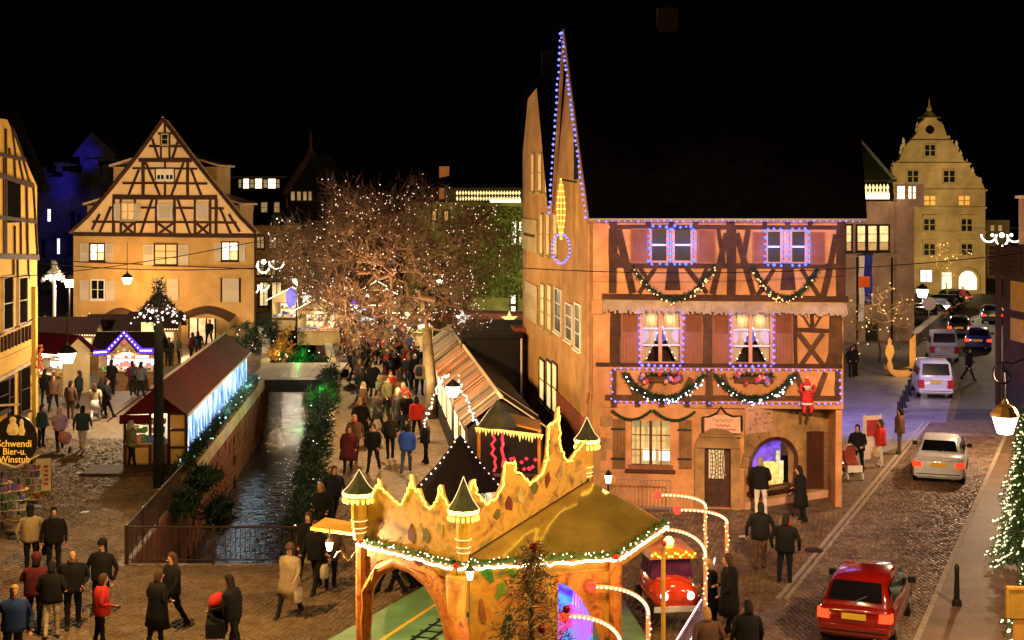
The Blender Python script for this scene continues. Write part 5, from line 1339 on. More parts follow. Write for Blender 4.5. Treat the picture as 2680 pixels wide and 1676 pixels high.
# black canvas canopy between the wooden stalls and the ochre rear house
dc = thing('black_canopy', (-1.2, 64, 0), 'black canvas canopy between the plank roof and the ochre rear house', 'canopy')
M_CANV = pm('black canvas', (.006, .005, .006), .3, 2, .9, .1)
mb = MB(); mb.box(-2.3, .45, 63.5, 71, 3.55, 3.75); mb.build('roof', M_CANV, dc)
mb = MB(); mb.box(-2.2, .4, 63.6, 63.7, 0, 3.54); mb.build('drape', M_CANV, dc)
for x in (-2.25, .42): mb = MB(); mb.tube([(x, 63.45, 0), (x, 63.45, 3.55)], .05, 5); mb.build('pole', M_WHITE if x > 0 else M_BLACK, dc)

# ================================================================== TREES
def grown_tree(name, label, base, top, centre, radii, npts, seed, bark, twig_mat, rscale=.0085, twigs=6, twig_len=.55, trunk_r=.22, limbs_low=.0, cat='tree', group=None):
    "a bare tree: each crown point joins the nearest limb, limb thickness follows what it carries"
    rng = np.random.default_rng(seed)
    base = np.array(base); top = np.array(top); centre = np.array(centre); radii = np.array(radii)
    nodes = [base]; par = [-1]
    for i in range(1, 6):
        t = i / 5; nodes.append(base + (top - base) * t + np.array([math.sin(t * 5) * .08, math.cos(t * 4) * .06, 0])); par.append(len(nodes) - 2)
    pts = rng.normal(size=(npts, 3)); pts /= np.linalg.norm(pts, axis=1)[:, None]
    pts = pts * (rng.uniform(.12, 1, npts) ** .45)[:, None] * radii * (1 + .18 * np.sin(pts[:, :1] * 7 + pts[:, 2:] * 5))
    pts = pts + centre
    pts = pts[pts[:, 2] > top[2] - .6]
    order = np.argsort(np.linalg.norm(pts - top, axis=1)); pts = pts[order]
    NA = np.zeros((60000, 3)); NA[:6] = nodes
    for p in pts:
        A = NA[4:len(nodes)]; d = ((A - p) ** 2).sum(1) ** .5 + .25 * np.maximum(0, A[:, 2] - p[2])
        k = int(np.argmin(d)) + 4; a = nodes[k]; dist = np.linalg.norm(p - a); steps = max(1, int(dist / .5))
        prev = k
        for s in range(1, steps + 1):
            t = s / steps; q = a + (p - a) * t + rng.normal(0, .05, 3) * (1 if s < steps else 0) + np.array([0, 0, -.12 * math.sin(math.pi * t) * min(dist, 2)])
            NA[len(nodes)] = q; nodes.append(q); par.append(prev); prev = len(nodes) - 1
    n = len(nodes); cnt = np.ones(n)
    for i in range(n - 1, 0, -1): cnt[par[i]] += cnt[i]
    rad = np.minimum(trunk_r * .42, rscale * np.sqrt(cnt)); rad[:5] = [trunk_r * 1.25, trunk_r, trunk_r * .95, trunk_r * .9, trunk_r * .85]
    root = thing(name, tuple(base), label, cat, group)
    tb = MB(); tb.tube([nodes[i] for i in range(6)], [float(rad[min(i, 4)]) for i in range(6)], 9); tb.build('trunk', bark, root, True)
    cb = MB()
    for i in range(6, n):
        k = 5 if rad[i] > .05 else 3
        cb.tube([nodes[par[i]], nodes[i]], [float(min(rad[par[i]], rad[i] * 1.25)), float(rad[i])], k, False)
    ends = []
    for i in range(6, n):
        if cnt[i] < 9:
            for _ in range(twigs):
                d = np.array(nodes[i]) - centre; d = d / (np.linalg.norm(d) + 1e-6) + rng.normal(0, .8, 3); d /= np.linalg.norm(d)
                l = twig_len * rng.uniform(.5, 1.3); q = np.array(nodes[i]) + d * l * .5 + rng.normal(0, .04, 3); e = q + (d + rng.normal(0, .35, 3)) * l * .5
                ends.append(e)
                for a_, b_, w0 in ((nodes[i], q, .02), (q, e, .015), (q, q + (d + rng.normal(0, .7, 3)) * l * .45, .013), (e, e + (d + rng.normal(0, .8, 3)) * l * .3, .011)):
                    sd = rng.normal(size=3); sd = sd / np.linalg.norm(sd) * w0
                    cb._add([a_ - sd, a_ + sd, b_], [(0, 1, 2)])
    cb.build('crown', twig_mat, root, kind='stuff')
    return root, ends, nodes, cnt

M_BARK = pm('mossy bark', (.15, .115, .055), .4, 5, .9, .5, fine=25)
M_TWIG = pm('reddish brown twigs', (.15, .092, .066), .3, 4, .8, 0)
M_TWIGG = pm('olive twigs', (.11, .12, .05), .3, 4, .8, 0)
c = P(1012, 702, 66)
tb0 = G(1126, 1095)
big, ends, nds, cnts = grown_tree('plane_tree', 'great bare tree hung with tiny white lights beside the promenade', tb0, (tb0.x - .1, tb0.y + .4, 4.0), (c.x, c.y, c.z), (4.9, 4.4, 3.6), 1000, 11, M_BARK, M_TWIG, twigs=14, twig_len=.8, trunk_r=.27)
bb = MB(); rg = random.Random(3)
for e in ends:
    lowright = (e[0] - c.x) * .12 - (e[2] - c.z) * .12
    pr = .06 + .13 * max(0, lowright) + (.03 if (e[2] - c.z) > 2.6 else 0)
    if rg.random() < pr and e[1] < c.y + 2.5: bb.bulb(e, rg.uniform(.015, .03))
bb.build('fairy_lights', E_PINKW, big, kind='stuff')
c2 = P(775, 690, 98); tb2 = Vector((c2.x + .3, 98, 0))
t2, ends2, _, _ = grown_tree('street_tree', 'olive green bare tree behind the canal hung with cold lights', tb2, (tb2.x, tb2.y, 4.5), tuple(c2), (2.7, 2.4, 3.2), 150, 5, M_BARK, M_TWIGG, twigs=7, twig_len=.6, trunk_r=.2)
bb = MB()
for e in ends2:
    if rg.random() < .03: bb.bulb(e, rg.uniform(.035, .06))
bb.build('fairy_lights', em('cold fairy lights', (.8, .9, .85), 3), t2, kind='stuff')
for (px_, py_, h, wd, lab) in ((2222, 985, 4.0, 1.1, 'small golden lit bare tree at the house corner by the plaza'), (2300, 950, 4.4, 1.3, 'small golden lit bare tree before the market hall banners'), (2352, 915, 3.6, .8, 'slim golden lit bare tree by the market hall pilaster'), (2478, 800, 5.5, 1.6, 'golden lit bare tree before the stepped gable house')):
    b_ = G(px_, py_); k = b_.y / 60
    tr, en, _, _ = grown_tree('lit_sapling', lab, b_, (b_.x, b_.y, h * .4), (b_.x, b_.y, h * .68), (wd, wd, h * .34), 40, int(px_), M_TWIGG, pm('gold light toned twigs', (.42, .28, .12), .3, 4, .8, 0), rscale=.014, twigs=4, twig_len=.5, trunk_r=.07)  # golden light on the twigs put into their colour
    bb = MB()
    for e in en:
        if rg.random() < .12: bb.bulb(e, .02 * k + .015)
    bb.build('fairy_lights', em('gold fairy lights', (1, .62, .2), 2.2), tr, kind='stuff')

def conifer(name, label, base, h, r, seed, fol=None, n_br=110, bulbs=None, nb=0, br=.03, baubles=None, z0=.25, need=34, nl=.13, cat='christmas tree', group=None, pot=False):
    rg_ = random.Random(seed); base = Vector(base)
    root = thing(name, base, label, cat, group)
    mb = MB(); mb.tube([base, base + Vector((0, 0, h * .95))], [.05 + r * .06, .015], 6); mb.build('trunk', M_BARK, root)
    mb = MB(); tips = []
    for i in range(n_br):
        t = (i + rg_.random()) / n_br; z = z0 + (h - z0) * t; rr = r * (1 - t) ** .85 * rg_.uniform(.75, 1.12) + .03; an = i * 2.4 + rg_.uniform(-.3, .3)
        d = Vector((math.cos(an), math.sin(an), 0)); a = base + Vector((0, 0, z)); q = a + d * rr * .6 + Vector((0, 0, -.04)); e = a + d * rr + Vector((0, 0, .05 - .25 * rr))
        mb.tube([a, q, e], [.012, .009, .004], 3, False)
        st_ = random.getstate(); random.seed(seed * 999 + i); needles(mb, [a.lerp(q, .3), q, e], .06 + .05 * r, need, nl, .014); random.setstate(st_)
        tips.append((e, q))
    mb.build('crown', fol or M_FIR, root, kind='stuff')
    if bulbs:
        bb = MB()
        for _ in range(nb):
            e, q = rg_.choice(tips); bb.bulb(q.lerp(e, rg_.uniform(.3, 1.1)) + Vector((0, 0, .04)), br * rg_.uniform(.7, 1.3))
        bb.build('fairy_lights', bulbs, root, kind='stuff')
    if baubles:
        for _ in range(baubles[1]):
            e, q = rg_.choice(tips); m_ = MB(); m_.ball(e + Vector((0, 0, -.06)), baubles[2] * rg_.uniform(.8, 1.2), 10, 7); m_.build('bauble', baubles[0], root, True)
    if pot:
        mb = MB(); mb.lathe(base, [(.2, 0), (.28, .3), (.3, .32)], 10); mb.build('pot', M_SAND, root)
    return root

dt = thing('dark_tent', (-1.35, 37, 0), 'pointed black tent edged with bulbs behind the golden crown boards', 'tent'); tx, ty = -1.35, 37.0
mb = MB(); mb.lathe((tx, ty, 0), [(1.55, 0), (1.5, 1.9), (1.15, 2.3), (.6, 2.9), (.14, 3.5), (.02, 3.65)], 9); mb.build('canvas', pm('black red canvas', (.010, .004, .004), .3, 3, .9, .2), dt)
mb = MB(); mb.tube([(tx, ty, 3.6), (tx, ty, 3.9)], .03, 5); mb.build('pole', M_GOLD, dt)
for sg_, st_ in ((-1, 1), (1, 1)):
    bb = MB()
    for k in range(13): t_ = k / 12; rr_ = .08 + 1.3 * t_ ** 1.25; bb.bulb((tx + sg_ * rr_, ty - (.25 if abs(sg_) == 1 else .95) * rr_ - .06, 3.62 - 1.6 * t_), .03)
    bb.build('edge_bulbs', E_PINKW, dt, kind='stuff')
conifer('frosted_fir', 'pale frosted fir with dark red baubles in front of the ride', (.34, 25.0, 0), 3.7, 1.7, 33, pm('frosted fir needles', (.30, .22, .12), .6, 12, .8, 0), 95, None, 0, .03, (pm('dark red bauble', (.16, .006, .008), .1, 4, .18, 0), 9, .07), need=30, nl=.24)
conifer('lit_fir', 'dense lit conifer on the pavement at the right edge', G(2688, 1500), 4.3, 1.0, 41, pm('lit fir green', (.05, .13, .04), .4, 9, .7, 0), 330, em('warm green bulbs', (1, .9, .5), 2.0), 1300, .026, need=60)
conifer('lit_fir', 'small lit conifer at the bottom right corner beside the sign box', G(2690, 1745), 2.0, .8, 43, MATS['lit fir green'], 60, E_WARMB, 150, .022, need=40)
conifer('corner_fir', 'dark fir with white lights at the road corner of the salmon house', (10.85, 49.2, 0), 3.0, .8, 47, M_FIR, 80, em('cold fir bulbs', (.95, .95, 1), 3.5), 46, .035)

# ================================================================== LAMPS AND POSTS
def post_lamp(name, base, h, label, head=.35, energy=0, color=WARM, glass=None):
    base = Vector(base); t = thing(name, base, label, 'street lamp'); top = base + Vector((0, 0, h))
    mb = MB(); mb.lathe(base, [(.14, 0), (.13, .4), (.07, .5), (.05, h * .5), (.045, h - .1)], 8); mb.build('post', M_BLACK, t)
    mb = MB(); mb.lathe(top + Vector((0, 0, -.02)), [(head * .35, 0), (head * .55, head * .7), (head * .5, head * .75)], 8); mb.build('lamp_glass', glass or E_LAMP, t)
    mb = MB(); mb.lathe(top + Vector((0, 0, head * .74)), [(head * .65, 0), (head * .3, head * .3), (.03, head * .5)], 8); mb.build('cap', M_BLACK, t)
    if energy: lamp('street_lamp_light', 'POINT', top + Vector((0, -.5, head * .2)), energy, color, .15)
    return t
def lp(px_, py_, Y): p = P(px_, py_, Y); return (p.x, p.y, 0), p.z
for (px_, py_, Y, lab, hd, e, col) in ((1185, 1025, 46.6, 'bright street lamp before the wooden stall roof', .45, 550, WARM), (776, 738, 104, 'street lamp shining beside the olive tree over the canal', .6, 700, PALE), (182, 742, 99, 'street lamp at the left corner of the cream gable house', .7, 1600, PALE),
                             (471, 835, 88, 'street lamp before the shop of the cream gable house', .6, 1500, PALE), (1148, 728, 92, 'street lamp glowing under the big tree crown', .7, 1600, PALE), (2414, 768, 118, 'street lamp at the start of the far road', .9, 5000, PALE), (110, 925, 74, 'small lamp with glaring bulb on the cream hut', .4, 300, PALE)):
    b_, z = lp(px_, py_, Y); post_lamp('street_lamp', b_, z - hd * .35, lab, hd, e, col)
# big scroll lantern at the right edge
c = P(2630, 1115, 25.0)
rl = thing('scroll_lantern', (c.x, c.y, c.z - .3), 'white glass lantern on a scrolled iron bracket at the right edge', 'lantern')
mb = MB(); mb.lathe((c.x, c.y, c.z - .14), [(.13, 0), (.225, .3), (.22, .31)], 6); mb.build('lamp_glass', em('lantern glass', (1.0, .93, .72), 7), rl)
mb = MB(); mb.lathe((c.x, c.y, c.z + .17), [(.25, 0), (.23, .06), (.16, .17), (.06, .23), (.03, .3)], 10); mb.build('cap', pm('aged brass', (.35, .2, .05), .2, 6, .4, .05, metal=.6), rl)
s0 = Vector((c.x, c.y, c.z + .47)); pts = [s0, s0 + Vector((0, 0, .22))]
for i in range(22):
    a_ = math.pi * .5 + i * .33; rr = .06 + .009 * i; pts.append(s0 + Vector((math.cos(a_) * rr * -1 - .02, 0, .42 + math.sin(a_) * rr)))
pts += [s0 + Vector((.35, 0, .72)), s0 + Vector((1.6, 0, .72))]
mb = MB(); mb.tube(pts, .018, 5); mb.build('bracket', M_BLACK, rl)
lamp('scroll_lantern_light', 'POINT', (c.x, c.y - .0, c.z - .35), 420, (1.0, .74, .42), .15)
# left lantern hung on a cable
c = P(176, 925, 40.0)
hung_lamp(c, .5, 'white lantern hung on a cable before the cream hut', .9, em('lantern glass', (1, .93, .72), 7))
lamp('cable_lantern_light', 'POINT', c + Vector((0, 0, -.5)), 500, (1.0, .74, .42), .15)
def cable(label, pts, r=.012):
    t = thing('overhead_cable', pts[0], label, 'cable'); mb = MB(); mb.tube(pts, r, 4, False); mb.build('wire', M_BLACK, t)
cable('overhead cable carrying the lantern at the left', swag((-24, 44, 7.4), (-3, 38.5, 9.6), .9, 10))
cable('thin cable crossing before the attic windows of the salmon house', swag(P(1365, 702, 43), P(2700, 660, 43), .35, 14), .014)
cable('thin cable strung before the cream gable house', swag(P(90, 688, 90), P(700, 700, 90), .3, 10), .03)

# decorated masts
def decorated_mast(base, h, label, r=.15, span=.75, snow=False, n=900):
    base = Vector(base); t = thing('decorated_mast', base, label, 'mast'); top = base + Vector((0, 0, h))
    mb = MB(); mb.tube([base, base + Vector((0, 0, h * .9))], [r, r * .8], 8)
    if not snow: needles(mb, [base + Vector((0, 0, .1)), base + Vector((0, 0, h * .9))], r * 1.3, 1500, .14, .016)
    mb.build('mast', pm('black fir', (.006, .006, .005), .4, 8, .9, 0) if not snow else M_WHITE, t)
    mb = MB(); bb = MB()
    for k in range(26):
        an = k * 2.4; dz = h * .12 * (k % 3) / 3; a = top + Vector((0, 0, -.1 - dz * .3)); e = a + Vector((math.cos(an) * span * (.6 + .4 * (k % 3) / 2), math.sin(an) * span * (.6 + .4 * (k % 3) / 2), -.55 - dz * .4))
        mb.tube([a, a.lerp(e, .5) + Vector((0, 0, .08)), e], [.02, .015, .01], 3, False); needles(mb, [a, a.lerp(e, .5) + Vector((0, 0, .08)), e], .12, n // 14, .2, .02)
        for q in range(3 if not snow else 5): bb.bulb(a.lerp(e, .45 + .55 * random.random()) + Vector((0, 0, random.uniform(-.1, .05))), random.uniform(.03, .055))
    needles(mb, [top + Vector((0, 0, -.5)), top + Vector((0, 0, .35))], r * 1.6, 500, .2, .02)
    mb.build('fir_boughs', MATS['black fir'] if not snow else M_WHITE, t, kind='stuff'); bb.build('bulbs', em('pink white bulbs', (1, .8, .75), 2.4) if not snow else E_WARMB, t, kind='stuff')
    return t
decorated_mast(G(415, 1277), 6.65, 'tall dark mast wrapped in fir with a lit crown of boughs near the canal stall', .19, .95)
p = P(142, 700, 98); decorated_mast((p.x, p.y, 0), p.z, 'thin pale mast with a snowy white lit top by the blue building', .12, .85, True)

# ================================================================== MARKET STALLS
M_HUTW = pm('hut wood', (.30, .16, .06), .25, 3, .8, .25, stretch=(1, 1, 4))
M_HUTC = pm('cream hut boards', (.50, .36, .16), .15, 2, .85, .2)
M_REDR = pm('dark red metal roof', (.075, .004, .006), .2, 1.2, .7, .1, spec=.1)
E_STALL = em('stall interior light', (1.0, .74, .40), 1.1, True, dim=.5, scale=2)
GOODS = [pm('goods ' + n_, c_, .2, 6, .6, 0) for n_, c_ in (('red', (.6, .05, .04)), ('gold', (.7, .4, .08)), ('white', (.75, .7, .65)), ('green', (.1, .3, .1)), ('pink', (.7, .25, .3)), ('blue', (.08, .15, .5)))]
def hut(pos, rz, w, d, h, label, wall=M_HUTW, roof=M_REDR, glow=E_STALL, trim=None, front_gable=False, seed=1, group=None, energy=60, name='market_hut', lightcol=PALE):
    pos = Vector(pos); t = thing(name, pos, label, 'market stall', group, rz); m = MW(t); rg_ = random.Random(seed)
    def b(nm, mat, *q, **k):
        mb = MB(m); 
        for a in q: mb.box(*a)
        return mb.build(nm, mat, t, **k)
    b('back_wall', wall, (-w / 2, w / 2, d / 2 - .06, d / 2, 0, h))
    b('side_wall', wall, (-w / 2, -w / 2 + .06, -d / 2, d / 2 - .061, 0, h)); b('side_wall', wall, (w / 2 - .06, w / 2, -d / 2, d / 2 - .061, 0, h))
    b('counter', wall, (-w / 2 + .061, w / 2 - .061, -d / 2, -d / 2 + .35, 0, .95)); b('counter_top', M_HUTC, (-w / 2 + .03, w / 2 - .03, -d / 2 - .15, -d / 2 + .4, .951, 1.0))
    b('header_board', wall, (-w / 2 + .061, w / 2 - .061, -d / 2, -d / 2 + .05, h - .32, h))
    b('lit_shelf', glow, (-w / 2 + .08, w / 2 - .08, d / 2 - .12, d / 2 - .07, 1.0, h - .2))
    mb = MB(m)
    for k in range(3): mb.box(-w / 2 + .1, w / 2 - .1, d / 2 - .4, d / 2 - .13, 1.05 + k * .42, 1.08 + k * .42)
    mb.build('shelf', M_HUTC, t)
    for g_ in range(4):
        mb = MB(m)
        for k in range(int(5 * w)):
            x = rg_.uniform(-w / 2 + .15, w / 2 - .15); s_ = rg_.uniform(.05, .11)
            if rg_.random() < .5: z = 1.0; y = rg_.uniform(-d / 2 - .05, -d / 2 + .3)
            else: z = 1.08 + .42 * rg_.randrange(3); y = d / 2 - rg_.uniform(.2, .35)
            if rg_.random() < .5: mb.box(x - s_, x + s_, y - s_, y + s_, z, z + s_ * rg_.uniform(1, 2.6))
            else: mb.ball((x, y, z + s_), s_, 7, 5)
        mb.build('goods', rg_.choice(GOODS), t, kind='stuff')
    rh = .75 if not front_gable else .8
    ov = .28
    if not front_gable:     # ridge left-right
        mb = MB(m); mb.prism([(-w / 2 - ov, -d / 2 - .4, h - .12), (w / 2 + ov, -d / 2 - .4, h - .12), (w / 2 + ov, 0, h + rh), (-w / 2 - ov, 0, h + rh)], (0, 0, .07)); mb.build('roof', roof, t)
        mb = MB(m); mb.prism([(-w / 2 - ov, d / 2 + .3, h - .1), (w / 2 + ov, d / 2 + .3, h - .1), (w / 2 + ov, 0, h + rh), (-w / 2 - ov, 0, h + rh)], (0, 0, .07)); mb.build('roof', roof, t)
        for s_ in (-1, 1):
            mb = MB(m); mb.prism([(s_ * w / 2, -d / 2, h), (s_ * w / 2, d / 2, h), (s_ * w / 2, 0, h + rh - .06)], (-s_ * .05, 0, 0)); mb.build('gable_board', wall, t)
    else:
        for s_ in (-1, 1):
            mb = MB(m); mb.prism([(s_ * (w / 2 + ov), -d / 2 - .4, h - .18), (0, -d / 2 - .4, h + rh), (0, d / 2 + .2, h + rh), (s_ * (w / 2 + ov), d / 2 + .2, h - .18)], (0, 0, .07)); mb.build('roof', roof, t)
        mb = MB(m); mb.prism([(-w / 2, -d / 2, h), (w / 2, -d / 2, h), (0, -d / 2, h + rh - .08)], (0, .05, 0)); mb.build('gable_board', wall, t)
    if trim:
        y = -d / 2 - .44
        if front_gable: path = [(-w / 2 - ov, y, h - .15), (0, y, h + rh + .04), (w / 2 + ov, y, h - .15)]
        else: path = [(-w / 2 - ov, y, h - .1), (w / 2 + ov, y, h - .1)]
        mb = MB(); mbx = MB()
        P3 = [m @ Vector(p_) for p_ in path]
        for i in range(len(P3) - 1):
            n_ = int((P3[i + 1] - P3[i]).length / .14)
            for k in range(n_ + 1): mb.bulb(P3[i].lerp(P3[i + 1], k / max(1, n_)), .045)
        mb.build('trim_lights', trim, t, kind='stuff')
    if energy: lamp('stall_light', 'POINT', m @ Vector((0, -d / 2 - .1, h - .35)), energy, lightcol, .12)
    return t
p = G(165, 1030); hut((p.x - .5, p.y + .6, 0), R(-32), 2.9, 1.7, 2.15, 'cream board hut with dazzling white counter beside the yellow house', M_HUTC, M_REDR, em('white stall glow', (1, .93, .85), 2.0, dim=.6, scale=6), E_WARMB, False, 4, energy=120)
# hut with blue lit gable
p = G(331, 1022); bh = hut((p.x, p.y + .8, 0), R(0), 2.95, 1.6, 2.1, 'hut with a deep blue lit gable and pink goods', M_HUTW, pm('plum hut roof', (.012, .004, .004), .2, 2, .7, .1), em('pink white stall glow', (1, .84, .78), 2.0, True, dim=.5, scale=4), None, False, 8, energy=130)
m = MW(bh); yb = -.8 - .46
mb = MB(m); mb.prism([(-1.55, yb, 1.82), (-.85, yb, 1.9), (0, yb, 2.85), (.8, yb, 1.95), (1.5, yb, 1.95), (1.5, yb, 2.2), (.9, yb, 2.2), (0, yb, 3.1), (-.95, yb, 2.12), (-1.55, yb, 2.1)], (0, .05, 0)); mb.build('blue_fascia', em('deep blue neon fascia', (.10, .02, 1.0), .9), bh)
bbx = MB(m)
for a, b_ in (((-1.5, 1.98), (-.9, 2.02)), ((-.9, 2.02), (0, 2.98)), ((0, 2.98), (.85, 2.08)), ((.85, 2.08), (1.48, 2.08))):
    for k in range(6): t_ = k / 6; bbx.bulb((a[0] + (b_[0] - a[0]) * t_, yb - .04, a[1] + (b_[1] - a[1]) * t_), .045)
bbx.build('fascia_bulbs', em('violet white bulbs', (.6, .5, 1), 6), bh, kind='stuff')
mb = MB(m); mb.prism([(-.62, yb + .04, 2.0), (.62, yb + .04, 2.0), (0, yb + .04, 2.72)], (0, .04, 0)); gbd = mb.build('gable_sign', M_HUTC, bh)
mb = MB(m); mb.ball((0, yb - .02, 2.48), .17, 9, 6); mb.build('pink_ornament', pm('pink enamel', (.75, .25, .2), .1, 5, .5, 0), bh, True)
for k, (x_, c_) in enumerate(((-.35, M_GOLD), (0, M_WHITE), (.35, M_GOLD))): mb = MB(m); mb.ball((x_, yb - .01, 2.12), .12, 8, 5); mb.build('ornament', c_, bh, True)
# row of dark roofed stalls behind, with star ornaments
for k, (px_, py_, w, lab, st_) in enumerate(((150, 985, 3.4, 'dark roofed stall set behind the cream hut', 3), (285, 975, 3.0, 'dark roofed stall with a peaked sign behind the blue hut', 4), (385, 965, 2.6, 'dark roofed stall behind the fir-wrapped mast', 5))):
    p = G(px_, py_); hut((p.x, p.y + 2.0, 0), R(k * 2 - 4), w, 1.7, 2.3, lab, M_HUTW, pm('plum hut roof', (.012, .004, .004), .2, 2, .7, .1), E_STALL, em('tiny header bulbs', (1, .75, .4), 2), False, st_, energy=70)
def star(pos, r, label, mat, five=5, name='star_ornament', depth=.12):
    pos = Vector(pos); t = thing(name, pos, label, 'star'); pts = []
    for i in range(five * 2):
        a = math.pi / 2 + math.pi * i / five; rr = r if i % 2 == 0 else r * .42; pts.append(pos + Vector((math.cos(a) * rr, 0, math.sin(a) * rr)))
    mb = MB(); f = pos + Vector((0, -depth, 0)); g_ = pos + Vector((0, depth, 0)); n = len(pts)
    mb._add(pts + [f, g_], [(i, (i + 1) % n, n) for i in range(n)] + [((i + 1) % n, i, n + 1) for i in range(n)]); mb.build('star_body', mat, t)
    mb = MB(); mb.tube([pos + Vector((0, .05, -r * .4)), pos + Vector((0, .05, -r * 1.5))], .025, 4); mb.build('stem', M_BLACK, t)
E_YST = em('yellow paper star', (.95, .85, .25), .9); E_WST = em('white paper star', (.95, .95, .9), 1.2); E_RST = em('orange paper star', (1, .35, .12), 1.0)
for (px_, py_, Y, r_, m_, lab) in ((118, 846, 84, .45, E_YST, 'yellow lit star above the left stall roof'), (234, 836, 84, .42, E_YST, 'yellow lit star on the roof behind the blue hut'), (217, 840, 84, .3, E_WST, 'small white star beside the yellow roof star'), (193, 856, 83, .32, E_RST, 'orange red lit star on the roof row'), (1210, 833, 80, .5, E_WST, 'white lit star on the dark canopy by the wooden roof'), (1333, 836, 80, .5, E_YST, 'yellow lit star on the dark canopy by the ochre house'), (318, 842, 84, .35, E_WST, 'white angel-shaped star above the blue gable')):
    star(P(px_, py_, Y), r_, lab, m_)
string_lights('roof_lights', [[P(95, 858, 83.5), P(130, 862, 83.5), P(160, 868, 83.5), P(215, 872, 83.5), P(250, 862, 83.5)]], 'loose white lights along the dark stall roofs at the left', E_WARMB, .07, .45, .01, .2)
p = P(385, 858, 80); t = thing('price_board', p, 'small lit cream notice board behind the fir-wrapped mast', 'sign'); mb = MB(); mb.box(p.x - .33, p.x + .33, p.y, p.y + .05, p.z - .35, p.z + .3); mb.build('board', em('lit cream board', (1, .75, .35), .7, dim=.4, scale=5), t); mb = MB(); mb.tube([(p.x, p.y + .08, 0), (p.x, p.y + .08, p.z)], .03, 5); mb.build('post', M_BLACK, t)
# stalls far along the promenade
for k, (px_, py_, w, lab, wl, gl, fg_) in enumerate(((850, 900, 3.2, 'warm lit hut with outlined gable beyond the footbridge', M_HUTC, E_STALL, True), (935, 880, 3.0, 'blue white lit hut far along the promenade', M_HUTW, em('blue white stall glow', (.7, .8, 1), 1.8, True, dim=.5), False), (1015, 868, 3.2, 'orange lit hut under the big tree crown', M_HUTW, em('orange stall glow', (1, .5, .18), 1.8, True, dim=.5), True), (1075, 905, 2.8, 'bright cream hut with red goods behind the big trunk', M_HUTC, em('cream stall glow', (1, .85, .6), 2.2, True, dim=.4), False), (780, 862, 3.4, 'small gabled hut with golden outline at the canal bend', M_HUTC, E_STALL, True), (890, 845, 3.0, 'farthest warm lit hut behind the tree lights', M_HUTW, E_STALL, True), (1120, 850, 3.0, 'amber lit hut behind the big trunk', M_HUTW, E_STALL, False), (985, 838, 3.0, 'tiny amber hut farthest under the tree', M_HUTW, E_STALL, True))):
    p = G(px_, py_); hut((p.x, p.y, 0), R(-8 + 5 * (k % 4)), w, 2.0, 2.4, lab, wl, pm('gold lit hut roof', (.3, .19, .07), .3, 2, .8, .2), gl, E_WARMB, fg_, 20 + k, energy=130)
for k, (px_, py_, Y, m_, r_) in enumerate(((800, 780, 96, E_WST, .4), (878, 800, 98, E_WST, .45), (1010, 795, 99, E_RST, .5), (930, 795, 100, em('violet star', (.3, .1, 1), 1.5), .4), (1040, 800, 95, E_YST, .35), (960, 770, 99, E_WST, .35))):
    star(P(px_, py_, Y), r_, ('white star over the golden outlined hut', 'white star just left of the blue white hut', 'orange star over the orange lit hut', 'violet star over the blue white hut', 'yellow star beside the big trunk hut', 'upper white star in the middle of the huts')[k], m_)
# ---- long red roofed stall on the canal rim
A = Vector((-11.95, 52.0, 0)); Bq = Vector((-13.45, 72.0, 0)); dv = (Bq - A).normalized(); nv = Vector((dv.y, -dv.x, 0)); Ls = (Bq - A).length
cs = thing('canal_stall', A, 'long red roofed stall on the canal rim with a glowing blue white side', 'market stall')
def cp(s_, o, z): return A + dv * s_ + nv * o + Vector((0, 0, z))
EZ, RZ, HW = 2.02, 2.92, 1.12
np_ = 14
for k in range(np_):
    s0, s1 = -.6 + (Ls + .9) * k / np_, -.6 + (Ls + .9) * (k + .985) / np_
    mb = MB(); mb.prism([cp(s0, .15, EZ - .08), cp(s1, .15, EZ - .08), cp(s1, -HW, RZ), cp(s0, -HW, RZ)], (0, 0, .05)); mb.build('roof_sheet', M_REDR, cs)
    mb = MB(); mb.prism([cp(s0, -2 * HW - .45, EZ - .28), cp(s1, -2 * HW - .45, EZ - .28), cp(s1, -HW, RZ), cp(s0, -HW, RZ)], (0, 0, .05)); mb.build('roof_sheet', M_REDR, cs)
mb = MB(); mb.tube([cp(-.65, -HW, RZ + .06), cp(Ls + .35, -HW, RZ + .06)], .06, 5); mb.build('ridge_cap', pm('pale ridge metal', (.55, .45, .38), .1, 3, .5, 0), cs)
mb = MB(); mb.tube([cp(-.6, .2, EZ - .06), cp(Ls + .3, .2, EZ - .06)], .05, 5); mb.build('gutter', M_DECK, cs)
def tarp_mat():
    m = bpy.data.materials.new('backlit blue white sheet'); m.use_nodes = True; nt = m.node_tree; b = nt.nodes['Principled BSDF']; N = nt.nodes; L = nt.links
    tc = N.new('ShaderNodeTexCoord'); mp = N.new('ShaderNodeMapping'); mp.inputs['Scale'].default_value = (2.2, 2.2, .7); n1 = N.new('ShaderNodeTexNoise'); n1.inputs['Scale'].default_value = 1.5; n1.inputs['Detail'].default_value = 5
    rp_ = N.new('ShaderNodeValToRGB'); e = rp_.color_ramp.elements; e[0].position = .36; e[0].color = (.02, .07, .30, 1); e[1].position = .66; e[1].color = (.75, .88, 1.0, 1); x = rp_.color_ramp.elements.new(.52); x.color = (.10, .26, .50, 1)
    L.new(tc.outputs['Object'], mp.inputs[0]); L.new(mp.outputs[0], n1.inputs['Vector']); L.new(n1.outputs[0], rp_.inputs[0]); L.new(rp_.outputs[0], b.inputs['Emission Color']); L.new(rp_.outputs[0], b.inputs['Base Color'])
    b.inputs['Emission Strength'].default_value = 1.5
    return m
M_TARP = tarp_mat()
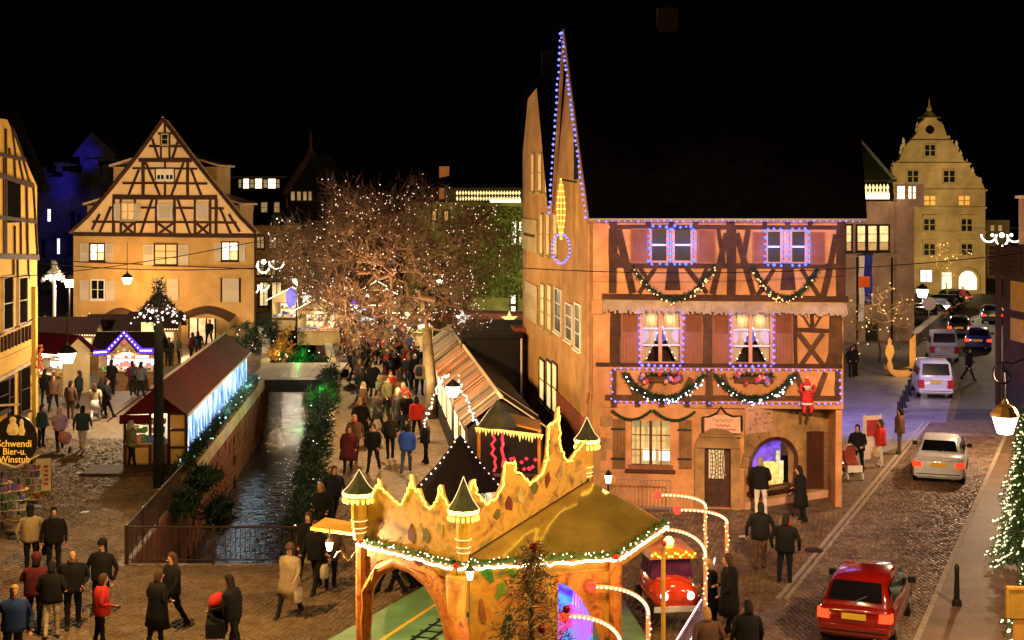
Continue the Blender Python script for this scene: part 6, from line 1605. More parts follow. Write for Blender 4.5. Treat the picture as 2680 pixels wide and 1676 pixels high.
for k in range(12):
    s0, s1 = Ls * k / 12, Ls * (k + .97) / 12
    mb = MB(); mb.loft([[cp(s0, .0, .3 + (EZ - .38) * j / 4), cp(s1, .0, .3 + (EZ - .38) * j / 4), cp(s1, .03, .3 + (EZ - .38) * j / 4), cp((s0 + s1) / 2, .05 + .02 * math.sin(j), .3 + (EZ - .38) * j / 4), cp(s0, .03, .3 + (EZ - .38) * j / 4)] for j in range(5)]); mb.build('side_sheet', M_TARP, cs)
    if k % 4 == 0: mb = MB(); mb.tube([cp(s0 - .02, .05, .1), cp(s0 - .02, .05, EZ - .08)], .025, 4); mb.build('post', M_WHITE, cs)
# gable end with timber and orange panels, lit kiosk front
fe2 = Fac(cp(-.02, -2 * HW, 0), cp(-.02, .1, 0))
mb = MB(); mb.prism([fe2.pt(0, EZ - .1), fe2.pt(fe2.L, EZ - .05), fe2.pt(fe2.L / 2, RZ - .03)], -fe2.n * .08); mb.build('gable_board', M_REDR, cs)
for k in range(3):
    mb = MB(); fe2.box(mb, fe2.L - .62, fe2.L - .12, .12 + k * .64, .66 + k * .64, -.03, .0); mb.build('infill_panel', pm('lit ochre panel', (.6, .36, .1), .12, 3, .85, .15), cs)
for u in (fe2.L - .68, fe2.L - .06, .08, fe2.L * .42): mb = MB(); fe2.box(mb, u - .05, u + .05, 0, EZ - .06, -.05, .05); mb.build('post', M_TIMBER, cs)
for z in (.06, .7, 1.34, EZ - .08): mb = MB(); fe2.box(mb, fe2.L - .63, fe2.L - .11, z - .04, z + .04, .001, .04); mb.build('rail', M_TIMBER, cs)
mb = MB(); fe2.box(mb, .14, fe2.L - .74, .0, .85, -.3, .0); mb.build('counter', M_HUTW, cs)
mb = MB(); fe2.box(mb, .2, fe2.L * .4, .15, .7, .001, .03); mb.build('counter_panel', pm('lit ochre panel', (.6, .36, .1), .12, 3, .85, .15), cs)
mb = MB(); fe2.box(mb, .1, fe2.L - .72, .86, .92, -.4, .22); mb.build('counter_top', M_HUTC, cs)
mb = MB(); fe2.box(mb, .1, fe2.L - .72, .9, EZ - .1, -.8, -.76); mb.build('lit_back', E_STALL, cs)
mb = MB(); fe2.box(mb, -.1, fe2.L * .45, EZ - .42, EZ - .1, .06, .1); mb.build('valance', M_REDR, cs)
for g_ in range(6):
    mb = MB()
    for k in range(7):
        u = random.uniform(.2, fe2.L - .85); z = random.choice((.93, .93, 1.25, 1.55)); s_ = random.uniform(.05, .11); fe2.box(mb, u - s_, u + s_, z, z + s_ * 2.2, -.3 + random.uniform(-.2, .25), -.1 + random.uniform(.0, .2))
    mb.build('goods', GOODS[g_], cs, kind='stuff')
lamp('stall_light', 'POINT', fe2.pt(.9, 1.75, -.25), 90, PALE, .1)
lamp('sheet_light', 'POINT', cp(6, .9, 1.3), 60, (.7, .9, 1.0), .3); lamp('sheet_light', 'POINT', cp(14, .9, 1.3), 60, (.7, .9, 1.0), .3)
mb = MB(); dk0 = cp(-1.6, -2.2, 0); mb.box(dk0.x - 1.2, dk0.x + 2.4, dk0.y - .2, dk0.y + 1.5, .004, .12); st2 = thing('wooden_step', dk0, 'dark wooden platform before the canal stall counter', 'platform'); mb.build('boards', M_TIMBER, st2)
# planters and fir boughs on the parapet beside it
def planter(p, q, label, h=.35, fol=M_FIR, n=700, bulbs=None, rad=.28):
    p = Vector(p); q = Vector(q); t = thing('planter_box', p, label, 'planter'); d = (q - p).normalized(); nn_ = Vector((d.y, -d.x, 0)); mb = MB(); mb.bar(p + Vector((0, 0, h / 2)), q + Vector((0, 0, h / 2)), .34, h, (0, 0, 1)); mb.build('box', M_TIMBER2, t)
    mb = MB(); up = Vector((0, 0, h + .12)); needles(mb, [p + up, (p + q) / 2 + up * 1.1, q + up], rad, n, .26, .03); mb.build('foliage', fol, t, kind='stuff')
    if bulbs:
        bb = MB()
        for _ in range(bulbs[1]): bb.bulb(p.lerp(q, random.random()) + Vector((random.uniform(-.25, .3), random.uniform(-.2, .2), h + random.uniform(0, .35))), random.uniform(.025, .05))
        bb.build('fairy_lights', bulbs[0], t, kind='stuff')
M_TEAL = pm('teal light toned fir', (.10, .22, .16), .5, 8, .7, 0)  # teal light on the fir put into the needle colour
ords = ('first', 'second', 'third', 'fourth', 'fifth', 'sixth', 'seventh', 'eighth')
for k in range(8):
    s0 = -5.5 + k * 3.1; planter(cp(s0, .55, .5), cp(s0 + 2.6, .55, .5), '%s fir planter along the canal parapet counted from the railing' % ords[k], .22, M_FIR if k < 4 else M_TEAL, 750, (em('teal bulbs', (.5, 1, .8), 1.6), 4 + 4 * (k > 3)), .24)
for k in range(7):
    t0 = .03 + k * .14; a = Vector((*CR[0], 0)).lerp(Vector((*CR[3], 0)), t0) + Vector((.35, 0, .3)); b_ = Vector((*CR[0], 0)).lerp(Vector((*CR[3], 0)), t0 + .11) + Vector((.35, 0, .3))
    planter(a + Vector((-.45, 0, -.28)), b_ + Vector((-.45, 0, -.28)), '%s dark shrub planter along the promenade rim counted from the camera' % ords[k], .45, M_FIR, 1700, (em('sparse white bulbs', (1, .9, .8), 2), 6), .75)
for k, (px_, py_, Y, lab, fm) in enumerate(((640, 900, 90, 'dark fir hedge on the canal corner of the cream gable house', M_FIR), (700, 880, 95, 'dark plant mass beyond the footbridge', M_FIR), (735, 925, 84, 'orange lit shrub at the footbridge', pm('orange lit leaves', (.5, .26, .07), .4, 5, .8, 0)), (785, 940, 82, 'dark shrub right of the footbridge', M_FIR), (838, 1055, 66, 'shrub over the water below the footbridge', M_GREEN), (455, 1330, 45.5, 'dark fir boughs hanging on the railing at the canal corner', M_FIR), (520, 1262, 48.6, 'dark fir clump at the start of the pale parapet', M_FIR), (560, 1345, 47.5, 'dark boughs trailing down the canal wall near the railing', M_FIR))):
    p = P(px_, py_, Y); t = thing('canal_shrub', p, lab, 'shrub'); mb = MB()
    sx = (1.6, 2.2, .9, 1.5, .8, .6, .5, .4)[k]; sz = (1.6, 1.3, 1.2, .9, .7, .4, .4, .6)[k]
    for _ in range(60):
        o_ = Vector((random.gauss(0, .45) * sx, random.gauss(0, .5), random.gauss(0, .4) * sz)); needles(mb, [p + o_, p + o_ + Vector((.2, 0, .2))], .2, 26, .3, .035)
    mb.build('foliage', fm, t, kind='stuff'); mb = MB(); mb.tube([(p.x, p.y, -.5 if k < 4 or k > 4 else -2.4), p], .05, 5); mb.build('stem', M_BARK, t)
    if k not in (2, 5, 6, 7):
        bb = MB()
        for _ in range(8): bb.bulb(p + Vector((random.gauss(0, .5) * sx, -.6, random.gauss(0, .4) * sz)), .04)
        bb.build('fairy_lights', MATS['sparse white bulbs'], t, kind='stuff')
lamp('green_garden_light', 'POINT', P(838, 1040, 65.0) + Vector((0, -.4, .3)), 160, (.05, 1, .12), .1); lamp('green_garden_light', 'POINT', P(782, 935, 81.2) + Vector((0, -.3, 0)), 140, (.05, 1, .12), .1)
lamp('amber_garden_light', 'POINT', P(735, 930, 83) + Vector((0, -.5, 0)), 120, (1, .6, .2), .1)
# ---- wooden stall row right of the promenade
W0 = Vector((-.36, 47.0, 0)); W1_ = Vector((-3.3, 73.5, 0)); wd = (W1_ - W0).normalized(); wn_ = Vector((-wd.y, wd.x, 0)); WL = (W1_ - W0).length
ws = thing('wooden_stall_row', W0, 'long stall row with a wooden plank roof between promenade and ochre house', 'market stall')
def wp(s_, o, z): return W0 + wd * s_ + wn_ * o + Vector((0, 0, z))
PL = [pm('roof plank %d' % i, c_, .3, 2, .6, .3, stretch=(2, 2, 2)) for i, c_ in enumerate(((.13, .055, .024), (.26, .085, .024), (.08, .038, .02), (.30, .11, .032)))]
nS = 78; grp = PL[0]
for k in range(nS):
    s0, s1 = WL * k / nS, WL * (k + .95) / nS; dz = random.uniform(-.015, .015)
    if k % 5 == 0 or random.random() < .3: grp = random.choice(PL)
    mb = MB(); mb.prism([wp(s0, 0, 3.2 + dz), wp(s1, 0, 3.2 + dz), wp(s1, 1.25 + dz, 2.25 + dz), wp(s0, 1.25 + dz, 2.25 + dz)], (0, 0, .035)); mb.build('roof_plank', grp, ws)
    if k % 13 == 4: mb = MB(); mb.bar(wp(s0, 0, 3.27), wp(s0, 1.28, 2.3), .1, .06, (0, 0, 1)); mb.build('roof_batten', pm('pale batten', (.5, .38, .26), .15, 4, .6, .1), ws)
mb = MB(); mb.tube([wp(-.1, 0, 3.26), wp(WL, 0, 3.26)], .07, 5); mb.build('ridge_cap', MATS['pale batten'], ws)
for k in range(9):
    mb = MB(); s0, s1 = WL * k / 9, WL * (k + .98) / 9; mb.prism([wp(s0, 0, 3.2), wp(s1, 0, 3.2), wp(s1, -1.6, 2.1), wp(s0, -1.6, 2.1)], (0, 0, .04)); mb.build('roof_sheet', pm('shadow black roof', (.012, .009, .009), .3, 2, .9, .2), ws)  # slope in shadow, its darkness put into a near-black colour
for s_ in (0.0, 3.0): mb = MB(); mb.bar(wp(s_, 0, 3.25), wp(s_, -1.62, 2.15), .07, .05, (0, 0, 1)); mb.build('roof_batten', MATS['pale batten'], ws)
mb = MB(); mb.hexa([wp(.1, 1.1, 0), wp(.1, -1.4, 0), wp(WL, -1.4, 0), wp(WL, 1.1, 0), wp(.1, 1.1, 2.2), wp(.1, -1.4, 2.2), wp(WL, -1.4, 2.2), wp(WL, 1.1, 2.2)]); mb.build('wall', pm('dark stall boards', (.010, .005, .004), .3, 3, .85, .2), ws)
mb = MB(); mb.prism([wp(.08, 1.1, 2.2), wp(.08, -1.4, 2.2), wp(.08, 0, 3.12)], wd * .06); mb.build('gable_board', MATS['dark stall boards'], ws)
for k in range(8): mb = MB(); mb.hexa([wp(1 + k * 3.2, 1.12, .95), wp(3.4 + k * 3.2, 1.12, .95), wp(3.4 + k * 3.2, 1.14, .95), wp(1 + k * 3.2, 1.14, .95), wp(1 + k * 3.2, 1.12, 1.95), wp(3.4 + k * 3.2, 1.12, 1.95), wp(3.4 + k * 3.2, 1.14, 1.95), wp(1 + k * 3.2, 1.14, 1.95)]); mb.build('lit_opening', E_STALL, ws)
lamp('stall_light', 'POINT', wp(6, 1.8, 1.9), 110, WARM, .1); lamp('stall_light', 'POINT', wp(16, 1.8, 1.9), 110, WARM, .1)
# kiosk with golden fringe behind the ride
p = P(1330, 1115, 41.0); kk = thing('fringed_kiosk', (p.x, p.y, 0), 'small kiosk with a golden fringed roof and red lights behind the ride', 'kiosk')
mb = MB(); mb.lathe((p.x - .3, p.y, p.z), [(.62, 0), (.4, .3), (.12, .62), (.04, .75)], 8); mb.build('cone_roof', pm('grey green shingles', (.12, .12, .08), .3, 5, .7, .2), kk)
mb = MB(); mb.prism([(p.x - .3, p.y - .2, p.z + .15), (p.x + .95, p.y - .2, p.z - .15), (p.x + .95, p.y + 1.6, p.z - .15), (p.x - .3, p.y + 1.6, p.z + .15)], (0, 0, .06)); mb.build('awning', pm('golden awning', (.6, .32, .05), .2, 3, .6, .1), kk)
mb = MB()
for k in range(22):
    x = p.x - .9 + 1.85 * k / 21; z = p.z + (.0 if x < p.x - .3 else -.05 - .12 * (x - p.x + .3)); d_ = random.uniform(.12, .3); mb._add([(x - .06, p.y - .3, z), (x + .06, p.y - .3, z), (x, p.y - .3, z - d_)], [(0, 1, 2)]); mb._add([(x - .06, p.y - .27, z), (x + .06, p.y - .27, z), (x, p.y - .27, z - d_)], [(2, 1, 0)])
mb.build('fringe', em('golden fringe glow', (1, .62, .12), 1.3), kk, kind='stuff')
for x in (-.85, .9): mb = MB(); mb.tube([(p.x + x, p.y + .1, 0), (p.x + x, p.y + .1, p.z - .1)], .05, 6); mb.build('post', M_GOLD, kk)
mb = MB(); mb.box(p.x - .8, p.x + .85, p.y + .9, p.y + 1.4, 0, 1.6); mb.build('body', pm('black red drape', (.03, .005, .006), .3, 3, .9, .1), kk)
mb = MB(); rr_ = random.Random(5); pts = [(p.x - .4 + rr_.gauss(0, .035), p.y - .25, p.z - .1 - k * .13) for k in range(10)]; mb.tube(pts, .035, 4); mb.build('red_rope_light', em('red rope light', (1, .03, .05), 1.6), kk); mb = MB(); pts = [(p.x - .15 + rr_.gauss(0, .035), p.y - .25, p.z - .1 - k * .13) for k in range(9)]; mb.tube(pts, .035, 4)
mb.build('red_rope_light', MATS['red rope light'], kk); mb = MB()
for k in range(14): mb.bulb((p.x + rr_.uniform(-.1, .8), p.y - .2, p.z - 1.1 + rr_.uniform(-.15, .2)), .06)
mb.build('red_bulbs', MATS['red rope light'], kk, kind='stuff')
lamp('kiosk_red_light', 'POINT', (p.x, p.y - .3, p.z - .5), 40, (1, .05, .05), .1)

# ================================================================== CHILDREN'S RIDE (golden pavilion)
pA = Vector((-3.0, 28.3, 0)); pB = Vector((-1.03, 26.4, 0)); pD = Vector((1.96, 27.07, 0)); pE = Vector((3.12, 29.8, 0)); pF = Vector((2.4, 33.0, 0)); pG = Vector((-1.0, 32.6, 0))
pC = Vector((1.57, 29.1, 0)); EV = 3.0; CZ = 4.03
ride = thing('fairground_ride', pB, 'golden painted ride pavilion with turrets and rope lights in the foreground', 'fairground ride')
def painted(name, cols, sc, rough=.55):
    m = bpy.data.materials.new(name); m.use_nodes = True; nt = m.node_tree; N = nt.nodes; L = nt.links; b = N['Principled BSDF']
    tc = N.new('ShaderNodeTexCoord'); n1 = N.new('ShaderNodeTexNoise'); n1.inputs['Scale'].default_value = sc; n1.inputs['Detail'].default_value = 6; n1.inputs['Distortion'].default_value = .6
    r = N.new('ShaderNodeValToRGB'); L.new(tc.outputs['Object'], n1.inputs['Vector']); L.new(n1.outputs[0], r.inputs[0]); L.new(r.outputs[0], b.inputs['Base Color']); b.inputs['Roughness'].default_value = rough
    e = r.color_ramp.elements; e[0].position = .3; e[0].color = (*cols[0], 1); e[1].position = .7; e[1].color = (*cols[-1], 1)
    for i, c_ in enumerate(cols[1:-1]): x = e.new(.3 + .4 * (i + 1) / (len(cols) - 1)); x.color = (*c_, 1)
    MATS[name] = m; return m
M_BOARD = painted('painted crown board', [(.14, .06, .015), (.38, .20, .03), (.55, .32, .05), (.48, .25, .03), (.22, .17, .03)], 3.2)
M_PBARK = painted('orange painted bark', [(.12, .02, .01), (.50, .15, .03), (.62, .24, .04), (.35, .08, .02)], 5)
M_PGRN = painted('painted green gold panel', [(.16, .15, .02), (.42, .22, .03), (.54, .27, .03), (.42, .15, .02), (.2, .06, .012)], 2.2)
M_CANOPY = pm('amber vinyl canopy', (.42, .30, .07), .35, .9, .09, .05, metal=.4, spec=1.0, fine=1.6)
M_RGOLD = pm('ride gold paint', (.62, .36, .05), .15, 5, .5, .05)
up = Vector((0, 0, 1)); apx = pC + up * CZ
_n = (pD - pB).cross(apx - pB - up * EV); _r = Vector(((1736 - 1340) / FPX, 1.0, -(1368 - 520) / FPX)); _c = Vector((0, 0, CAM_H)); pEt = _c + _r * ((pB + up * EV - _c).dot(_n) / _r.dot(_n))
pE = Vector((pEt.x, pEt.y, 0)); EZZ = {id(pE): pEt.z}
ez = lambda p_: pEt.z if (p_ - pE).length < .01 else EV
mb = MB(); nrm = (pD - pB).cross(apx - pB - up * EV).normalized(); mb.prism([pB + up * EV, pD + up * EV, pEt, apx], nrm * -.05); mb.build('roof_panel', M_CANOPY, ride)
for a, b_ in ((pA, pB), (pB, pD), (pD, pE), (pE, pF), (pF, pG), (pG, pA)):
    f = Fac(a, b_)
    if a not in (pB, pD): mb = MB(); nrm = ((b_ - a).cross(apx - (a + up * EV))).normalized(); nrm = nrm if nrm.z > 0 else -nrm; mb.prism([a + up * ez(a), b_ + up * ez(b_), apx], nrm * -.05); mb.build('roof_panel', M_CANOPY, ride)
    mb = MB(); mb.prism([f.pt(.02, ez(a) - .28), f.pt(f.L - .02, ez(b_) - .28), f.pt(f.L - .02, ez(b_) - .02), f.pt(.02, ez(a) - .02)], f.n * -.05); mb.build('eave_board', M_PGRN, ride)
mb = MB(); mb.tube([pB + up * (EV + .02), apx + up * .02], .03, 5); mb.build('hip_trim', M_TIMBER, ride)
fAB = Fac(pA, pB); fBD = Fac(pB, pD); fDE = Fac(pD, pE); fBC = Fac(pB, pC)
Z6 = zoomer(700, 1050, .41408); Z8 = zoomer(1340, 1040, .17192)
topAB = [fAB.uz(*Z6(*q)) for q in ((600, 650), (640, 640), (690, 562), (706, 545), (716, 495), (726, 548), (760, 572), (800, 612), (850, 652), (885, 600), (906, 545), (918, 462), (932, 545), (955, 568), (966, 550), (990, 622), (1040, 682), (1080, 632), (1098, 555), (1108, 530), (1122, 600), (1150, 655), (1210, 700))]
topBC = [fBC.uz(*q) for q in [Z6(*w) for w in ((1262, 560), (1285, 505), (1300, 495), (1315, 565), (1345, 622), (1385, 652), (1440, 602), (1478, 522), (1498, 382), (1552, 392), (1560, 452), (1622, 492), (1650, 522), (1700, 472))] + [Z8(*w) for w in ((430, 1180), (470, 1060), (510, 900), (530, 620), (535, 440), (600, 400), (655, 340), (675, 150), (690, 300), (700, 560), (720, 760), (760, 880), (830, 1000), (900, 900), (1000, 760), (1060, 680), (1120, 670))]]
for f, top, nm in ((fAB, topAB, 0), (fBC, topBC, 1)):
    zb = (lambda u: EV) if nm == 0 else (lambda u: EV + (CZ - EV) * min(1, max(0, u) / fBC.L))
    for i in range(len(top) - 1):      # the board as strips, one mesh
        pass
    mb = MB(); pts = []
    for u, z in top: pts.append((u, z))
    fr_, bk = [], []
    for i in range(len(pts) - 1):
        (u0, z0), (u1, z1) = pts[i], pts[i + 1]
        if u1 <= u0 + 1e-4: u1 = u0 + .004
        q = [f.pt(u0, zb(u0), .02), f.pt(u1, zb(u1), .02), f.pt(u1, z1, .02), f.pt(u0, z0, .02)]
        mb.prism(q, -f.n * .05)
    mb.build('crown_board', M_BOARD, ride)
    mb = MB(); rgj = random.Random(2)
    pth = []
    for i in range(len(pts) - 1):
        for k in range(5):
            t = k / 5; pth.append(f.pt(pts[i][0] + (pts[i + 1][0] - pts[i][0]) * t + rgj.gauss(0, .018), pts[i][1] + (pts[i + 1][1] - pts[i][1]) * t + rgj.gauss(0, .02), .05))
    mb.tube(pth, .019, 5); mb.build('rope_light', E_GOLDB, ride)
# painted shapes on the boards
for f, items in ((fAB, ((1080, 1400, .10, .34), (1102, 1396, .07, .32), (1118, 1402, .09, .3), (1000, 1370, .06, .2), (1160, 1390, .05, .25))), (fBC, ((1330, 1320, .1, .28), (1360, 1300, .08, .3), (1395, 1275, .1, .3), (1430, 1255, .09, .3), (1465, 1240, .1, .28), (1300, 1345, .1, .2)))):
    for k, (px_, py_, w, h) in enumerate(items):
        u, z = f.uz(px_, py_); mb = MB(); n = 7
        mb.prism([f.pt(u + w * math.cos(2 * math.pi * i / n) * (1 + .4 * math.sin(i * 2.3 + k)), z + h * .5 * math.sin(2 * math.pi * i / n) * (1 + .3 * math.cos(i * 3 + k)), .021) for i in range(n)], f.n * .012)
        mb.build('painted_figure', pm('painted figure %d' % (k % 3), ((.16, .03, .02), (.5, .36, .12), (.14, .12, .03))[k % 3], .3, 9, .6, 0), ride)
def turret(px_, tip, rim, bodyb, tail, hw, Y):
    c = lambda y: P(px_, y, Y); k = Y / FPX; r = hw * k; base = c(rim)
    mb = MB(); mb.lathe(base, [(r, 0), (r * .6, (rim - tip) * k * .26), (r * .32, (rim - tip) * k * .54), (r * .12, (rim - tip) * k * .8), (.012, (rim - tip) * k)], 10); tr = mb.build('turret_roof', pm('dark green shingle', (.035, .04, .02), .4, 9, .7, .3), ride)
    mb = MB(); mb.lathe(base + up * -.07, [(r * .98, 0), (r * 1.04, .05), (r, .08)], 12); mb.build('rim_light', em('turret rim light', (1, .8, .25), 2.0, True), tr)
    mb = MB(); zb_ = c(bodyb).z - base.z; zt_ = c(tail).z - base.z
    mb.lathe(base, [(.02, zt_), (r * .3, zt_ + .02), (r * .34, zt_ * .8 + zb_ * .2), (r * .46, zb_), (r * .5, zb_ * .35), (r * .9, -.1), (r * .9, -.07)], 10); tb_ = mb.build('turret_body', M_RGOLD, ride)
    for j in range(9):
        an = math.pi * (1.05 + .9 * j / 8); q = base + Vector((math.cos(an) * r * .93, math.sin(an) * r * .93, -.15)); mb = MB(); mb.ball(q, .035, 6, 4, 1.5); mb.build('heart_lamp', E_GOLDB, tb_)
    mb = MB()
    for s_ in (-1, 1): mb.tube([base + Vector((s_ * r * 1.02, -.02, 0)), base + Vector((s_ * r * .62, -.02, (rim - tip) * k * .26)), base + Vector((s_ * r * .34, -.02, (rim - tip) * k * .54)), base + Vector((0, -.02, (rim - tip) * k * .95))], .007, 4)
    mb.build('roof_wire', em('dim turret wire', (1, .7, .35), 1.0), tr)
    for zz_, rr_ in ((zb_ * .95, .5), (zb_ * .7 + zt_ * .3, .45), (zb_ * .45 + zt_ * .55, .4)): mb = MB(); mb.tube([base + Vector((math.cos(a_) * r * rr_, math.sin(a_) * r * rr_, zz_)) for a_ in [2 * math.pi * i_ / 16 for i_ in range(17)]], .01, 4); mb.build('ring_light', MATS['dim turret wire'], tb_)
turret(940, 1225, 1288, 1365, 1415, 44, 28.15); turret(1213, 1243, 1333, 1415, 1470, 42, 26.2); turret(1536, 1088, 1150, 1225, 1262, 34, 29.4)
# eave garland and white rope light
for f in (fAB, fBD, fDE):
    mb = MB(); zl = lambda q_: EV + (pEt.z - EV) * q_ * (f is fDE); pts = [f.pt(f.L * i / 10, zl(i / 10) + .05 + .02 * math.sin(i * 2), .07) for i in range(11)]; needles(mb, pts, .09, 700, .08, .012); mb.tube(pts, .05, 5); mb.build('garland', pm('garland green', (.07, .13, .02), .4, 9, .7, 0), ride, kind='stuff')
    mb = MB(); pts = [f.pt(f.L * i / 40, zl(i / 40) - .06 + random.gauss(0, .012), .12) for i in range(41)]; mb.tube(pts, .026, 5); mb.build('rope_light', E_ROPE, ride)
    mb = MB()
    for k in range(int(f.L * 16)): q_ = random.random(); mb.bulb(f.pt(q_ * f.L, zl(q_) + random.uniform(-.02, .14), .15), .014)
    mb.build('garland_bulbs', E_WARMB, ride, kind='stuff')
for q in (pA, pB, pD, pE): mb = MB(); mb.ball(q + up * (EV + .02) + Vector((0, -.15, 0)), .06, 7, 5); mb.build('red_bow', M_RED, ride, True)
# bark arch on the left face
mb = MB(); ar = [(955, 1800), (955, 1620), (962, 1540), (990, 1492), (1035, 1470), (1080, 1480), (1125, 1512), (1165, 1565), (1188, 1630), (1198, 1700), (1200, 1800)]
rr = [.12, .11, .11, .12, .14, .17, .2, .23, .25, .26, .27]
pts = [fAB.pt(*fAB.uz(*q), -.02) for q in ar]; mb.tube(pts, rr, 8)
for k in range(9): q = [p_ + Vector((random.gauss(0, .05), -rr[i] * .8, random.gauss(0, .06))) for i, p_ in enumerate(pts)]; mb.tube(q, .03, 4)
mb.build('bark_arch', M_PBARK, ride, True)
for p_, r_ in ((pA, .11), (pD, .13), (pE, .045), (pF, .09), (pG, .09)): mb = MB(); mb.tube([p_, p_ + up * (EV - .1)], r_, 8); mb.build('pillar', M_PBARK if r_ > .1 else M_RGOLD, ride)
mb = MB(); mb.tube([pB + Vector((-.1, .1, 0)), pB + Vector((-.02, .05, 1.4)), pB + up * (EV - .2)], [.26, .2, .2], 8); mb.build('painted_trunk', M_PGRN, ride, True)
mb = MB(); a_ = [fAB.uz(*q) for q in ((945, 1440), (945, 1520), (985, 1470), (1035, 1455), (1085, 1462), (1135, 1495), (1180, 1570), (1195, 1480))]; mb.prism([fAB.pt(u, z, -.04) for u, z in a_], -fAB.n * .03); mb.build('arch_panel', M_PGRN, ride)
# front face: orange panels, violet lit tunnel mouth, bark panel
rBD = lambda x0, x1, y0, y1: fBD.rect(x0, x1, y0, y1)
r_ = rBD(1250, 1460, 1490, 1700); mb = MB(); fBD.box(mb, .25, r_[1], 0, EV - .285, -.06, 0); mb.build('front_panel', M_PGRN, ride)
for k, (px_, py_, sx, sy, a_, cc) in enumerate(((1275, 1500, .10, .42, .5, (.05, .22, .02)), (1310, 1545, .09, .34, -.4, (.18, .34, .03)), (1340, 1500, .07, .22, 1.0, (.10, .26, .02)), (1330, 1640, .13, .5, .0, (.012, .035, .012)), (1262, 1600, .06, .5, .15, (.30, .10, .02)), (1420, 1505, .05, .30, 1.4, (.10, .03, .01)), (1380, 1530, .04, .2, .7, (.5, .12, .02)))):
    u, z = fBD.uz(px_, py_); mb = MB(); pl_ = []
    for i in range(10):
        t = 2 * math.pi * i / 10; x_ = sx * math.cos(t) * (1 + .3 * math.sin(3 * t + k)); y_ = sy * .5 * math.sin(t); pl_.append(fBD.pt(u + x_ * math.cos(a_) - y_ * math.sin(a_), z + x_ * math.sin(a_) + y_ * math.cos(a_), .001 + .002 * k))
    mb.prism(pl_, fBD.n * .015); mb.build('painted_leaf', pm('painted leaf %d' % k, cc, .3, 9, .6, 0), ride)
c0 = fBD.uz(1455, 1528); c1 = fBD.uz(1582, 1700)
n = 12; arc_ = [(c0[0] + (c1[0] - c0[0]) * i / n, c0[1] - (c0[1] - c1[1]) * (i / n) ** 2.1) for i in range(n + 1)]
mb = MB()
for i in range(n):
    mb.prism([fBD.pt(*arc_[i], 0), fBD.pt(*arc_[i + 1], 0), fBD.pt(arc_[i + 1][0], EV - .285, 0), fBD.pt(arc_[i][0], EV - .285, 0)], -fBD.n * .08)
mb.build('tunnel_surround', M_PBARK, ride)
mb = MB(); fBD.box(mb, c1[0], fBD.L - .1, 0, EV - .285, -.08, 0); mb.build('bark_panel', painted('streaked bark panel', [(.08, .03, .01), (.45, .2, .03), (.55, .32, .06), (.3, .1, .02)], 3.4), ride)
def tunnel_mat():
    m = painted('violet tunnel painting', [(.05, .0, .5), (.05, .02, .95), (.02, .35, .85), (.55, .02, .35), (.75, .1, .2), (.3, .1, .9)], 1.8); nt = m.node_tree; b = nt.nodes['Principled BSDF']; r = [x for x in nt.nodes if x.type == 'VALTORGB'][0]
    nt.links.new(r.outputs[0], b.inputs['Emission Color']); b.inputs['Emission Strength'].default_value = .9; return m
mb = MB(); fBD.box(mb, c0[0] - .1, c1[0] + .1, .2, c0[1] + .1, -1.2, -1.15); mb.build('tunnel_backdrop', tunnel_mat(), ride)
for k in range(7):
    u = c0[0] + (c1[0] - c0[0]) * (.5 + .08 * k); mb = MB(); fBD.box(mb, u, u + .035, .2, c0[1], -.55 - .08 * k, -.52 - .08 * k); mb.build('violet_strip', em('violet strip glow', (.45, .2, 1), .8), ride)
mb = MB(); fBD.box(mb, c0[0] - .02, c0[0] + .12, .2, c0[1] - .02, -.3, -.25); mb.build('violet_edge', MATS['violet strip glow'], ride)
lamp('ride_violet_light', 'POINT', fBD.pt((c0[0] + c1[0]) / 2, 2.0, -.6), 25, (.4, .15, 1), .1)
# platform of the ride with its painted road
pf = thing('ride_platform', (-2, 31, 0), 'green ride floor with a yellow line and toy rails under the bark arch', 'platform')
mb = MB(); mb.prism([(-4.6, 29.2, .0), (-3.8, 31.0, .0), (-2.05, 35.1, .0), (2.5, 35.1, .0), (3.0, 30, .0), (2, 27.4, 0), (-1, 26.8, .0), (-3, 28.6, 0)], up * .3); mb.build('floor', pm('green ride floor', (.17, .34, .14), .3, 1.3, .5, .08), pf)
ydir = Vector((1.06, 2.8, 0)).normalized(); yn = Vector((ydir.y, -ydir.x, 0))
mb = MB(); o0 = Vector((-3.6, 28.5, .304)); mb.poly([o0 - yn * .05, o0 + yn * .05, o0 + yn * .05 + ydir * 7, o0 - yn * .05 + ydir * 7]); mb.build('yellow_line', pm('yellow line paint', (.75, .46, .04), .1, 4, .6, 0), pf)
for s_ in (.62, 1.0): mb = MB(); o1 = o0 + yn * s_; mb.tube([o1 + up * .02, o1 + ydir * 7 + up * .02], .025, 5); mb.build('rail', M_BLACK, pf)
for k in range(16): mb = MB(); o1 = o0 + ydir * (.45 * k); mb.bar(o1 + yn * .5 + up * .008, o1 + yn * 1.12 + up * .008, .06, .012, up); mb.build('sleeper', M_BLACK, pf)
lamp('ride_light', 'POINT', (-1.6, 29.5, 2.6), 110, (1.0, .82, .45), .1); lamp('ride_front_light', 'POINT', (-.9, 25.4, 2.55), 26, (1.0, .62, .2), .06); lamp('ride_front_light', 'POINT', (1.7, 26.0, 2.6), 26, (1.0, .62, .2), .06)
lamp('ride_crown_light', 'POINT', (-2.3, 25.6, 4.6), 120, (1.0, .66, .16), .2); lamp('ride_crown_light', 'POINT', (1.2, 25.0, 5.4), 190, (1.0, .66, .16), .2)
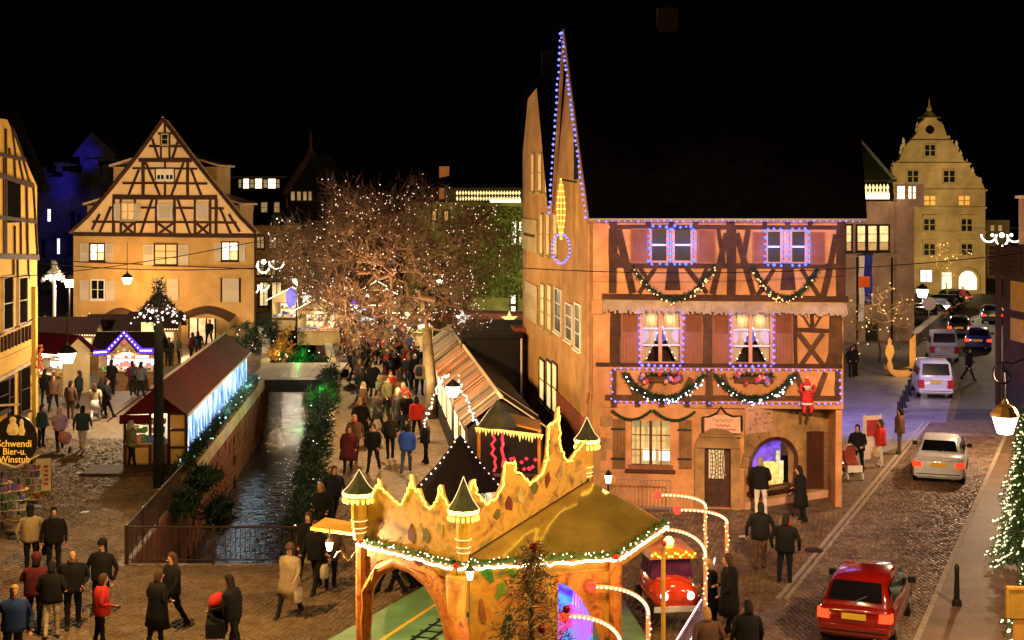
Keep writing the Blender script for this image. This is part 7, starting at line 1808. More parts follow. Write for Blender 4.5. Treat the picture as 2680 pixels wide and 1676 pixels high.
# small lanterns of the ride
for k, (q, lab) in enumerate((((1230, 1503, 25.9), 'small cream lantern on the corner trunk of the ride'), ((1592, 1252, 29.0), 'square lantern standing behind the ride canopy near the shop wall'), ((1508, 1245, 29.3), 'yellow glowing lantern behind the crown boards'), ((862, 1428, 28.6), 'star-bright lantern under the side awning of the ride'))):
    p = P(*q); t = thing('ride_lantern', p, lab, 'lantern'); mb = MB(); mb.lathe(p + up * -.1, [(.05, 0), (.085, .16), (.08, .17)], 6); mb.build('lamp_glass', em('ride lantern glass', (1, .85, .4), 6), t)
    mb = MB(); mb.lathe(p + up * .07, [(.1, 0), (.05, .06), (.015, .1)], 6); mb.build('cap', M_BLACK, t)
    mb = MB(); mb.tube([p + up * .16, p + up * .34], .012, 4) if k in (0, 3) else mb.tube([p + up * -.11, p + up * (-.5)], .02, 4); mb.build('stem', M_BLACK, t)
lamp('ride_lantern_light', 'POINT', P(850, 1440, 28.3), 260, WARM, .05)
p = P(880, 1385, 28.5); t = thing('side_awning', p, 'flat yellow awning jutting left from the ride', 'awning')
mb = MB(); mb.prism([P(812, 1388, 29.0), P(940, 1405, 28.2), P(945, 1378, 28.9), P(852, 1362, 29.8)], up * .06); mb.build('canopy', M_RGOLD, t)
mb = MB(); mb.tube([P(945, 1458, 28.3) + Vector((.02, 0, 0))] + [P(945 - i * 5, 1455 - 12 * math.sin(i * .7), 28.3) for i in range(1, 15)], .012, 4); mb.build('scroll_bracket', pm('gilded iron', (.5, .3, .06), .1, 5, .4, 0), t)
# bright toy car of the ride
p = G(1748, 1592, .3); tc_ = thing('ride_car', p, 'shiny red rounded ride car with glowing lamps right of the pavilion', 'ride car', rz=R(8)); m = MW(tc_)
M_RPAINT = pm('glossy red orange paint', (.75, .06, .02), .2, 3, .2, 0, coat=.8)
mb = MB(m); rings = []
for y, w, z0, z1 in ((-.9, .35, .2, .62), (-.82, .52, .12, .78), (-.4, .6, .1, .88), (.3, .6, .1, .92), (.8, .55, .12, .9), (1.0, .4, .2, .75)):
    rings.append([(w * math.cos(a), y, (z0 + z1) / 2 + (z1 - z0) / 2 * math.sin(a) * (1 if abs(math.sin(a)) < .95 else .97)) for a in [2 * math.pi * i / 14 for i in range(14)]])
mb.loft(rings); mb.build('body', M_RPAINT, tc_, True)
mb = MB(m); mb.loft([[(x, y, z) for x, z in ((-.5, .8), (-.42, 1.28), (.42, 1.28), (.5, .8))] for y in (-.35, .6)]); mb.build('cabin', pm('violet tinted cabin', (.12, .03, .12), .3, 4, .15, 0), tc_)
mb = MB(m); mb.loft([[(s_ * w_, y, z) for s_, w_, z in ((-1, .56, 1.26), (-1, .5, 1.42), (0, .3, 1.52), (1, .5, 1.42), (1, .56, 1.26))] for y in (-.5, .75)]); mb.build('roof', pm('orange flame canopy', (.8, .24, .02), .4, 4, .3, 0), tc_)
for s_ in (-1, 1): mb = MB(m); mb.ball((s_ * .3, -.86, .52), .1, 9, 6); mb.build('headlight', em('ride headlight', (1, .85, .75), 3), tc_)
mb = MB(m)
for k in range(16): mb.bulb((-.5 + k / 15, -.52 - .03 * math.sin(k), 1.36 + .05 * math.sin(k * 1.7)), .035)
mb.build('bulbs', E_GOLDB, tc_, kind='stuff')
mb = MB(m); mb.lathe((0, -.1, 1.5), [(.1, 0), (.12, .1), (.05, .18)], 8); mb.build('beacon', em('yellow beacon', (1, .8, .1), 6), tc_)
mb = MB(m); mb.box(-.55, .55, -.95, -.9, .18, .3); mb.build('bumper', M_WHITE, tc_)
for s_ in (-1, 1):
    for y in (-.5, .6): mb = MB(m); mb.tube([(s_ * .52, y, .2), (s_ * .62, y, .2)], .2, 10); mb.build('wheel', M_BLACK, tc_)
lamp('ride_car_light', 'POINT', m @ Vector((.0, -1.1, 1.9)), 40, (1, .5, .15), .1); 
# candy-striped light arches
def light_arch(top, end, Y, label, rise=.0, red=True):
    a = P(*top, Y); e = P(*end, Y - .2); base = Vector((a.x, a.y, 0)); t = thing('light_arch', base, label, 'light arch')
    mb = MB(); mb.tube([base, a], .045, 7); mb.build('post', em('candy tube', (1, .42, .14), .35), t)
    n = 18; pts = [a + (e - a) * (1 - math.cos(math.pi / 2 * i / n)) + up * ((e.z - a.z) * (math.sin(math.pi / 2 * i / n) - (1 - math.cos(math.pi / 2 * i / n)))) for i in range(n + 1)]
    mb = MB(); mb.tube(pts, .04, 6); mb.build('arm', MATS['candy tube'], t)
    mb = MB()
    for i in range(n): mb.bulb(pts[i] + Vector((0, -.05, 0)), .034)
    for i in range(int(a.z / .11)): an = i * .9; mb.bulb(base + Vector((.05 * math.cos(an), -.04, .1 + i * .11)), .024)
    mb.build('bulbs', em('candy arch bulbs', (1, .70, .38), 2.6), t, kind='stuff')
    if red:
        mb = MB()
        for k in range(10): an = 2 * math.pi * k / 10; mb.ball(e + Vector((math.cos(an) * .07, -.02, math.sin(an) * .07)), .045, 6, 4)
        mb.ball(e, .06, 7, 5); mb.build('red_flower', em('red flower glow', (1, .06, .04), .9), t)
light_arch((1846, 1325), (1722, 1296), 37, 'farthest candy light arch beside the shop door'); light_arch((1902, 1368), (1772, 1335), 34, 'candy light arch with the tallest post left of the couple')
light_arch((1846, 1455), (1728, 1386), 31, 'candy light arch over the red ride car'); light_arch((1696, 1605), (1548, 1536), 27, 'candy light arch before the bark panel of the ride'); light_arch((1625, 1690), (1478, 1613), 25.5, 'nearest candy light arch before the violet tunnel')
# lit fence of the ride
for k, (a, b_, lab) in enumerate((((5.0, 35.0, 0), (4.3, 31.6, 0), 'ride fence running up to the red ride car'), ((4.2, 31.4, 0), (3.25, 28.3, 0), 'bulb-lit ride fence nearest the camera'))):
    t = railing([a, b_], lab, .95, .2, pm('violet fence paint', (.3, .2, .42), .15, 6, .5, 0)); a = Vector(a); b_ = Vector(b_); mb = MB()
    for i in range(24):
        for z in (.5, .97): mb.bulb(a.lerp(b_, i / 23) + up * z, .026)
    mb.build('bulbs', em('pink fence bulbs', (1, .7, .75), 4), t, kind='stuff')

# ================================================================== VEHICLES
def car(label, pos, rz, paint, style='hatch', lit=True, plate=None, group=None, name='parked_car', glow=2.2):
    t = thing(name, pos, label, 'car' if style != 'van' else 'van', group, rz); m = MW(t)
    L_, W_, H_ = {'hatch': (3.85, 1.66, 1.42), 'sedan': (4.45, 1.74, 1.43), 'van': (4.1, 1.72, 1.82)}[style]; w = W_ / 2; r = -L_ / 2; f = L_ / 2
    belt = {'hatch': .93, 'sedan': .92, 'van': 1.05}[style]; deck = {'hatch': .93, 'sedan': 1.0, 'van': 1.05}[style]
    def ring(y, ww, z0, zt): return [(-ww * .84, y, z0), (-ww * .97, y, z0 + .12), (-ww, y, (z0 + zt) / 2), (-ww * .97, y, zt - .1), (-ww * .86, y, zt), (-ww * .3, y, zt + .015), (ww * .3, y, zt + .015), (ww * .86, y, zt), (ww * .97, y, zt - .1), (ww, y, (z0 + zt) / 2), (ww * .97, y, z0 + .12), (ww * .84, y, z0)]
    mb = MB(m); mb.loft([ring(r, w * .86, .34, deck - .1), ring(r + .08, w * .95, .24, deck - .02), ring(r + .45, w, .2, deck), ring(-.4, w * 1.01, .18, belt), ring(.6, w, .18, belt), ring(f - 1.05, w * .99, .2, belt - .02), ring(f - .35, w * .95, .22, .8), ring(f - .06, w * .88, .28, .68), ring(f, w * .75, .34, .56)]); body = mb.build('body', paint, t, True)
    st = {'hatch': ((r + .12, .84, belt), (r + .62, .70, H_ - .03), (-.1, .72, H_), (.45, .70, H_ - .04), (f - 1.05, .8, belt)), 'sedan': ((r + .72, .82, deck - .02), (r + 1.35, .68, H_ - .04), (-.05, .70, H_), (.45, .69, H_ - .04), (f - 1.25, .8, belt)), 'van': ((r + .05, .9, belt), (r + .22, .8, H_ - .03), (-.2, .82, H_), (.55, .78, H_ - .06), (f - .95, .84, belt))}[style]
    def cr(y, k, z): ww = w * k; zb = belt - .03; return [(-w * .9, y, zb), (-ww * 1.02, y, max(zb + .004, z - .07)), (-ww * .9, y, max(zb + .006, z - .005)), (0, y, max(zb + .008, z + .02)), (ww * .9, y, max(zb + .006, z - .005)), (ww * 1.02, y, max(zb + .004, z - .07)), (w * .9, y, zb)]
    mb = MB(m); mb.loft([cr(*s_) for s_ in st]); cab = mb.build('cabin', paint, t, True)
    def pane(nm, pts, off): mb = MB(m); mb.prism([Vector(p_) + Vector(off) for p_ in pts], Vector(off) * .4); mb.build(nm, M_CGL, cab)
    (y0, k0, z0), (y1, k1, z1), _, (y3, k3, z3), (y4, k4, z4) = st
    lerp = lambda a, b_, q: a + (b_ - a) * q
    pane('rear_window', [(s_ * w * lerp(k0, k1, q) * .86, lerp(y0, y1, q), lerp(max(z0, belt), z1, q)) for s_, q in ((-1, .16), (1, .16), (1, .88), (-1, .88))], (0, -.035, .02))
    pane('windscreen', [(s_ * w * lerp(k4, k3, q) * .88, lerp(y4, y3, q), lerp(z4, z3, q)) for s_, q in ((-1, .1), (1, .1), (1, .92), (-1, .92))], (0, .03, .02))
    for s_ in (-1, 1):
        for ya, yb in ((lerp(y0, y1, .75), -.12), (-.04, lerp(y3, y4, .35))):
            pane('side_window', [(s_ * w * .915, ya, belt + .05), (s_ * w * .915, yb + .1, belt + .05), (s_ * w * .77, yb - .08, H_ - .14), (s_ * w * .77, ya + .12, H_ - .14)], (s_ * .02, 0, .0))
        mb = MB(m); mb.box(*sorted((s_ * w * .98, s_ * (w + .16))), .62, .72, belt - .02, belt + .12); mb.build('mirror', M_BLACK, t)
        mb = MB(m); tz0, tz1 = (.64, .82) if style != 'van' else (.55, .95); mb.hexa([(s_ * w * .64, r - .05, tz0), (s_ * w * .95, r - .01, tz0), (s_ * w * .985, r + .16, tz0), (s_ * w * .62, r + .1, tz0), (s_ * w * .66, r - .04, tz1), (s_ * w * .95, r + .01, tz1), (s_ * w * .985, r + .18, tz1), (s_ * w * .62, r + .1, tz1)]); mb.build('tail_light', em('tail light %.1f' % glow, (1, .035, .008), glow) if lit else M_RED, t)
        mb = MB(m); mb.box(*sorted((s_ * w * .5, s_ * w * .85)), f - .14, f - .015, .56, .68); mb.build('headlight', M_WHITE, t)
        for y in (r + .75, f - .78):
            mb = MB(m); mb.tube([(s_ * (w - .2), y, .3), (s_ * (w - .02), y, .3)], .3, 14); wl = mb.build('wheel', M_BLACK, t); mb = MB(m); mb.tube([(s_ * (w - .05), y, .3), (s_ * (w + .005), y, .3)], .19, 10); mb.build('rim', pm('alloy rim', (.4, .4, .42), .1, 5, .35, 0, metal=.7), wl)
    mb = MB(m); mb.hexa([(-w * .9, r - .07, .34), (w * .9, r - .07, .34), (w * .93, r + .1, .34), (-w * .93, r + .1, .34), (-w * .9, r - .07, .52), (w * .9, r - .07, .52), (w * .93, r + .1, .55), (-w * .93, r + .1, .55)]); mb.build('rear_bumper', paint if style != 'van' else M_WHITE, t)
    pz_ = .66 if style != 'van' else .78
    mb = MB(m); mb.bar((-.02, st[0][0] - .05, max(st[0][2], belt) + .08), (.3, lerp(y0, y1, .45) - .05, lerp(max(z0, belt), z1, .45)), .02, .02, (0, -1, .3)); mb.build('rear_wiper', M_BLACK, t)
    mb = MB(m); mb.box(-w * .8, w * .8, r - .005, r + .03, deck - .14, deck - .125); mb.build('boot_gap', M_BLACK, t)
    mb = MB(m); mb.box(-w * .84, w * .84, r - .078, r + .02, .40, .43); mb.build('bumper_trim', M_BLACK, t)
    mb = MB(m); mb.tube([(w * .55, r - .06, .27), (w * .55, r + .3, .27)], .035, 7); mb.build('exhaust', MATS['alloy rim'], t)
    mb = MB(m); mb.box(-.26, .26, r - .035, r - .02, pz_, pz_ + .13); mb.build('number_plate', plate or pm('plain yellow plate', (.8, .5, .04), .05, 4, .5, 0), t)
    return t
M_CGL = pm('car window glass', (.006, .006, .008), .1, 3, .12, 0, spec=.5)
M_CRED = pm('deep red car paint', (.21, .006, .004), .1, 2, .2, 0, coat=1, spec=.6); M_CSIL = pm('silver car paint', (.62, .66, .72), .05, 3, .35, 0, metal=.0, coat=.5)
M_CWHT = pm('white van paint', (.66, .62, .60), .04, 3, .35, 0, coat=.4); M_CDRK = pm('dark car paint', (.02, .02, .024), .1, 3, .25, 0, coat=.6)
M_CBLU = pm('blue car paint', (.02, .03, .22), .1, 3, .25, 0, coat=.6)
rz0 = math.atan2(RD.y, RD.x) - math.pi / 2
p = G(2235, 1700); car('red hatchback with glowing tail lights nearest the camera on the sett road', (p.x + RD.x * 1.9, p.y + RD.y * 1.9, 0), rz0, M_CRED, 'hatch', name='car', glow=3.0)
p = G(2445, 1272); car('silver saloon driving away beside the edge stones', (p.x + RD.x * 2.2, p.y + RD.y * 2.2, 0), rz0 + .06, M_CSIL, 'sedan', name='car', glow=1.4)
p = G(2431, 1046); car('white van stopped by the row of black bollards', (p.x + .7, p.y + 2.0, 0), R(-10), M_CWHT, 'van', False, name='car')
p = G(2470, 950); car('boxy van bathed in blue light in front of the white van', (p.x + .5, p.y + 2.1, 0), R(-12), pm('pale violet van paint', (.62, .62, .85), .04, 3, .4, 0, coat=.3), 'van', False, name='car')
p = G(2562, 922); car('dark blue car with red tail lights beside the boxy van', (p.x + .6, p.y + 2, 0), R(-18), M_CBLU, 'hatch', name='car', glow=1.8)
p = G(2513, 886); car('dark car with bright red tail lights at the junction', (p.x + .6, p.y + 2, 0), R(-18), M_CDRK, 'hatch', name='car', glow=4)
p = G(2598, 850); car('dark car with yellow plate leaving up the far road', (p.x + .6, p.y + 2, 0), R(-16), M_CDRK, 'sedan', name='car', glow=1.5)
for k in range(5):
    p = G(2388 + k * 24, 852 - k * 14 + (k % 2) * 3); car('dim parked car, %s of the row along the far wall from the market hall' % ords[k], (p.x, p.y, 0), R(62), (M_CDRK, pm('grey car paint', (.06, .06, .065), .1, 3, .3, 0, coat=.5), M_CDRK)[k % 3], 'hatch', False, group='cars parked along the far wall')
mb = MB(); a = G(2395, 905); b_ = G(2510, 800); t = thing('low_wall', a, 'low dark wall between parked cars and the far road', 'wall'); mb.bar(a + up * .4, b_ + up * .4, .4, .8, up); mb.build('masonry', M_DKW, t); mb = MB(); mb.bar(a + up * .84, b_ + up * .84, .5, .08, up); mb.build('coping', M_KERB, t)

# ================================================================== STREET FURNITURE
def bollard(p, h, label, group=None, r=.07):
    t = thing('bollard', p, label, 'bollard', group); p = Vector(p); mb = MB(); mb.lathe(p, [(r * 1.7, 0), (r * 1.5, .12), (r, .16), (r * .75, h - .12)], 10); mb.build('post', M_BLACK, t); mb = MB(); mb.lathe(p + up * (h - .12), [(r * .75, 0), (r * .95, .02), (r * .85, .06), (r * .4, .12), (.005, .14)], 10); mb.build('cap', M_BLACK, t)
p = G(2504, 1585, .1); bollard(p, .98, 'lone black bollard on the pavement right of the red car')
for k in range(9):
    p = G(2352 + k * 6.8, 1098 - k * 15.5); bollard(p, .8, 'black bollard, %s of the row beside the white van counted from the camera' % (ords + ('ninth',))[k], 'bollards beside the white van', .085)
p = G(2283, 1212); t = thing('menu_board', p, 'white framed sign board standing behind the pushchair', 'sign board', rz=R(12)); m = MW(t)
mb = MB(m); mb.box(-.32, .32, -.03, .03, .15, 1.75); mb.build('panel', pm('pinkish white board', (.75, .6, .55), .1, 3, .6, 0), t)
for x in (-.34, .34): mb = MB(m); mb.tube([(x, 0, 0), (x, 0, 1.8)], .03, 5); mb.build('frame_post', M_WHITE, t)
mb = MB(m); mb.box(-.24, .24, -.045, -.031, 1.0, 1.6); mb.build('picture', pm('red picture', (.5, .05, .06), .3, 4, .6, 0), t)
# pushchair
p = G(2228, 1252); t = thing('pushchair', p, 'pushchair with a red covered seat and white front by the sign board', 'pushchair', rz=R(6)); m = MW(t)
mb = MB(m); mb.loft([[(-.22, y, z0), (.22, y, z0), (.2, y + .05, z1), (-.2, y + .05, z1)] for y, z0, z1 in ((-.3, .35, .5), (-.05, .32, .62), (.2, .4, 1.0), (.3, .6, 1.05))]); mb.build('seat', pm('red brown seat cloth', (.3, .05, .03), .3, 5, .9, .1), t)
mb = MB(m); mb.box(-.26, .26, -.42, -.3, .28, .5); mb.build('front_tray', M_WHITE, t)
mb = MB(m); mb.loft([[(.23 * math.cos(a), y, .95 + .22 * math.sin(a)) for a in [math.pi * i / 8 for i in range(9)]] for y in (-.02, .28)], False, False); mb.build('hood', pm('pink white hood', (.7, .5, .42), .2, 5, .9, 0), t)
for x in (-.27, .27):
    mb = MB(m); mb.tube([(x, -.36, .3), (x, .35, .75), (x, .5, 1.02)], .015, 5); mb.build('frame_tube', pm('galvanised steel', (.45, .42, .4), .1, 5, .4, 0, metal=.7), t)
    for y in (-.36, .3): mb = MB(m); mb.tube([(x - .02, y, .12), (x + .02, y, .12)], .12, 10); mb.build('wheel', M_WHITE, t)
mb = MB(m); mb.tube([(-.27, .5, 1.02), (.27, .5, 1.02)], .018, 5); mb.build('handle', M_BLACK, t)
# golden crescent display on the plaza
p = G(2356, 985); cr_ = thing('crescent_display', p, 'golden boat-shaped display with wooden figure cut-outs on the plaza', 'display'); M_LGOLD = pm('lit golden wood', (.78, .42, .10), .15, 4, .6, .05)
k_ = p.y / FPX; W2_ = 36 * k_
mb = MB(); n = 16; outer = [(W2_ * math.cos(math.pi + math.pi * i / n), .55 + .6 * math.sin(math.pi + math.pi * i / n)) for i in range(n + 1)]; inner = [(W2_ * .97 * math.cos(math.pi + math.pi * i / n), .62 + .28 * math.sin(math.pi + math.pi * i / n)) for i in range(n + 1)]
mb.prism([p + Vector((u, -.3, z)) for u, z in outer + inner[::-1]], (0, .12, 0)); mb.prism([p + Vector((u, .5, z)) for u, z in outer + inner[::-1]], (0, .12, 0)); mb.build('hull', M_LGOLD, cr_)
mb = MB(); mb.box(p.x - W2_ * .85, p.x + W2_ * .85, p.y - .17, p.y + .5, .32, .38); mb.build('deck', M_TIMBER2, cr_)
for dx, h, w_ in ((-.55, 1.75, .42), (.72, 2.0, .17)):
    mb = MB(); prof = [(-w_ * .5, 0), (-w_ * .2, .5), (-w_ * .6, .9), (-w_ * .45, 1.3), (-w_ * .2, 1.35), (-w_ * .25, 1.6), (0, h), (w_ * .25, 1.6), (w_ * .2, 1.35), (w_ * .45, 1.3), (w_ * .6, .9), (w_ * .2, .5), (w_ * .5, 0)] if dx < 0 else [(-w_, 0), (w_, 0), (w_, h), (w_ * .6, h * .95), (-w_ * .2, h * .86), (-w_, h * .8)]
    mb.prism([p + Vector((dx + u, .1, .38 + z)) for u, z in prof], (0, .07, 0)); mb.build('figure_cutout', M_LGOLD, cr_)
lamp('display_light', 'POINT', p + Vector((0, -1.3, 1.4)), 70, (1, .62, .2), .1)
# round traffic sign seen from behind
p = G(2431, 868); t = thing('round_sign', p, 'round pale traffic sign on a thin pole by the parked cars', 'traffic sign'); zc = P(2427, 795, p.y).z
mb = MB(); mb.tube([p, (p.x, p.y, zc)], .05, 6); mb.build('pole', pm('galvanised steel', (.45, .42, .4), .1, 5, .4, 0, metal=.7), t)
mb = MB(); n = 18; mb.prism([Vector((p.x + .5 * math.cos(2 * math.pi * i / n), p.y - .08, zc + .5 * math.sin(2 * math.pi * i / n))) for i in range(n)], (0, .03, 0)); mb.build('disc', pm('pale violet disc', (.6, .5, .62), .08, 4, .5, 0), t)
# framed sign box bottom right
p = G(2662, 1790, .1); fq = Fac((p.x - .3, p.y), (p.x + .9, p.y - .1)); t = thing('sign_box', fq.A, 'ochre framed information box at the bottom right corner', 'sign board')
a = fq.rect(2640, 2720, 1545, 1620); mb = MB(); fq.box(mb, *a, -.1, 0); mb.build('panel', pm('ochre enamel', (.5, .3, .05), .2, 4, .5, 0), t)
mb = MB(); fq.box(mb, a[0] - .04, a[1], a[3], a[3] + .05, -.12, .02); fq.box(mb, a[0] - .04, a[0], a[2], a[3], -.12, .02); mb.build('frame', M_OPAN, t)
mb = MB(); fq.box(mb, a[0] + .1, a[1], .1, a[2], -.08, -.03); mb.build('leg', M_OPAN, t)
# hanging inn sign
c = P(40, 1160, 36.0); sg = thing('inn_sign', c, 'round black inn sign with yellow lettering hanging at the left edge', 'sign')
fq = Fac((c.x - 1, c.y), (c.x + 1, c.y)); R_ = .56
mb = MB(); n = 28; mb.prism([Vector((c.x + R_ * math.cos(2 * math.pi * i / n), c.y, c.z + R_ * 1.12 * math.sin(2 * math.pi * i / n) + .08)) for i in range(n)], (0, .07, 0)); mb.build('disc', pm('black sign enamel', (.012, .01, .008), .2, 4, .4, 0), sg)
E_SGN = em('yellow sign lettering', (1.0, .50, .06), .5)
for k, (s_, sz) in enumerate((('Schwendi', .25), ('Bier-u.', .24), ('Winstub', .25))): text_mesh(sg, s_, (c.x - .02, c.y - .006, c.z - .02 - k * .2), (1, 0, 0), (0, -1, 0), sz, E_SGN, font_scale_x=.92)
mb = MB(); q = c + Vector((-.05, -.03, .33)); mb.lathe(q + up * -.12, [(.12, 0), (.17, .1), (.13, .25), (.08, .3), (.1, .4), (.04, .46)], 8, 1, .25); mb.build('emblem', pm('cream emblem', (.62, .48, .22), .3, 9, .6, 0), sg)
mb = MB(); q = c + Vector((.17, -.03, .3)); mb.lathe(q + up * -.1, [(.07, 0), (.1, .12), (.05, .25), (.06, .35), (.02, .42)], 8, 1, .25); mb.build('emblem', pm('cream emblem', (.62, .48, .22), .3, 9, .6, 0), sg)
mb = MB(); mb.tube([c + Vector((-.6, 0, -.42)), c + Vector((0, 0, -.62)), c + Vector((.6, 0, -.3))], .025, 5); mb.build('lower_bracket', pm('pale iron', (.5, .42, .28), .2, 5, .5, 0), sg)
mb = MB(); mb.tube([c + Vector((-1.2, 0, .9)), c + Vector((.1, 0, .98))], .03, 5); mb.tube([c + Vector((-.02, .03, .97)), c + Vector((-.02, .03, .68))], .015, 4); mb.build('hanger', MATS['pale iron'], sg)
# A-frame board and souvenir racks at the left
p = G(114, 1282); t = thing('a_frame_board', p, 'wooden a-frame menu board standing on the left pavement', 'sign board', rz=R(15)); m = MW(t)
for s_ in (-1, 1): mb = MB(m); mb.hexa([(-.26, s_ * .28, 0), (.26, s_ * .28, 0), (.26, s_ * .28 + .03, 0), (-.26, s_ * .28 + .03, 0), (-.24, s_ * .03, 1.05), (.24, s_ * .03, 1.05), (.24, s_ * .03 + .03, 1.05), (-.24, s_ * .03 + .03, 1.05)]); mb.build('board', M_HUTC if s_ < 0 else M_TIMBER, t)
mb = MB(m)
for k in range(5): mb.box(.02 + .03 * (k % 2), .16, -.2 + k * .028 - .05, -.19 + k * .028 - .05, .2 + k * .14, .28 + k * .14)
mb.build('chalk_marks', pm('dark red marks', (.3, .05, .03), .2, 5, .8, 0), t, kind='stuff')
for k, (px_, py_, lab, h) in enumerate(((48, 1410, 'souvenir rack crowded with bright goods at the left edge', 1.75), (84, 1330, 'narrow postcard rack behind the crowded souvenir rack', 1.5), (5, 1385, 'souvenir rack cut off by the left edge', 1.7))):
    p = G(px_, py_); t = thing('souvenir_rack', p, lab, 'rack')
    mb = MB(); mb.tube([p, p + up * h], .03, 6); mb.build('pole', M_BLACK, t); mb = MB(); mb.lathe(p, [(.3, 0), (.28, .05), (.05, .07)], 10); mb.build('base', M_BLACK, t)
    for lv in range(5):
        z = .3 + lv * (h - .35) / 5; mb = MB(); mb.lathe(p + up * z, [(.3, 0), (.3, .015)], 10); mb.build('shelf', M_HUTC, t)
        for g_ in range(3):
            mb = MB()
            for i in range(5): an = random.uniform(math.pi, 2 * math.pi); s_ = random.uniform(.015, .055); q = p + Vector((math.cos(an) * random.uniform(.12, .27), math.sin(an) * .24, z + .02)); mb.box(q.x - s_, q.x + s_, q.y - s_, q.y + s_, q.z, q.z + random.uniform(.08, .2))
            mb.build('goods', pm('muted goods %d' % ((g_ + lv) % 6), ((.2, .03, .02), (.22, .14, .04), (.26, .22, .18), (.05, .1, .04), (.2, .09, .08), (.04, .05, .14))[(g_ + lv) % 6], .3, 6, .7, 0), t, kind='stuff')
lamp('souvenir_light', 'POINT', P(35, 1300, 40), 9, PALE, .1)
# street light motifs
def motif(c, w, label, mat, kind_=0):
    c = Vector(c); t = thing('street_light_motif', c, label, 'light motif'); 
    for s_ in (-1, 0, 1):
        pts = [c + Vector((s_ * w * .34 + w * .2 * math.cos(a) * (1 if s_ else .8), 0, (.0 if s_ else -.25) * w * .5 + w * .2 * math.sin(a) - abs(s_) * w * .02)) for a in [math.pi + math.pi * i / 12 for i in range(13)]]; mb = MB(); mb.tube(pts, w * .022, 5); mb.build('light_curve', mat, t)
    for s_ in (-1, 0, 1): mb = MB(); mb.ball(c + Vector((s_ * w * .25, 0, -.04 * w)), w * (.045 if s_ else .07), 7, 5); mb.build('light_ball', mat, t)
    mb = MB(); mb.tube([c + Vector((-w * .9, 0, w * .15)), c + Vector((w * .9, 0, w * .15))], .02, 4); mb.build('cable', M_BLACK, t)
E_MOT = em('white motif light', (1, .92, .75), 4)
motif(P(2622, 612, 120), 3.2, 'white garland light motif over the far street at the right', E_MOT); motif(P(690, 682, 112), 3.0, 'white garland light motif over the lane behind the gable house', E_MOT); motif(P(665, 745, 105), 2.0, 'lower warm light motif in the lane behind the gable house', E_WARMB)
p = P(762, 780, 93); t = thing('blue_egg_ornament', p, 'tall blue glittering oval ornament hanging over the canal', 'ornament'); mb = MB(); mb.ball(p, .36, 12, 10, 1.85); mb.build('shell', em('blue violet glitter', (.22, .2, 1), .8, dim=.6, scale=14), t); mb = MB(); mb.tube([p + up * .6, p + up * 2.4], .015, 4); mb.build('cord', M_BLACK, t)
string_lights('promenade_lights', [swag(P(1110, 1120, 44), P(1178, 985, 60), -.5), swag(P(1200, 985, 55), P(1250, 1110, 44), .2)], 'loose chains of white bulbs round the promenade lamp', E_PINKW, .04, .35, .008, .06)
for k, (px_, py_, lab) in enumerate(((1765, 1405, 'pale paper lying on the paving by the couple'), (222, 1341, 'scrap of white paper on the left paving'))):
    p = G(px_ + (180 if k == 0 else 0), py_, .035); t = thing('paper_scrap', p, lab, 'litter'); mb = MB(); mb.prism([p + Vector((-.13, -.1, 0)), p + Vector((.14, -.08, .01)), p + Vector((.12, .1, .02)), p + Vector((-.1, .11, 0))], (0, 0, .006)); mb.build('sheet', M_WHITE, t)

for px_, py_, lab in ((217, 1238, 'small dark drain cover on the left paving'), (2130, 1440, 'round iron cover in the sett road before the red car')):
    p = G(px_, py_, .03); t = thing('drain_cover', p, lab, 'drain cover'); mb = MB(); mb.lathe(p, [(.26, -.02), (.26, .012), (.22, .014)], 16); mb.build('lid', M_BLACK, t)

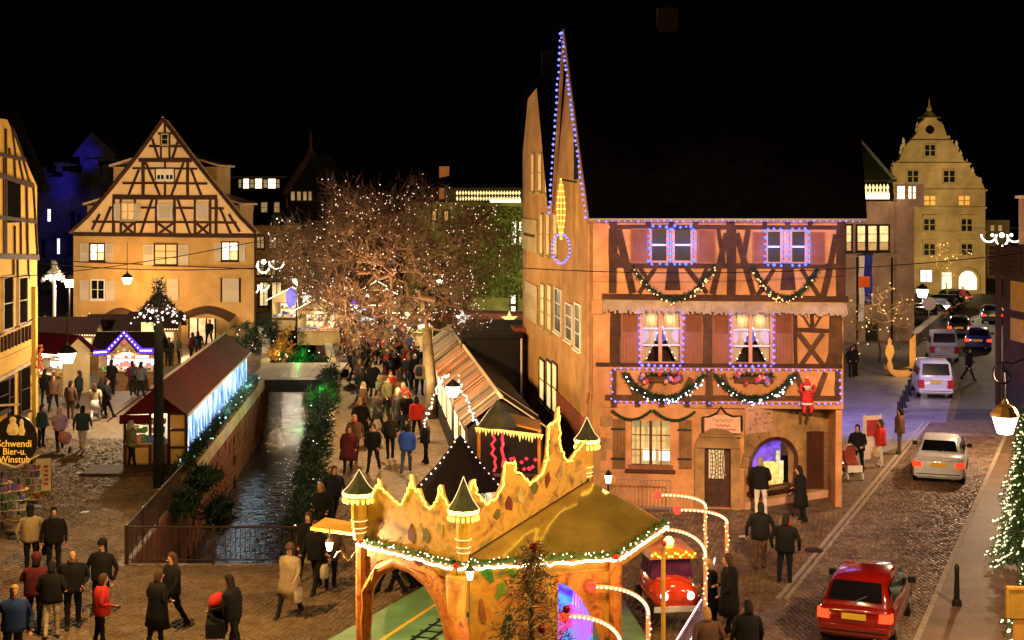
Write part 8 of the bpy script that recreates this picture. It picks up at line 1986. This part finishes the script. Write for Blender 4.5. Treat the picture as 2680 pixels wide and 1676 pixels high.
# ================================================================== PEOPLE
M_SKIN = pm('skin', (.52, .27, .17), .1, 9, .6, 0)
M_SHOE = pm('dark shoes', (.02, .016, .014), .1, 5, .6, 0)
def body_mesh(pose):
    "one continuous skinned body 1.74 m tall, facing -Y; material slots: skin, top, trousers, shoes, hair"
    q = dict(la=(.0, .0), lean=0.0, elbow=((-.27, .02, 1.13), (.27, .02, 1.13)), wrist=((-.28, -.08, .88), (.28, -.08, .88)), fat=1.0); q.update(pose)
    V = []; E = []; Rd = []; S = []; roots = []
    def v(p, rx, ry, s, par=None):
        V.append(p); Rd.append((rx, ry)); S.append(s); i = len(V) - 1
        if par is not None: E.append((par, i))
        else: roots.append(i)
        return i
    l = q['lean']; fz = q['fat']
    pel = v((0, 0, .93), .155 * fz, .12 * fz, 2); ab = v((0, -.05 * l, 1.1), .15 * fz, .115 * fz, 1, pel); ch = v((0, -.14 * l, 1.3), .185 * fz, .125 * fz, 1, ab); nk0 = v((0, -.2 * l + .01, 1.44), .09, .08, 1, ch); nk = v((0, -.23 * l, 1.5), .052, .055, 0, nk0)
    hd = v((0, -.27 * l - .025, 1.565), .056, .07, 0, nk); h2 = v((0, -.28 * l - .02, 1.65), .067, .088, 0, hd); v((0, -.28 * l - .005, 1.725), .05, .062, 4, h2)
    v((0, -.28 * l - .095, 1.6), .02, .02, 0); V.append((0, -.28 * l - .13, 1.585)); Rd.append((.012, .014)); S.append(0); E.append((len(V) - 2, len(V) - 1))
    for s, k in ((-1, 0), (1, 1)):
        a = q['la'][k]; hip = v((s * .095, 0, .86), .095 * fz, .1 * fz, 2, pel); kx = s * .105
        ky = -.42 * math.sin(a) if a > 0 else -.34 * math.sin(a); kn = v((kx, ky, .48), .064, .066, 2, hip); bend = max(0, -a) * .5
        ay = ky - .36 * math.sin(a - bend * 1.6); an = v((kx, ay, .1 + bend * .12), .045, .048, 2, kn); v((s * .12, ay - .13, .045 + bend * .05), .04, .036, 3, an); v((s * .115, ay + .05, .05 + bend * .16), .036, .036, 3, an)
        sh = v((s * .2, -.16 * l, 1.39), .072, .075, 1, ch); eb = v(tuple(q['elbow'][k]), .052, .052, 1, sh); wr = v(tuple(q['wrist'][k]), .036, .036, 1, eb)
        e_ = Vector(q['elbow'][k]); w_ = Vector(q['wrist'][k]); d = (w_ - e_).normalized(); side = d.cross(Vector((0, 1, 0) if abs(d.y) < .7 else (0, 0, 1))).normalized()
        hn = v(tuple(w_ + d * .07), .032, .022, 0, wr)
        for j in range(5):
            o = side * (.026 - .013 * j) if j < 4 else side * .034; b0 = w_ + d * (.085 if j < 4 else .035) + o; ln = (.055, .066, .062, .05, .04)[j]; cu = Vector((0, -.018, -.012)); dd = d if j < 4 else (d + side * .9).normalized()
            v(tuple(b0), .0085, .0085, 0); i0 = len(V) - 1
            V.append(tuple(b0 + dd * ln * .55 + cu * .3)); Rd.append((.008, .008)); S.append(0); E.append((i0, i0 + 1)); V.append(tuple(b0 + dd * ln + cu)); Rd.append((.007, .007)); S.append(0); E.append((i0 + 1, i0 + 2))
    me = bpy.data.meshes.new('body'); me.from_pydata(V, E, []); o = bpy.data.objects.new('body_tmp', me); COL.objects.link(o)
    sk = o.modifiers.new('skin', 'SKIN'); ss = o.modifiers.new('sub', 'SUBSURF'); ss.levels = 1; ss.render_levels = 1
    for i, sv in enumerate(me.skin_vertices[0].data): sv.radius = Rd[i]; sv.use_root = i in roots
    dg = bpy.context.evaluated_depsgraph_get(); out = bpy.data.meshes.new_from_object(o.evaluated_get(dg)); bpy.data.objects.remove(o)
    cv = np.zeros(len(out.vertices) * 3); out.vertices.foreach_get('co', cv); cv = cv.reshape(-1, 3); nz = np.sin(cv[:, 2] * 46 + cv[:, 0] * 17 + 2 * np.sin(cv[:, 1] * 23)) * np.sin(cv[:, 2] * 19 - cv[:, 1] * 31) ; sel = (cv[:, 2] < 1.44) & (cv[:, 2] > .12); cn = np.zeros(len(out.vertices) * 3); out.vertices.foreach_get('normal', cn); cv[sel] += cn.reshape(-1, 3)[sel] * (nz[sel] * .011)[:, None]; out.vertices.foreach_set('co', cv.reshape(-1))
    VA = np.array(V); SA = np.array(S); ctr = np.zeros(len(out.polygons) * 3); out.polygons.foreach_get('center', ctr); ctr = ctr.reshape(-1, 3)
    dist = np.linalg.norm(ctr[:, None] - VA[None], axis=2) - np.array([max(r) for r in Rd])[None] * .6
    idx = SA[np.argmin(dist, 1)]
    hy = -.28 * l; hair = (ctr[:, 2] > 1.545) & (ctr[:, 1] > hy + .03) | (ctr[:, 2] > 1.70); idx = np.where(hair & (np.abs(ctr[:, 0]) < .12), 4, idx)
    for m_ in (M_SKIN, M_SKIN, M_SKIN, M_SHOE, M_SKIN): out.materials.append(m_)
    out.polygons.foreach_set('material_index', idx.astype(np.int32)); out.polygons.foreach_set('use_smooth', [True] * len(out.polygons)); out.name = 'body'
    return out
POSE = {'stand': body_mesh({}), 'walk': body_mesh(dict(la=(.38, -.36), elbow=((-.26, .1, 1.14), (.26, -.06, 1.14)), wrist=((-.26, .06, .9), (.25, -.24, .96)))), 'walk2': body_mesh(dict(la=(-.3, .32), lean=.2, elbow=((-.27, -.08, 1.13), (.27, .1, 1.14)), wrist=((-.24, -.24, .97), (.28, .07, .9)))),
        'fold': body_mesh(dict(elbow=((-.29, -.06, 1.15), (.29, -.06, 1.15)), wrist=((-.06, -.24, 1.12), (.06, -.22, 1.16)))), 'photo': body_mesh(dict(la=(.08, -.06), elbow=((-.3, -.2, 1.25), (.3, -.2, 1.25)), wrist=((-.12, -.34, 1.5), (.12, -.34, 1.5)))), 'push': body_mesh(dict(la=(.3, -.25), lean=.5, elbow=((-.27, -.14, 1.1), (.27, -.14, 1.1)), wrist=((-.22, -.42, 1.02), (.22, -.42, 1.02)))),
        'pocket': body_mesh(dict(la=(.1, -.08), elbow=((-.31, .08, 1.13), (.31, .08, 1.13)), wrist=((-.2, -.1, .98), (.2, -.1, .98)))), 'point': body_mesh(dict(la=(-.1, .14), lean=.1, elbow=((-.28, .03, 1.12), (.33, -.2, 1.32)), wrist=((-.24, -.12, .92), (.36, -.46, 1.38)))),
        'wide': body_mesh(dict(la=(.08, -.05), fat=1.15, elbow=((-.33, .04, 1.12), (.33, .04, 1.12)), wrist=((-.3, -.1, .9), (.31, -.08, .88)))), 'look': body_mesh(dict(lean=.35, la=(.05, -.12), elbow=((-.28, .02, 1.12), (.29, -.05, 1.13)), wrist=((-.16, -.22, 1.05), (.27, -.2, 1.0))))}
def lofted(name, rings, k=14, wob=0.0):
    mb = MB(); mb.loft([[(x0 + rx * math.cos(a) * (1 + wob * math.sin(a * 5 + z * 7)), y0 + ry * math.sin(a) * (1 + wob * math.cos(a * 4 + z * 9)), z) for a in [2 * math.pi * i / k for i in range(k)]] for x0, y0, rx, ry, z in rings]); o = mb.build(name, M_SKIN, None, True); me = o.data; bpy.data.objects.remove(o); return me
COAT = lofted('coat', [(0, 0, .30, .2, .5), (0, 0, .27, .185, .75), (0, 0, .225, .165, 1.0), (0, -.005, .225, .165, 1.2), (0, -.005, .24, .16, 1.34), (0, 0, .17, .12, 1.44), (0, 0, .08, .08, 1.49)], 20, .085)
JACKET = lofted('jacket', [(0, 0, .215, .17, .82), (0, 0, .225, .178, .9), (0, 0, .215, .168, 1.08), (0, -.005, .23, .168, 1.25), (0, -.005, .23, .155, 1.36), (0, 0, .16, .115, 1.44), (0, 0, .085, .085, 1.49)], 20, .08)
SKIRT = lofted('skirt', [(0, 0, .25, .2, .5), (0, 0, .2, .17, .75), (0, 0, .17, .14, .98)], 14, .05)
HAIR = lofted('hair', [(0, .055, .075, .06, 1.49), (0, .05, .08, .07, 1.56), (0, .03, .084, .09, 1.63), (0, .01, .08, .092, 1.69), (0, .0, .062, .072, 1.74), (0, 0, .03, .035, 1.765)], 12, .03)
LONGHAIR = lofted('hair', [(0, .07, .1, .055, 1.36), (0, .065, .1, .07, 1.46), (0, .05, .088, .075, 1.56), (0, .03, .088, .092, 1.63), (0, .01, .085, .094, 1.69), (0, .0, .066, .075, 1.74), (0, 0, .03, .035, 1.762)], 12, .04)
PACK = lofted('backpack', [(0, .2, .13, .07, .98), (0, .22, .15, .1, 1.05), (0, .21, .15, .1, 1.25), (0, .18, .12, .07, 1.38), (0, .17, .06, .03, 1.42)], 12, .05)
HAT = lofted('hat', [(0, -.01, .1, .115, 1.66), (0, -.01, .104, .12, 1.69), (0, 0, .09, .1, 1.75), (0, 0, .05, .055, 1.8)], 12)
SCARF = lofted('scarf', [(0, -.02, .085, .09, 1.46), (0, -.02, .105, .11, 1.49), (0, -.02, .098, .1, 1.53), (0, -.02, .075, .08, 1.55)], 12, .06)
BAG = lofted('bag', [(0, 0, .12, .05, 0), (0, 0, .15, .08, .05), (0, 0, .15, .075, .25), (0, 0, .1, .03, .36)], 10, .06)
def cloth(name, c): return pm('cloth ' + name, c, .2, 9, .9, .15)
CL_ = {'black': (.005, .0045, .005), 'navy': (.007, .009, .018), 'beige': (.40, .29, .16), 'red': (.5, .025, .02), 'blue': (.03, .09, .48), 'brown': (.10, .05, .03), 'grey': (.09, .085, .085), 'lilac': (.42, .26, .42), 'green': (.03, .06, .045), 'olive': (.16, .15, .07), 'white': (.66, .6, .54), 'wine': (.10, .012, .018), 'jeans': (.05, .07, .12), 'cream': (.55, .45, .3), 'pink': (.6, .25, .22), 'dkblue': (.01, .03, .12)}
HC = {'dark': (.015, .01, .008), 'brown': (.08, .04, .02), 'blond': (.4, .25, .08), 'grey': (.3, .27, .24), 'bald': (.52, .27, .17)}
FACE = {'cam': 0.0, 'away': math.pi, 'left': -math.pi / 2, 'right': math.pi / 2, 'al': -2.4, 'ar': 2.4, 'cl': -.7, 'cr': .7}
def person(px_, fy, label, top='black', legs='black', pose='stand', face='away', h=1.74, hair='dark', coat=None, hat=None, scarf=None, bag=None, z=0.0):
    p = G(px_, fy, z); s = h / 1.74; t = thing('person', p, label, 'person', rz=(FACE[face] if isinstance(face, str) else face) + random.uniform(-.45, .45)); t.rotation_euler = (random.uniform(-.05, .05), random.uniform(-.04, .04), t.rotation_euler.z); t.scale = (s * 1.1, s * 1.1, s)
    hs = int(px_ * 7 + fy * 3) % 10
    if pose == 'stand': pose = ('stand', 'pocket', 'fold', 'pocket', 'stand', 'stand', 'pocket', 'look', 'stand', 'pocket')[hs]
    o = bpy.data.objects.new('body', POSE[pose]); COL.objects.link(o); o.parent = t
    tm = cloth(top, CL_[top]); lm = cloth(legs, CL_[legs]); hm = cloth('hair ' + hair, HC[hair])
    for i, m_ in enumerate((M_SKIN, tm, lm, M_SHOE, hm)): o.material_slots[i].link = 'OBJECT'; o.material_slots[i].material = m_
    def add(me, mat, nm, off=None):
        c = bpy.data.objects.new(nm, me); COL.objects.link(c); c.parent = t
        if off: c.location = off
        c.material_slots[0].link = 'OBJECT'; c.material_slots[0].material = mat
    lean = {'push': .5, 'look': .35, 'walk2': .2}.get(pose, 0) * -.27
    add({'long': COAT, None: JACKET, 'skirt': SKIRT}[coat], tm if coat != 'skirt' else lm, {'long': 'coat', None: 'jacket', 'skirt': 'skirt'}[coat], (0, lean * .45, 0) if coat != 'skirt' else None)
    if hat: add(HAT, cloth(hat, CL_[hat]), 'hat', (0, lean, 0))
    if hair != 'bald': add(LONGHAIR if hs % 3 == 0 else HAIR, hm, 'hair', (0, lean, 0))
    if hs in (4, 7) and coat is None and fy < 1110: add(PACK, cloth('pack', (.03, .035, .05)), 'backpack', (0, lean * .4, 0))
    if scarf: add(SCARF, cloth(scarf, CL_[scarf]), 'scarf', (0, lean * .8, 0))
    if bag:
        g = thing('carrier_bag', (0, 0, 0), '%s bag carried by the %s' % (bag[0], bag[1]), 'bag'); me = bpy.data.objects.new('pouch', BAG); COL.objects.link(me); me.parent = g
        w = MW(t) @ Vector((bag[2] * .29, -.1, .42)); g.location = w; g.rotation_euler = (0, 0, t.rotation_euler.z + 1.5); me.material_slots[0].link = 'OBJECT'; me.material_slots[0].material = cloth(bag[0], CL_[bag[0]])
        mb = MB(); mb.tube([w + up * .36, w + up * .45, w + up * .36 + Vector((.05, 0, 0))], .008, 4); mb.build('handle', M_BLACK, g)
    return t
PE = person
# --- group at the bottom left
PE(84, 1498, 'person in a beige jacket and dark hat beside the souvenir rack', 'beige', 'black', 'wide', 'away', hat='black', bag=('black', 'person in the beige jacket', -1))
PE(140, 1505, 'person in a black suit with a pale scarf looking to the right', 'black', 'black', 'stand', 'cr', hair='dark', scarf='grey')
PE(191, 1648, 'bald person in a black coat facing the camera among the bottom left group', 'black', 'black', 'stand', 'cam', 1.8, 'bald', hat=None, scarf='brown')
PE(261, 1612, 'person in a black jacket and cap behind the red jacket', 'black', 'navy', 'wide', 'cam', 1.76, hat='black')
PE(264, 1700, 'child-sized person in a bright red jacket at the bottom left', 'red', 'black', 'look', 'ar', 1.62, 'brown')
PE(88, 1652, 'person in a wine dark coat at the far left of the standing group', 'wine', 'navy', 'stand', 'away', 1.72, 'dark', hat='wine')
PE(136, 1672, 'stooped person in black with light trousers in the standing group', 'black', 'cream', 'look', 'away', 1.68, 'dark')
PE(30, 1755, 'person in a deep blue jacket cut by the bottom left corner', 'dkblue', 'black', 'wide', 'cr', 1.74, 'blond')
PE(409, 1698, 'person in a long black coat with brown hair at the bottom edge', 'black', 'black', 'stand', 'ar', 1.7, 'brown', 'long')
PE(448, 1650, 'person in black facing the camera beside the long black coat', 'black', 'black', 'walk', 'cl', 1.76, 'brown')
PE(618, 1718, 'person in black bending over the red pushchair at the bottom edge', 'black', 'black', 'push', 'left', 1.72)
p = G(568, 1712); t = thing('red_pushchair', p, 'pushchair with a red hooded child seat at the bottom edge', 'pushchair'); mb = MB(); mb.ball(p + Vector((.02, 0, 1.12)), .2, 12, 8); mb.build('hood', M_RFEL, t, True); mb = MB(); mb.loft([[(p.x - .2, p.y + y, z0), (p.x + .2, p.y + y, z0), (p.x + .2, p.y + y, z1), (p.x - .2, p.y + y, z1)] for y, z0, z1 in ((-.25, .4, .7), (.2, .45, 1.1))]); mb.build('seat', cloth('black', CL_['black']), t)
for x in (-.2, .2): mb = MB(); mb.tube([p + Vector((x, -.3, .1)), p + Vector((x, .1, .6)), p + Vector((x + .25, .3, 1.0))], .018, 5); mb.build('frame_tube', MATS['galvanised steel'], t); mb = MB(); mb.tube([p + Vector((x - .02, -.28, .12)), p + Vector((x + .02, -.28, .12))], .12, 10); mb.build('wheel', M_BLACK, t)
PE(757, 1615, 'person in a long beige coat walking towards the camera with a bag', 'beige', 'black', 'walk', 'cam', 1.7, 'brown', 'long', hat='brown', bag=('cream', 'walker in the long beige coat', 1))
PE(828, 1552, 'person in black walking beside the ride awning', 'black', 'black', 'walk2', 'cl', 1.8, 'brown', bag=('cream', 'walker by the ride awning', 1))
PE(866, 1545, 'person in a brown coat half hidden by the ride awning', 'brown', 'black', 'stand', 'cam', 1.7, 'dark')
PE(806, 1520, 'person in a dark coat at the canal end behind the beige walker', 'black', 'black', 'walk', 'cam', 1.74, 'brown')
PE(851, 1420, 'person in a long black coat facing the camera by the canal rim', 'black', 'black', 'stand', 'cam', 1.72, 'blond', 'long')
PE(872, 1372, 'person in dark clothes behind the long black coat at the rim', 'navy', 'black', 'walk', 'cam', 1.74, 'brown')
PE(1022, 1556, 'person in dark boots seen through the bark arch', 'black', 'black', 'walk', 'left', 1.72); PE(1050, 1548, 'second person seen through the bark arch', 'grey', 'black', 'walk2', 'left', 1.75)
# --- promenade
PE(1062, 1240, 'person in a bright blue jacket walking away on the promenade', 'blue', 'jeans', 'walk', 'away', 1.76)
PE(1022, 1203, 'person in black just left of the blue jacket', 'black', 'black', 'stand', 'away', 1.72, bag=('white', 'person left of the blue jacket', 1))
PE(1092, 1152, 'person in a red jacket on the promenade behind the blue jacket', 'red', 'black', 'walk2', 'away', 1.74)
PE(1112, 1216, 'person in dark clothes with red scarf right of the blue jacket', 'black', 'black', 'look', 'left', 1.7, 'brown', scarf='red')
PE(1050, 1130, 'person in a long grey coat just left of the red jacket', 'grey', 'black', 'stand', 'away', 1.72, 'grey', 'long')
PE(946, 1165, 'tall person in a long black coat by the shrub planters', 'black', 'black', 'stand', 'cam', 1.86, 'blond', 'long')
PE(978, 1236, 'person in black with pale scarf coming down the promenade', 'black', 'black', 'walk', 'cam', 1.74, 'brown', scarf='pink')
PE(910, 1240, 'person in a wine coloured coat at the promenade rim', 'wine', 'black', 'walk', 'cam', 1.7, 'brown', 'long'); PE(928, 1205, 'person with a red scarf behind the wine coloured coat', 'brown', 'black', 'walk2', 'cam', 1.72, 'blond', scarf='red')
PE(950, 1062, 'person in black standing before the olive jacket', 'black', 'black', 'stand', 'away', 1.78); PE(995, 1080, 'person in an olive jacket with pale trousers on the promenade', 'olive', 'cream', 'walk', 'ar', 1.7, 'blond')
PE(1041, 1086, 'person in a brown jacket and jeans walking away', 'brown', 'jeans', 'walk2', 'away', 1.76); PE(974, 1036, 'person in dark top and white trousers on the promenade', 'black', 'white', 'walk', 'away', 1.74)
cr = ((1020, 1008, 'black', 'black', 'in black, left of the trio below the big tree'), (1038, 1003, 'wine', 'black', 'in wine red, middle of the trio below the big tree'), (1066, 1014, 'red', 'black', 'in bright red below the big tree'), (1084, 1018, 'black', 'navy', 'in black right of the bright red one'), (925, 1000, 'navy', 'black', 'in navy beside the footbridge end'), (957, 986, 'black', 'black', 'in black a step beyond the footbridge'), (938, 1004, 'grey', 'jeans', 'in grey and jeans near the footbridge'), (992, 928, 'black', 'black', 'in black far up the promenade centre'), (1034, 958, 'brown', 'black', 'in brown between trunk and huts'), (1010, 940, 'grey', 'black', 'in grey far up the promenade'), (968, 940, 'wine', 'black', 'in dark wine far up the promenade'), (915, 945, 'black', 'black', 'in black by the far canal rim'), (940, 925, 'cream', 'black', 'in cream far up by the huts'), (975, 905, 'red', 'black', 'in red before the far huts'), (1050, 930, 'black', 'black', 'in black by the bright cream hut'), (1070, 950, 'blue', 'black', 'in blue by the bright cream hut'), (900, 915, 'black', 'black', 'in black before the gabled hut'), (1000, 892, 'brown', 'black', 'in brown before the orange hut'), (930, 895, 'black', 'black', 'in black before the blue white hut'), (960, 965, 'black', 'black', 'in black mid promenade'), (1095, 985, 'black', 'black', 'in black close to the big trunk'), (1010, 975, 'navy', 'jeans', 'in navy mid promenade'), (885, 900, 'grey', 'black', 'in grey at the canal bend'), (1048, 905, 'pink', 'black', 'in pink near the orange hut'))
for k, (x, y, a, b_, l) in enumerate(cr): PE(x, y, 'person ' + l, a, b_, ('walk', 'stand', 'walk2', 'wide')[k % 4], ('away', 'cam', 'ar', 'cl', 'left')[k % 5], 1.66 + .05 * (k % 4), ('dark', 'brown', 'blond', 'grey')[k % 4])
# --- left market
PE(157, 1178, 'person in a lilac jacket pushing a pink pushchair', 'lilac', 'black', 'push', 'cr', 1.68, 'blond')
p = G(170, 1186); t = thing('pink_pushchair', p, 'pink pushchair before the lilac jacket', 'pushchair'); mb = MB(); mb.ball(p + up * .6, .26, 10, 7); mb.build('seat', cloth('pink', CL_['pink']), t, True)
for x in (-.22, .22): mb = MB(); mb.tube([p + Vector((x - .02, -.1, .14)), p + Vector((x + .02, -.1, .14))], .14, 10); mb.build('wheel', M_BLACK, t)
PE(216, 1182, 'person in a dark green jacket and pale trousers alone on the left paving', 'green', 'cream', 'walk2', 'away', 1.76)
PE(250, 1102, 'person in a white skirt near the blue hut', 'cream', 'white', 'walk', 'away', 1.66, 'brown', 'skirt'); PE(280, 1096, 'person in black walking from the blue hut', 'black', 'black', 'walk2', 'right', 1.76)
PE(270, 1090, 'person in a long black coat before the blue hut', 'black', 'black', 'stand', 'away', 1.8, 'dark', 'long'); PE(184, 1100, 'person in brown before the cream hut', 'brown', 'brown', 'stand', 'away', 1.74)
PE(290, 1034, 'customer in black at the left counter of the blue hut', 'black', 'black', 'stand', 'away', 1.76); PE(348, 1036, 'customer in dark clothes at the right counter of the blue hut', 'wine', 'black', 'look', 'away', 1.7); PE(368, 1040, 'customer in grey beside the blue hut post', 'grey', 'black', 'stand', 'away', 1.74)
PE(345, 1226, 'customer in olive and black at the canal stall counter', 'olive', 'black', 'stand', 'ar', 1.74, 'grey'); PE(107, 1172, 'person in a green coat beside the corner of the yellow house', 'green', 'black', 'stand', 'right', 1.7)
for k, (x, y, a, l) in enumerate(((118, 1060, 'black', 'in black beside the cream hut corner'), (140, 1080, 'brown', 'in brown at the cream hut'), (205, 1070, 'black', 'in black between the two huts'), (440, 960, 'black', 'in black behind the mast'), (462, 955, 'grey', 'in grey before the gable house shop'), (500, 948, 'wine', 'in wine red before the gable house shop'), (520, 940, 'black', 'in black before the gable house shop'), (547, 905, 'black', 'in black in the lit shop doorway'))): PE(x, y, 'person ' + l, a, 'black', ('stand', 'walk', 'wide')[k % 3], ('away', 'cam', 'left')[k % 3], 1.7 + .03 * (k % 3), ('dark', 'brown')[k % 2])
# --- right
PE(1993, 1352, 'person in black with white trousers at the arched shop window', 'black', 'white', 'stand', 'away', 1.8, 'grey', bag=None, scarf='white'); PE(2100, 1368, 'person in a long black coat right of the arched shop window', 'black', 'black', 'look', 'left', 1.7, 'dark', 'long')
PE(1988, 1492, 'person in a black jacket, hands behind, left of the watching couple', 'black', 'brown', 'wide', 'away', 1.76, 'dark'); PE(2052, 1530, 'person in black with a red scarf, right of the watching couple', 'black', 'navy', 'wide', 'away', 1.78, 'dark', scarf='red')
PE(1912, 1668, 'person in a long black coat at the ride fence', 'black', 'black', 'look', 'left', 1.86, 'brown', 'long'); PE(1862, 1650, 'person with fair hair at the ride fence beside the long black coat', 'black', 'black', 'look', 'left', 1.62, 'blond', 'long')
PE(1858, 1815, 'person in brown cut off by the bottom edge at the ride fence', 'brown', 'black', 'stand', 'away', 1.68, 'blond'); PE(1952, 1800, 'person with dark hair cut off by the bottom edge near the red car', 'black', 'black', 'stand', 'away', 1.72, 'dark')
PE(2246, 1240, 'person in black pushing the pushchair by the house corner', 'black', 'black', 'push', 'cam', 1.74, 'dark'); PE(2306, 1224, 'person in a red jacket and white trousers beside the sign board', 'red', 'white', 'wide', 'left', 1.74, 'brown', bag=('cream', 'person in the red jacket', 1)); PE(2354, 1190, 'person in a dark brown jacket behind the red jacket', 'brown', 'grey', 'stand', 'left', 1.78)
PE(2228, 990, 'left one of two people in black on the blue lit plaza', 'black', 'black', 'stand', 'cam', 1.74); PE(2241, 986, 'right one of two people in black on the blue lit plaza', 'black', 'black', 'stand', 'left', 1.78); PE(2534, 998, 'person in black crossing the road right of the white van', 'black', 'black', 'walk', 'right', 1.78)
PE(2520, 800, 'person in dark red beyond the parked cars', 'wine', 'black', 'stand', 'cam', 1.74)

rq = random.Random(12); n_far = 0; used_l = set()
while n_far < 66:
    y = rq.uniform(872, 985) if n_far < 46 else rq.uniform(990, 1135); x = (rq.uniform(905, 1085) - (985 - y) * .25) if y < 986 else rq.uniform(925, 1100)
    n_far += 1; cand = None
    while True:
      tp, lg, ct, sc_ = rq.choice(('black', 'black', 'navy', 'brown', 'grey', 'wine', 'black', 'beige', 'red', 'olive')), rq.choice(('black', 'jeans', 'black', 'brown')), rq.choice((None, None, 'long')), rq.choice((None, 'red', 'cream', None))
      zone = ('by the huts', 'halfway up', 'past the footbridge', 'before the footbridge')[min(2, int((y - 872) / 38)) if y < 986 else 3]; side_ = 'canal side' if x < (960 if y < 986 else 1005) else 'trunk side'
      lab_ = '%s %s%s, promenade crowd %s, %s' % (tp, 'coat' if ct else 'jacket', ' with %s scarf' % sc_ if sc_ else ' and %s trousers' % lg, zone, side_)
      if lab_ not in used_l: break
    used_l.add(lab_)
    PE(x, y, 'person in ' + lab_.replace('jeans trousers', 'jeans'), tp, lg, rq.choice(('walk', 'stand', 'walk2', 'wide', 'fold', 'look')), rq.choice(('cam', 'away', 'cl', 'cr', 'left')), rq.uniform(1.58, 1.84), rq.choice(('dark', 'brown', 'blond', 'grey')), ct, scarf=sc_)['group'] = 'far crowd on the promenade'
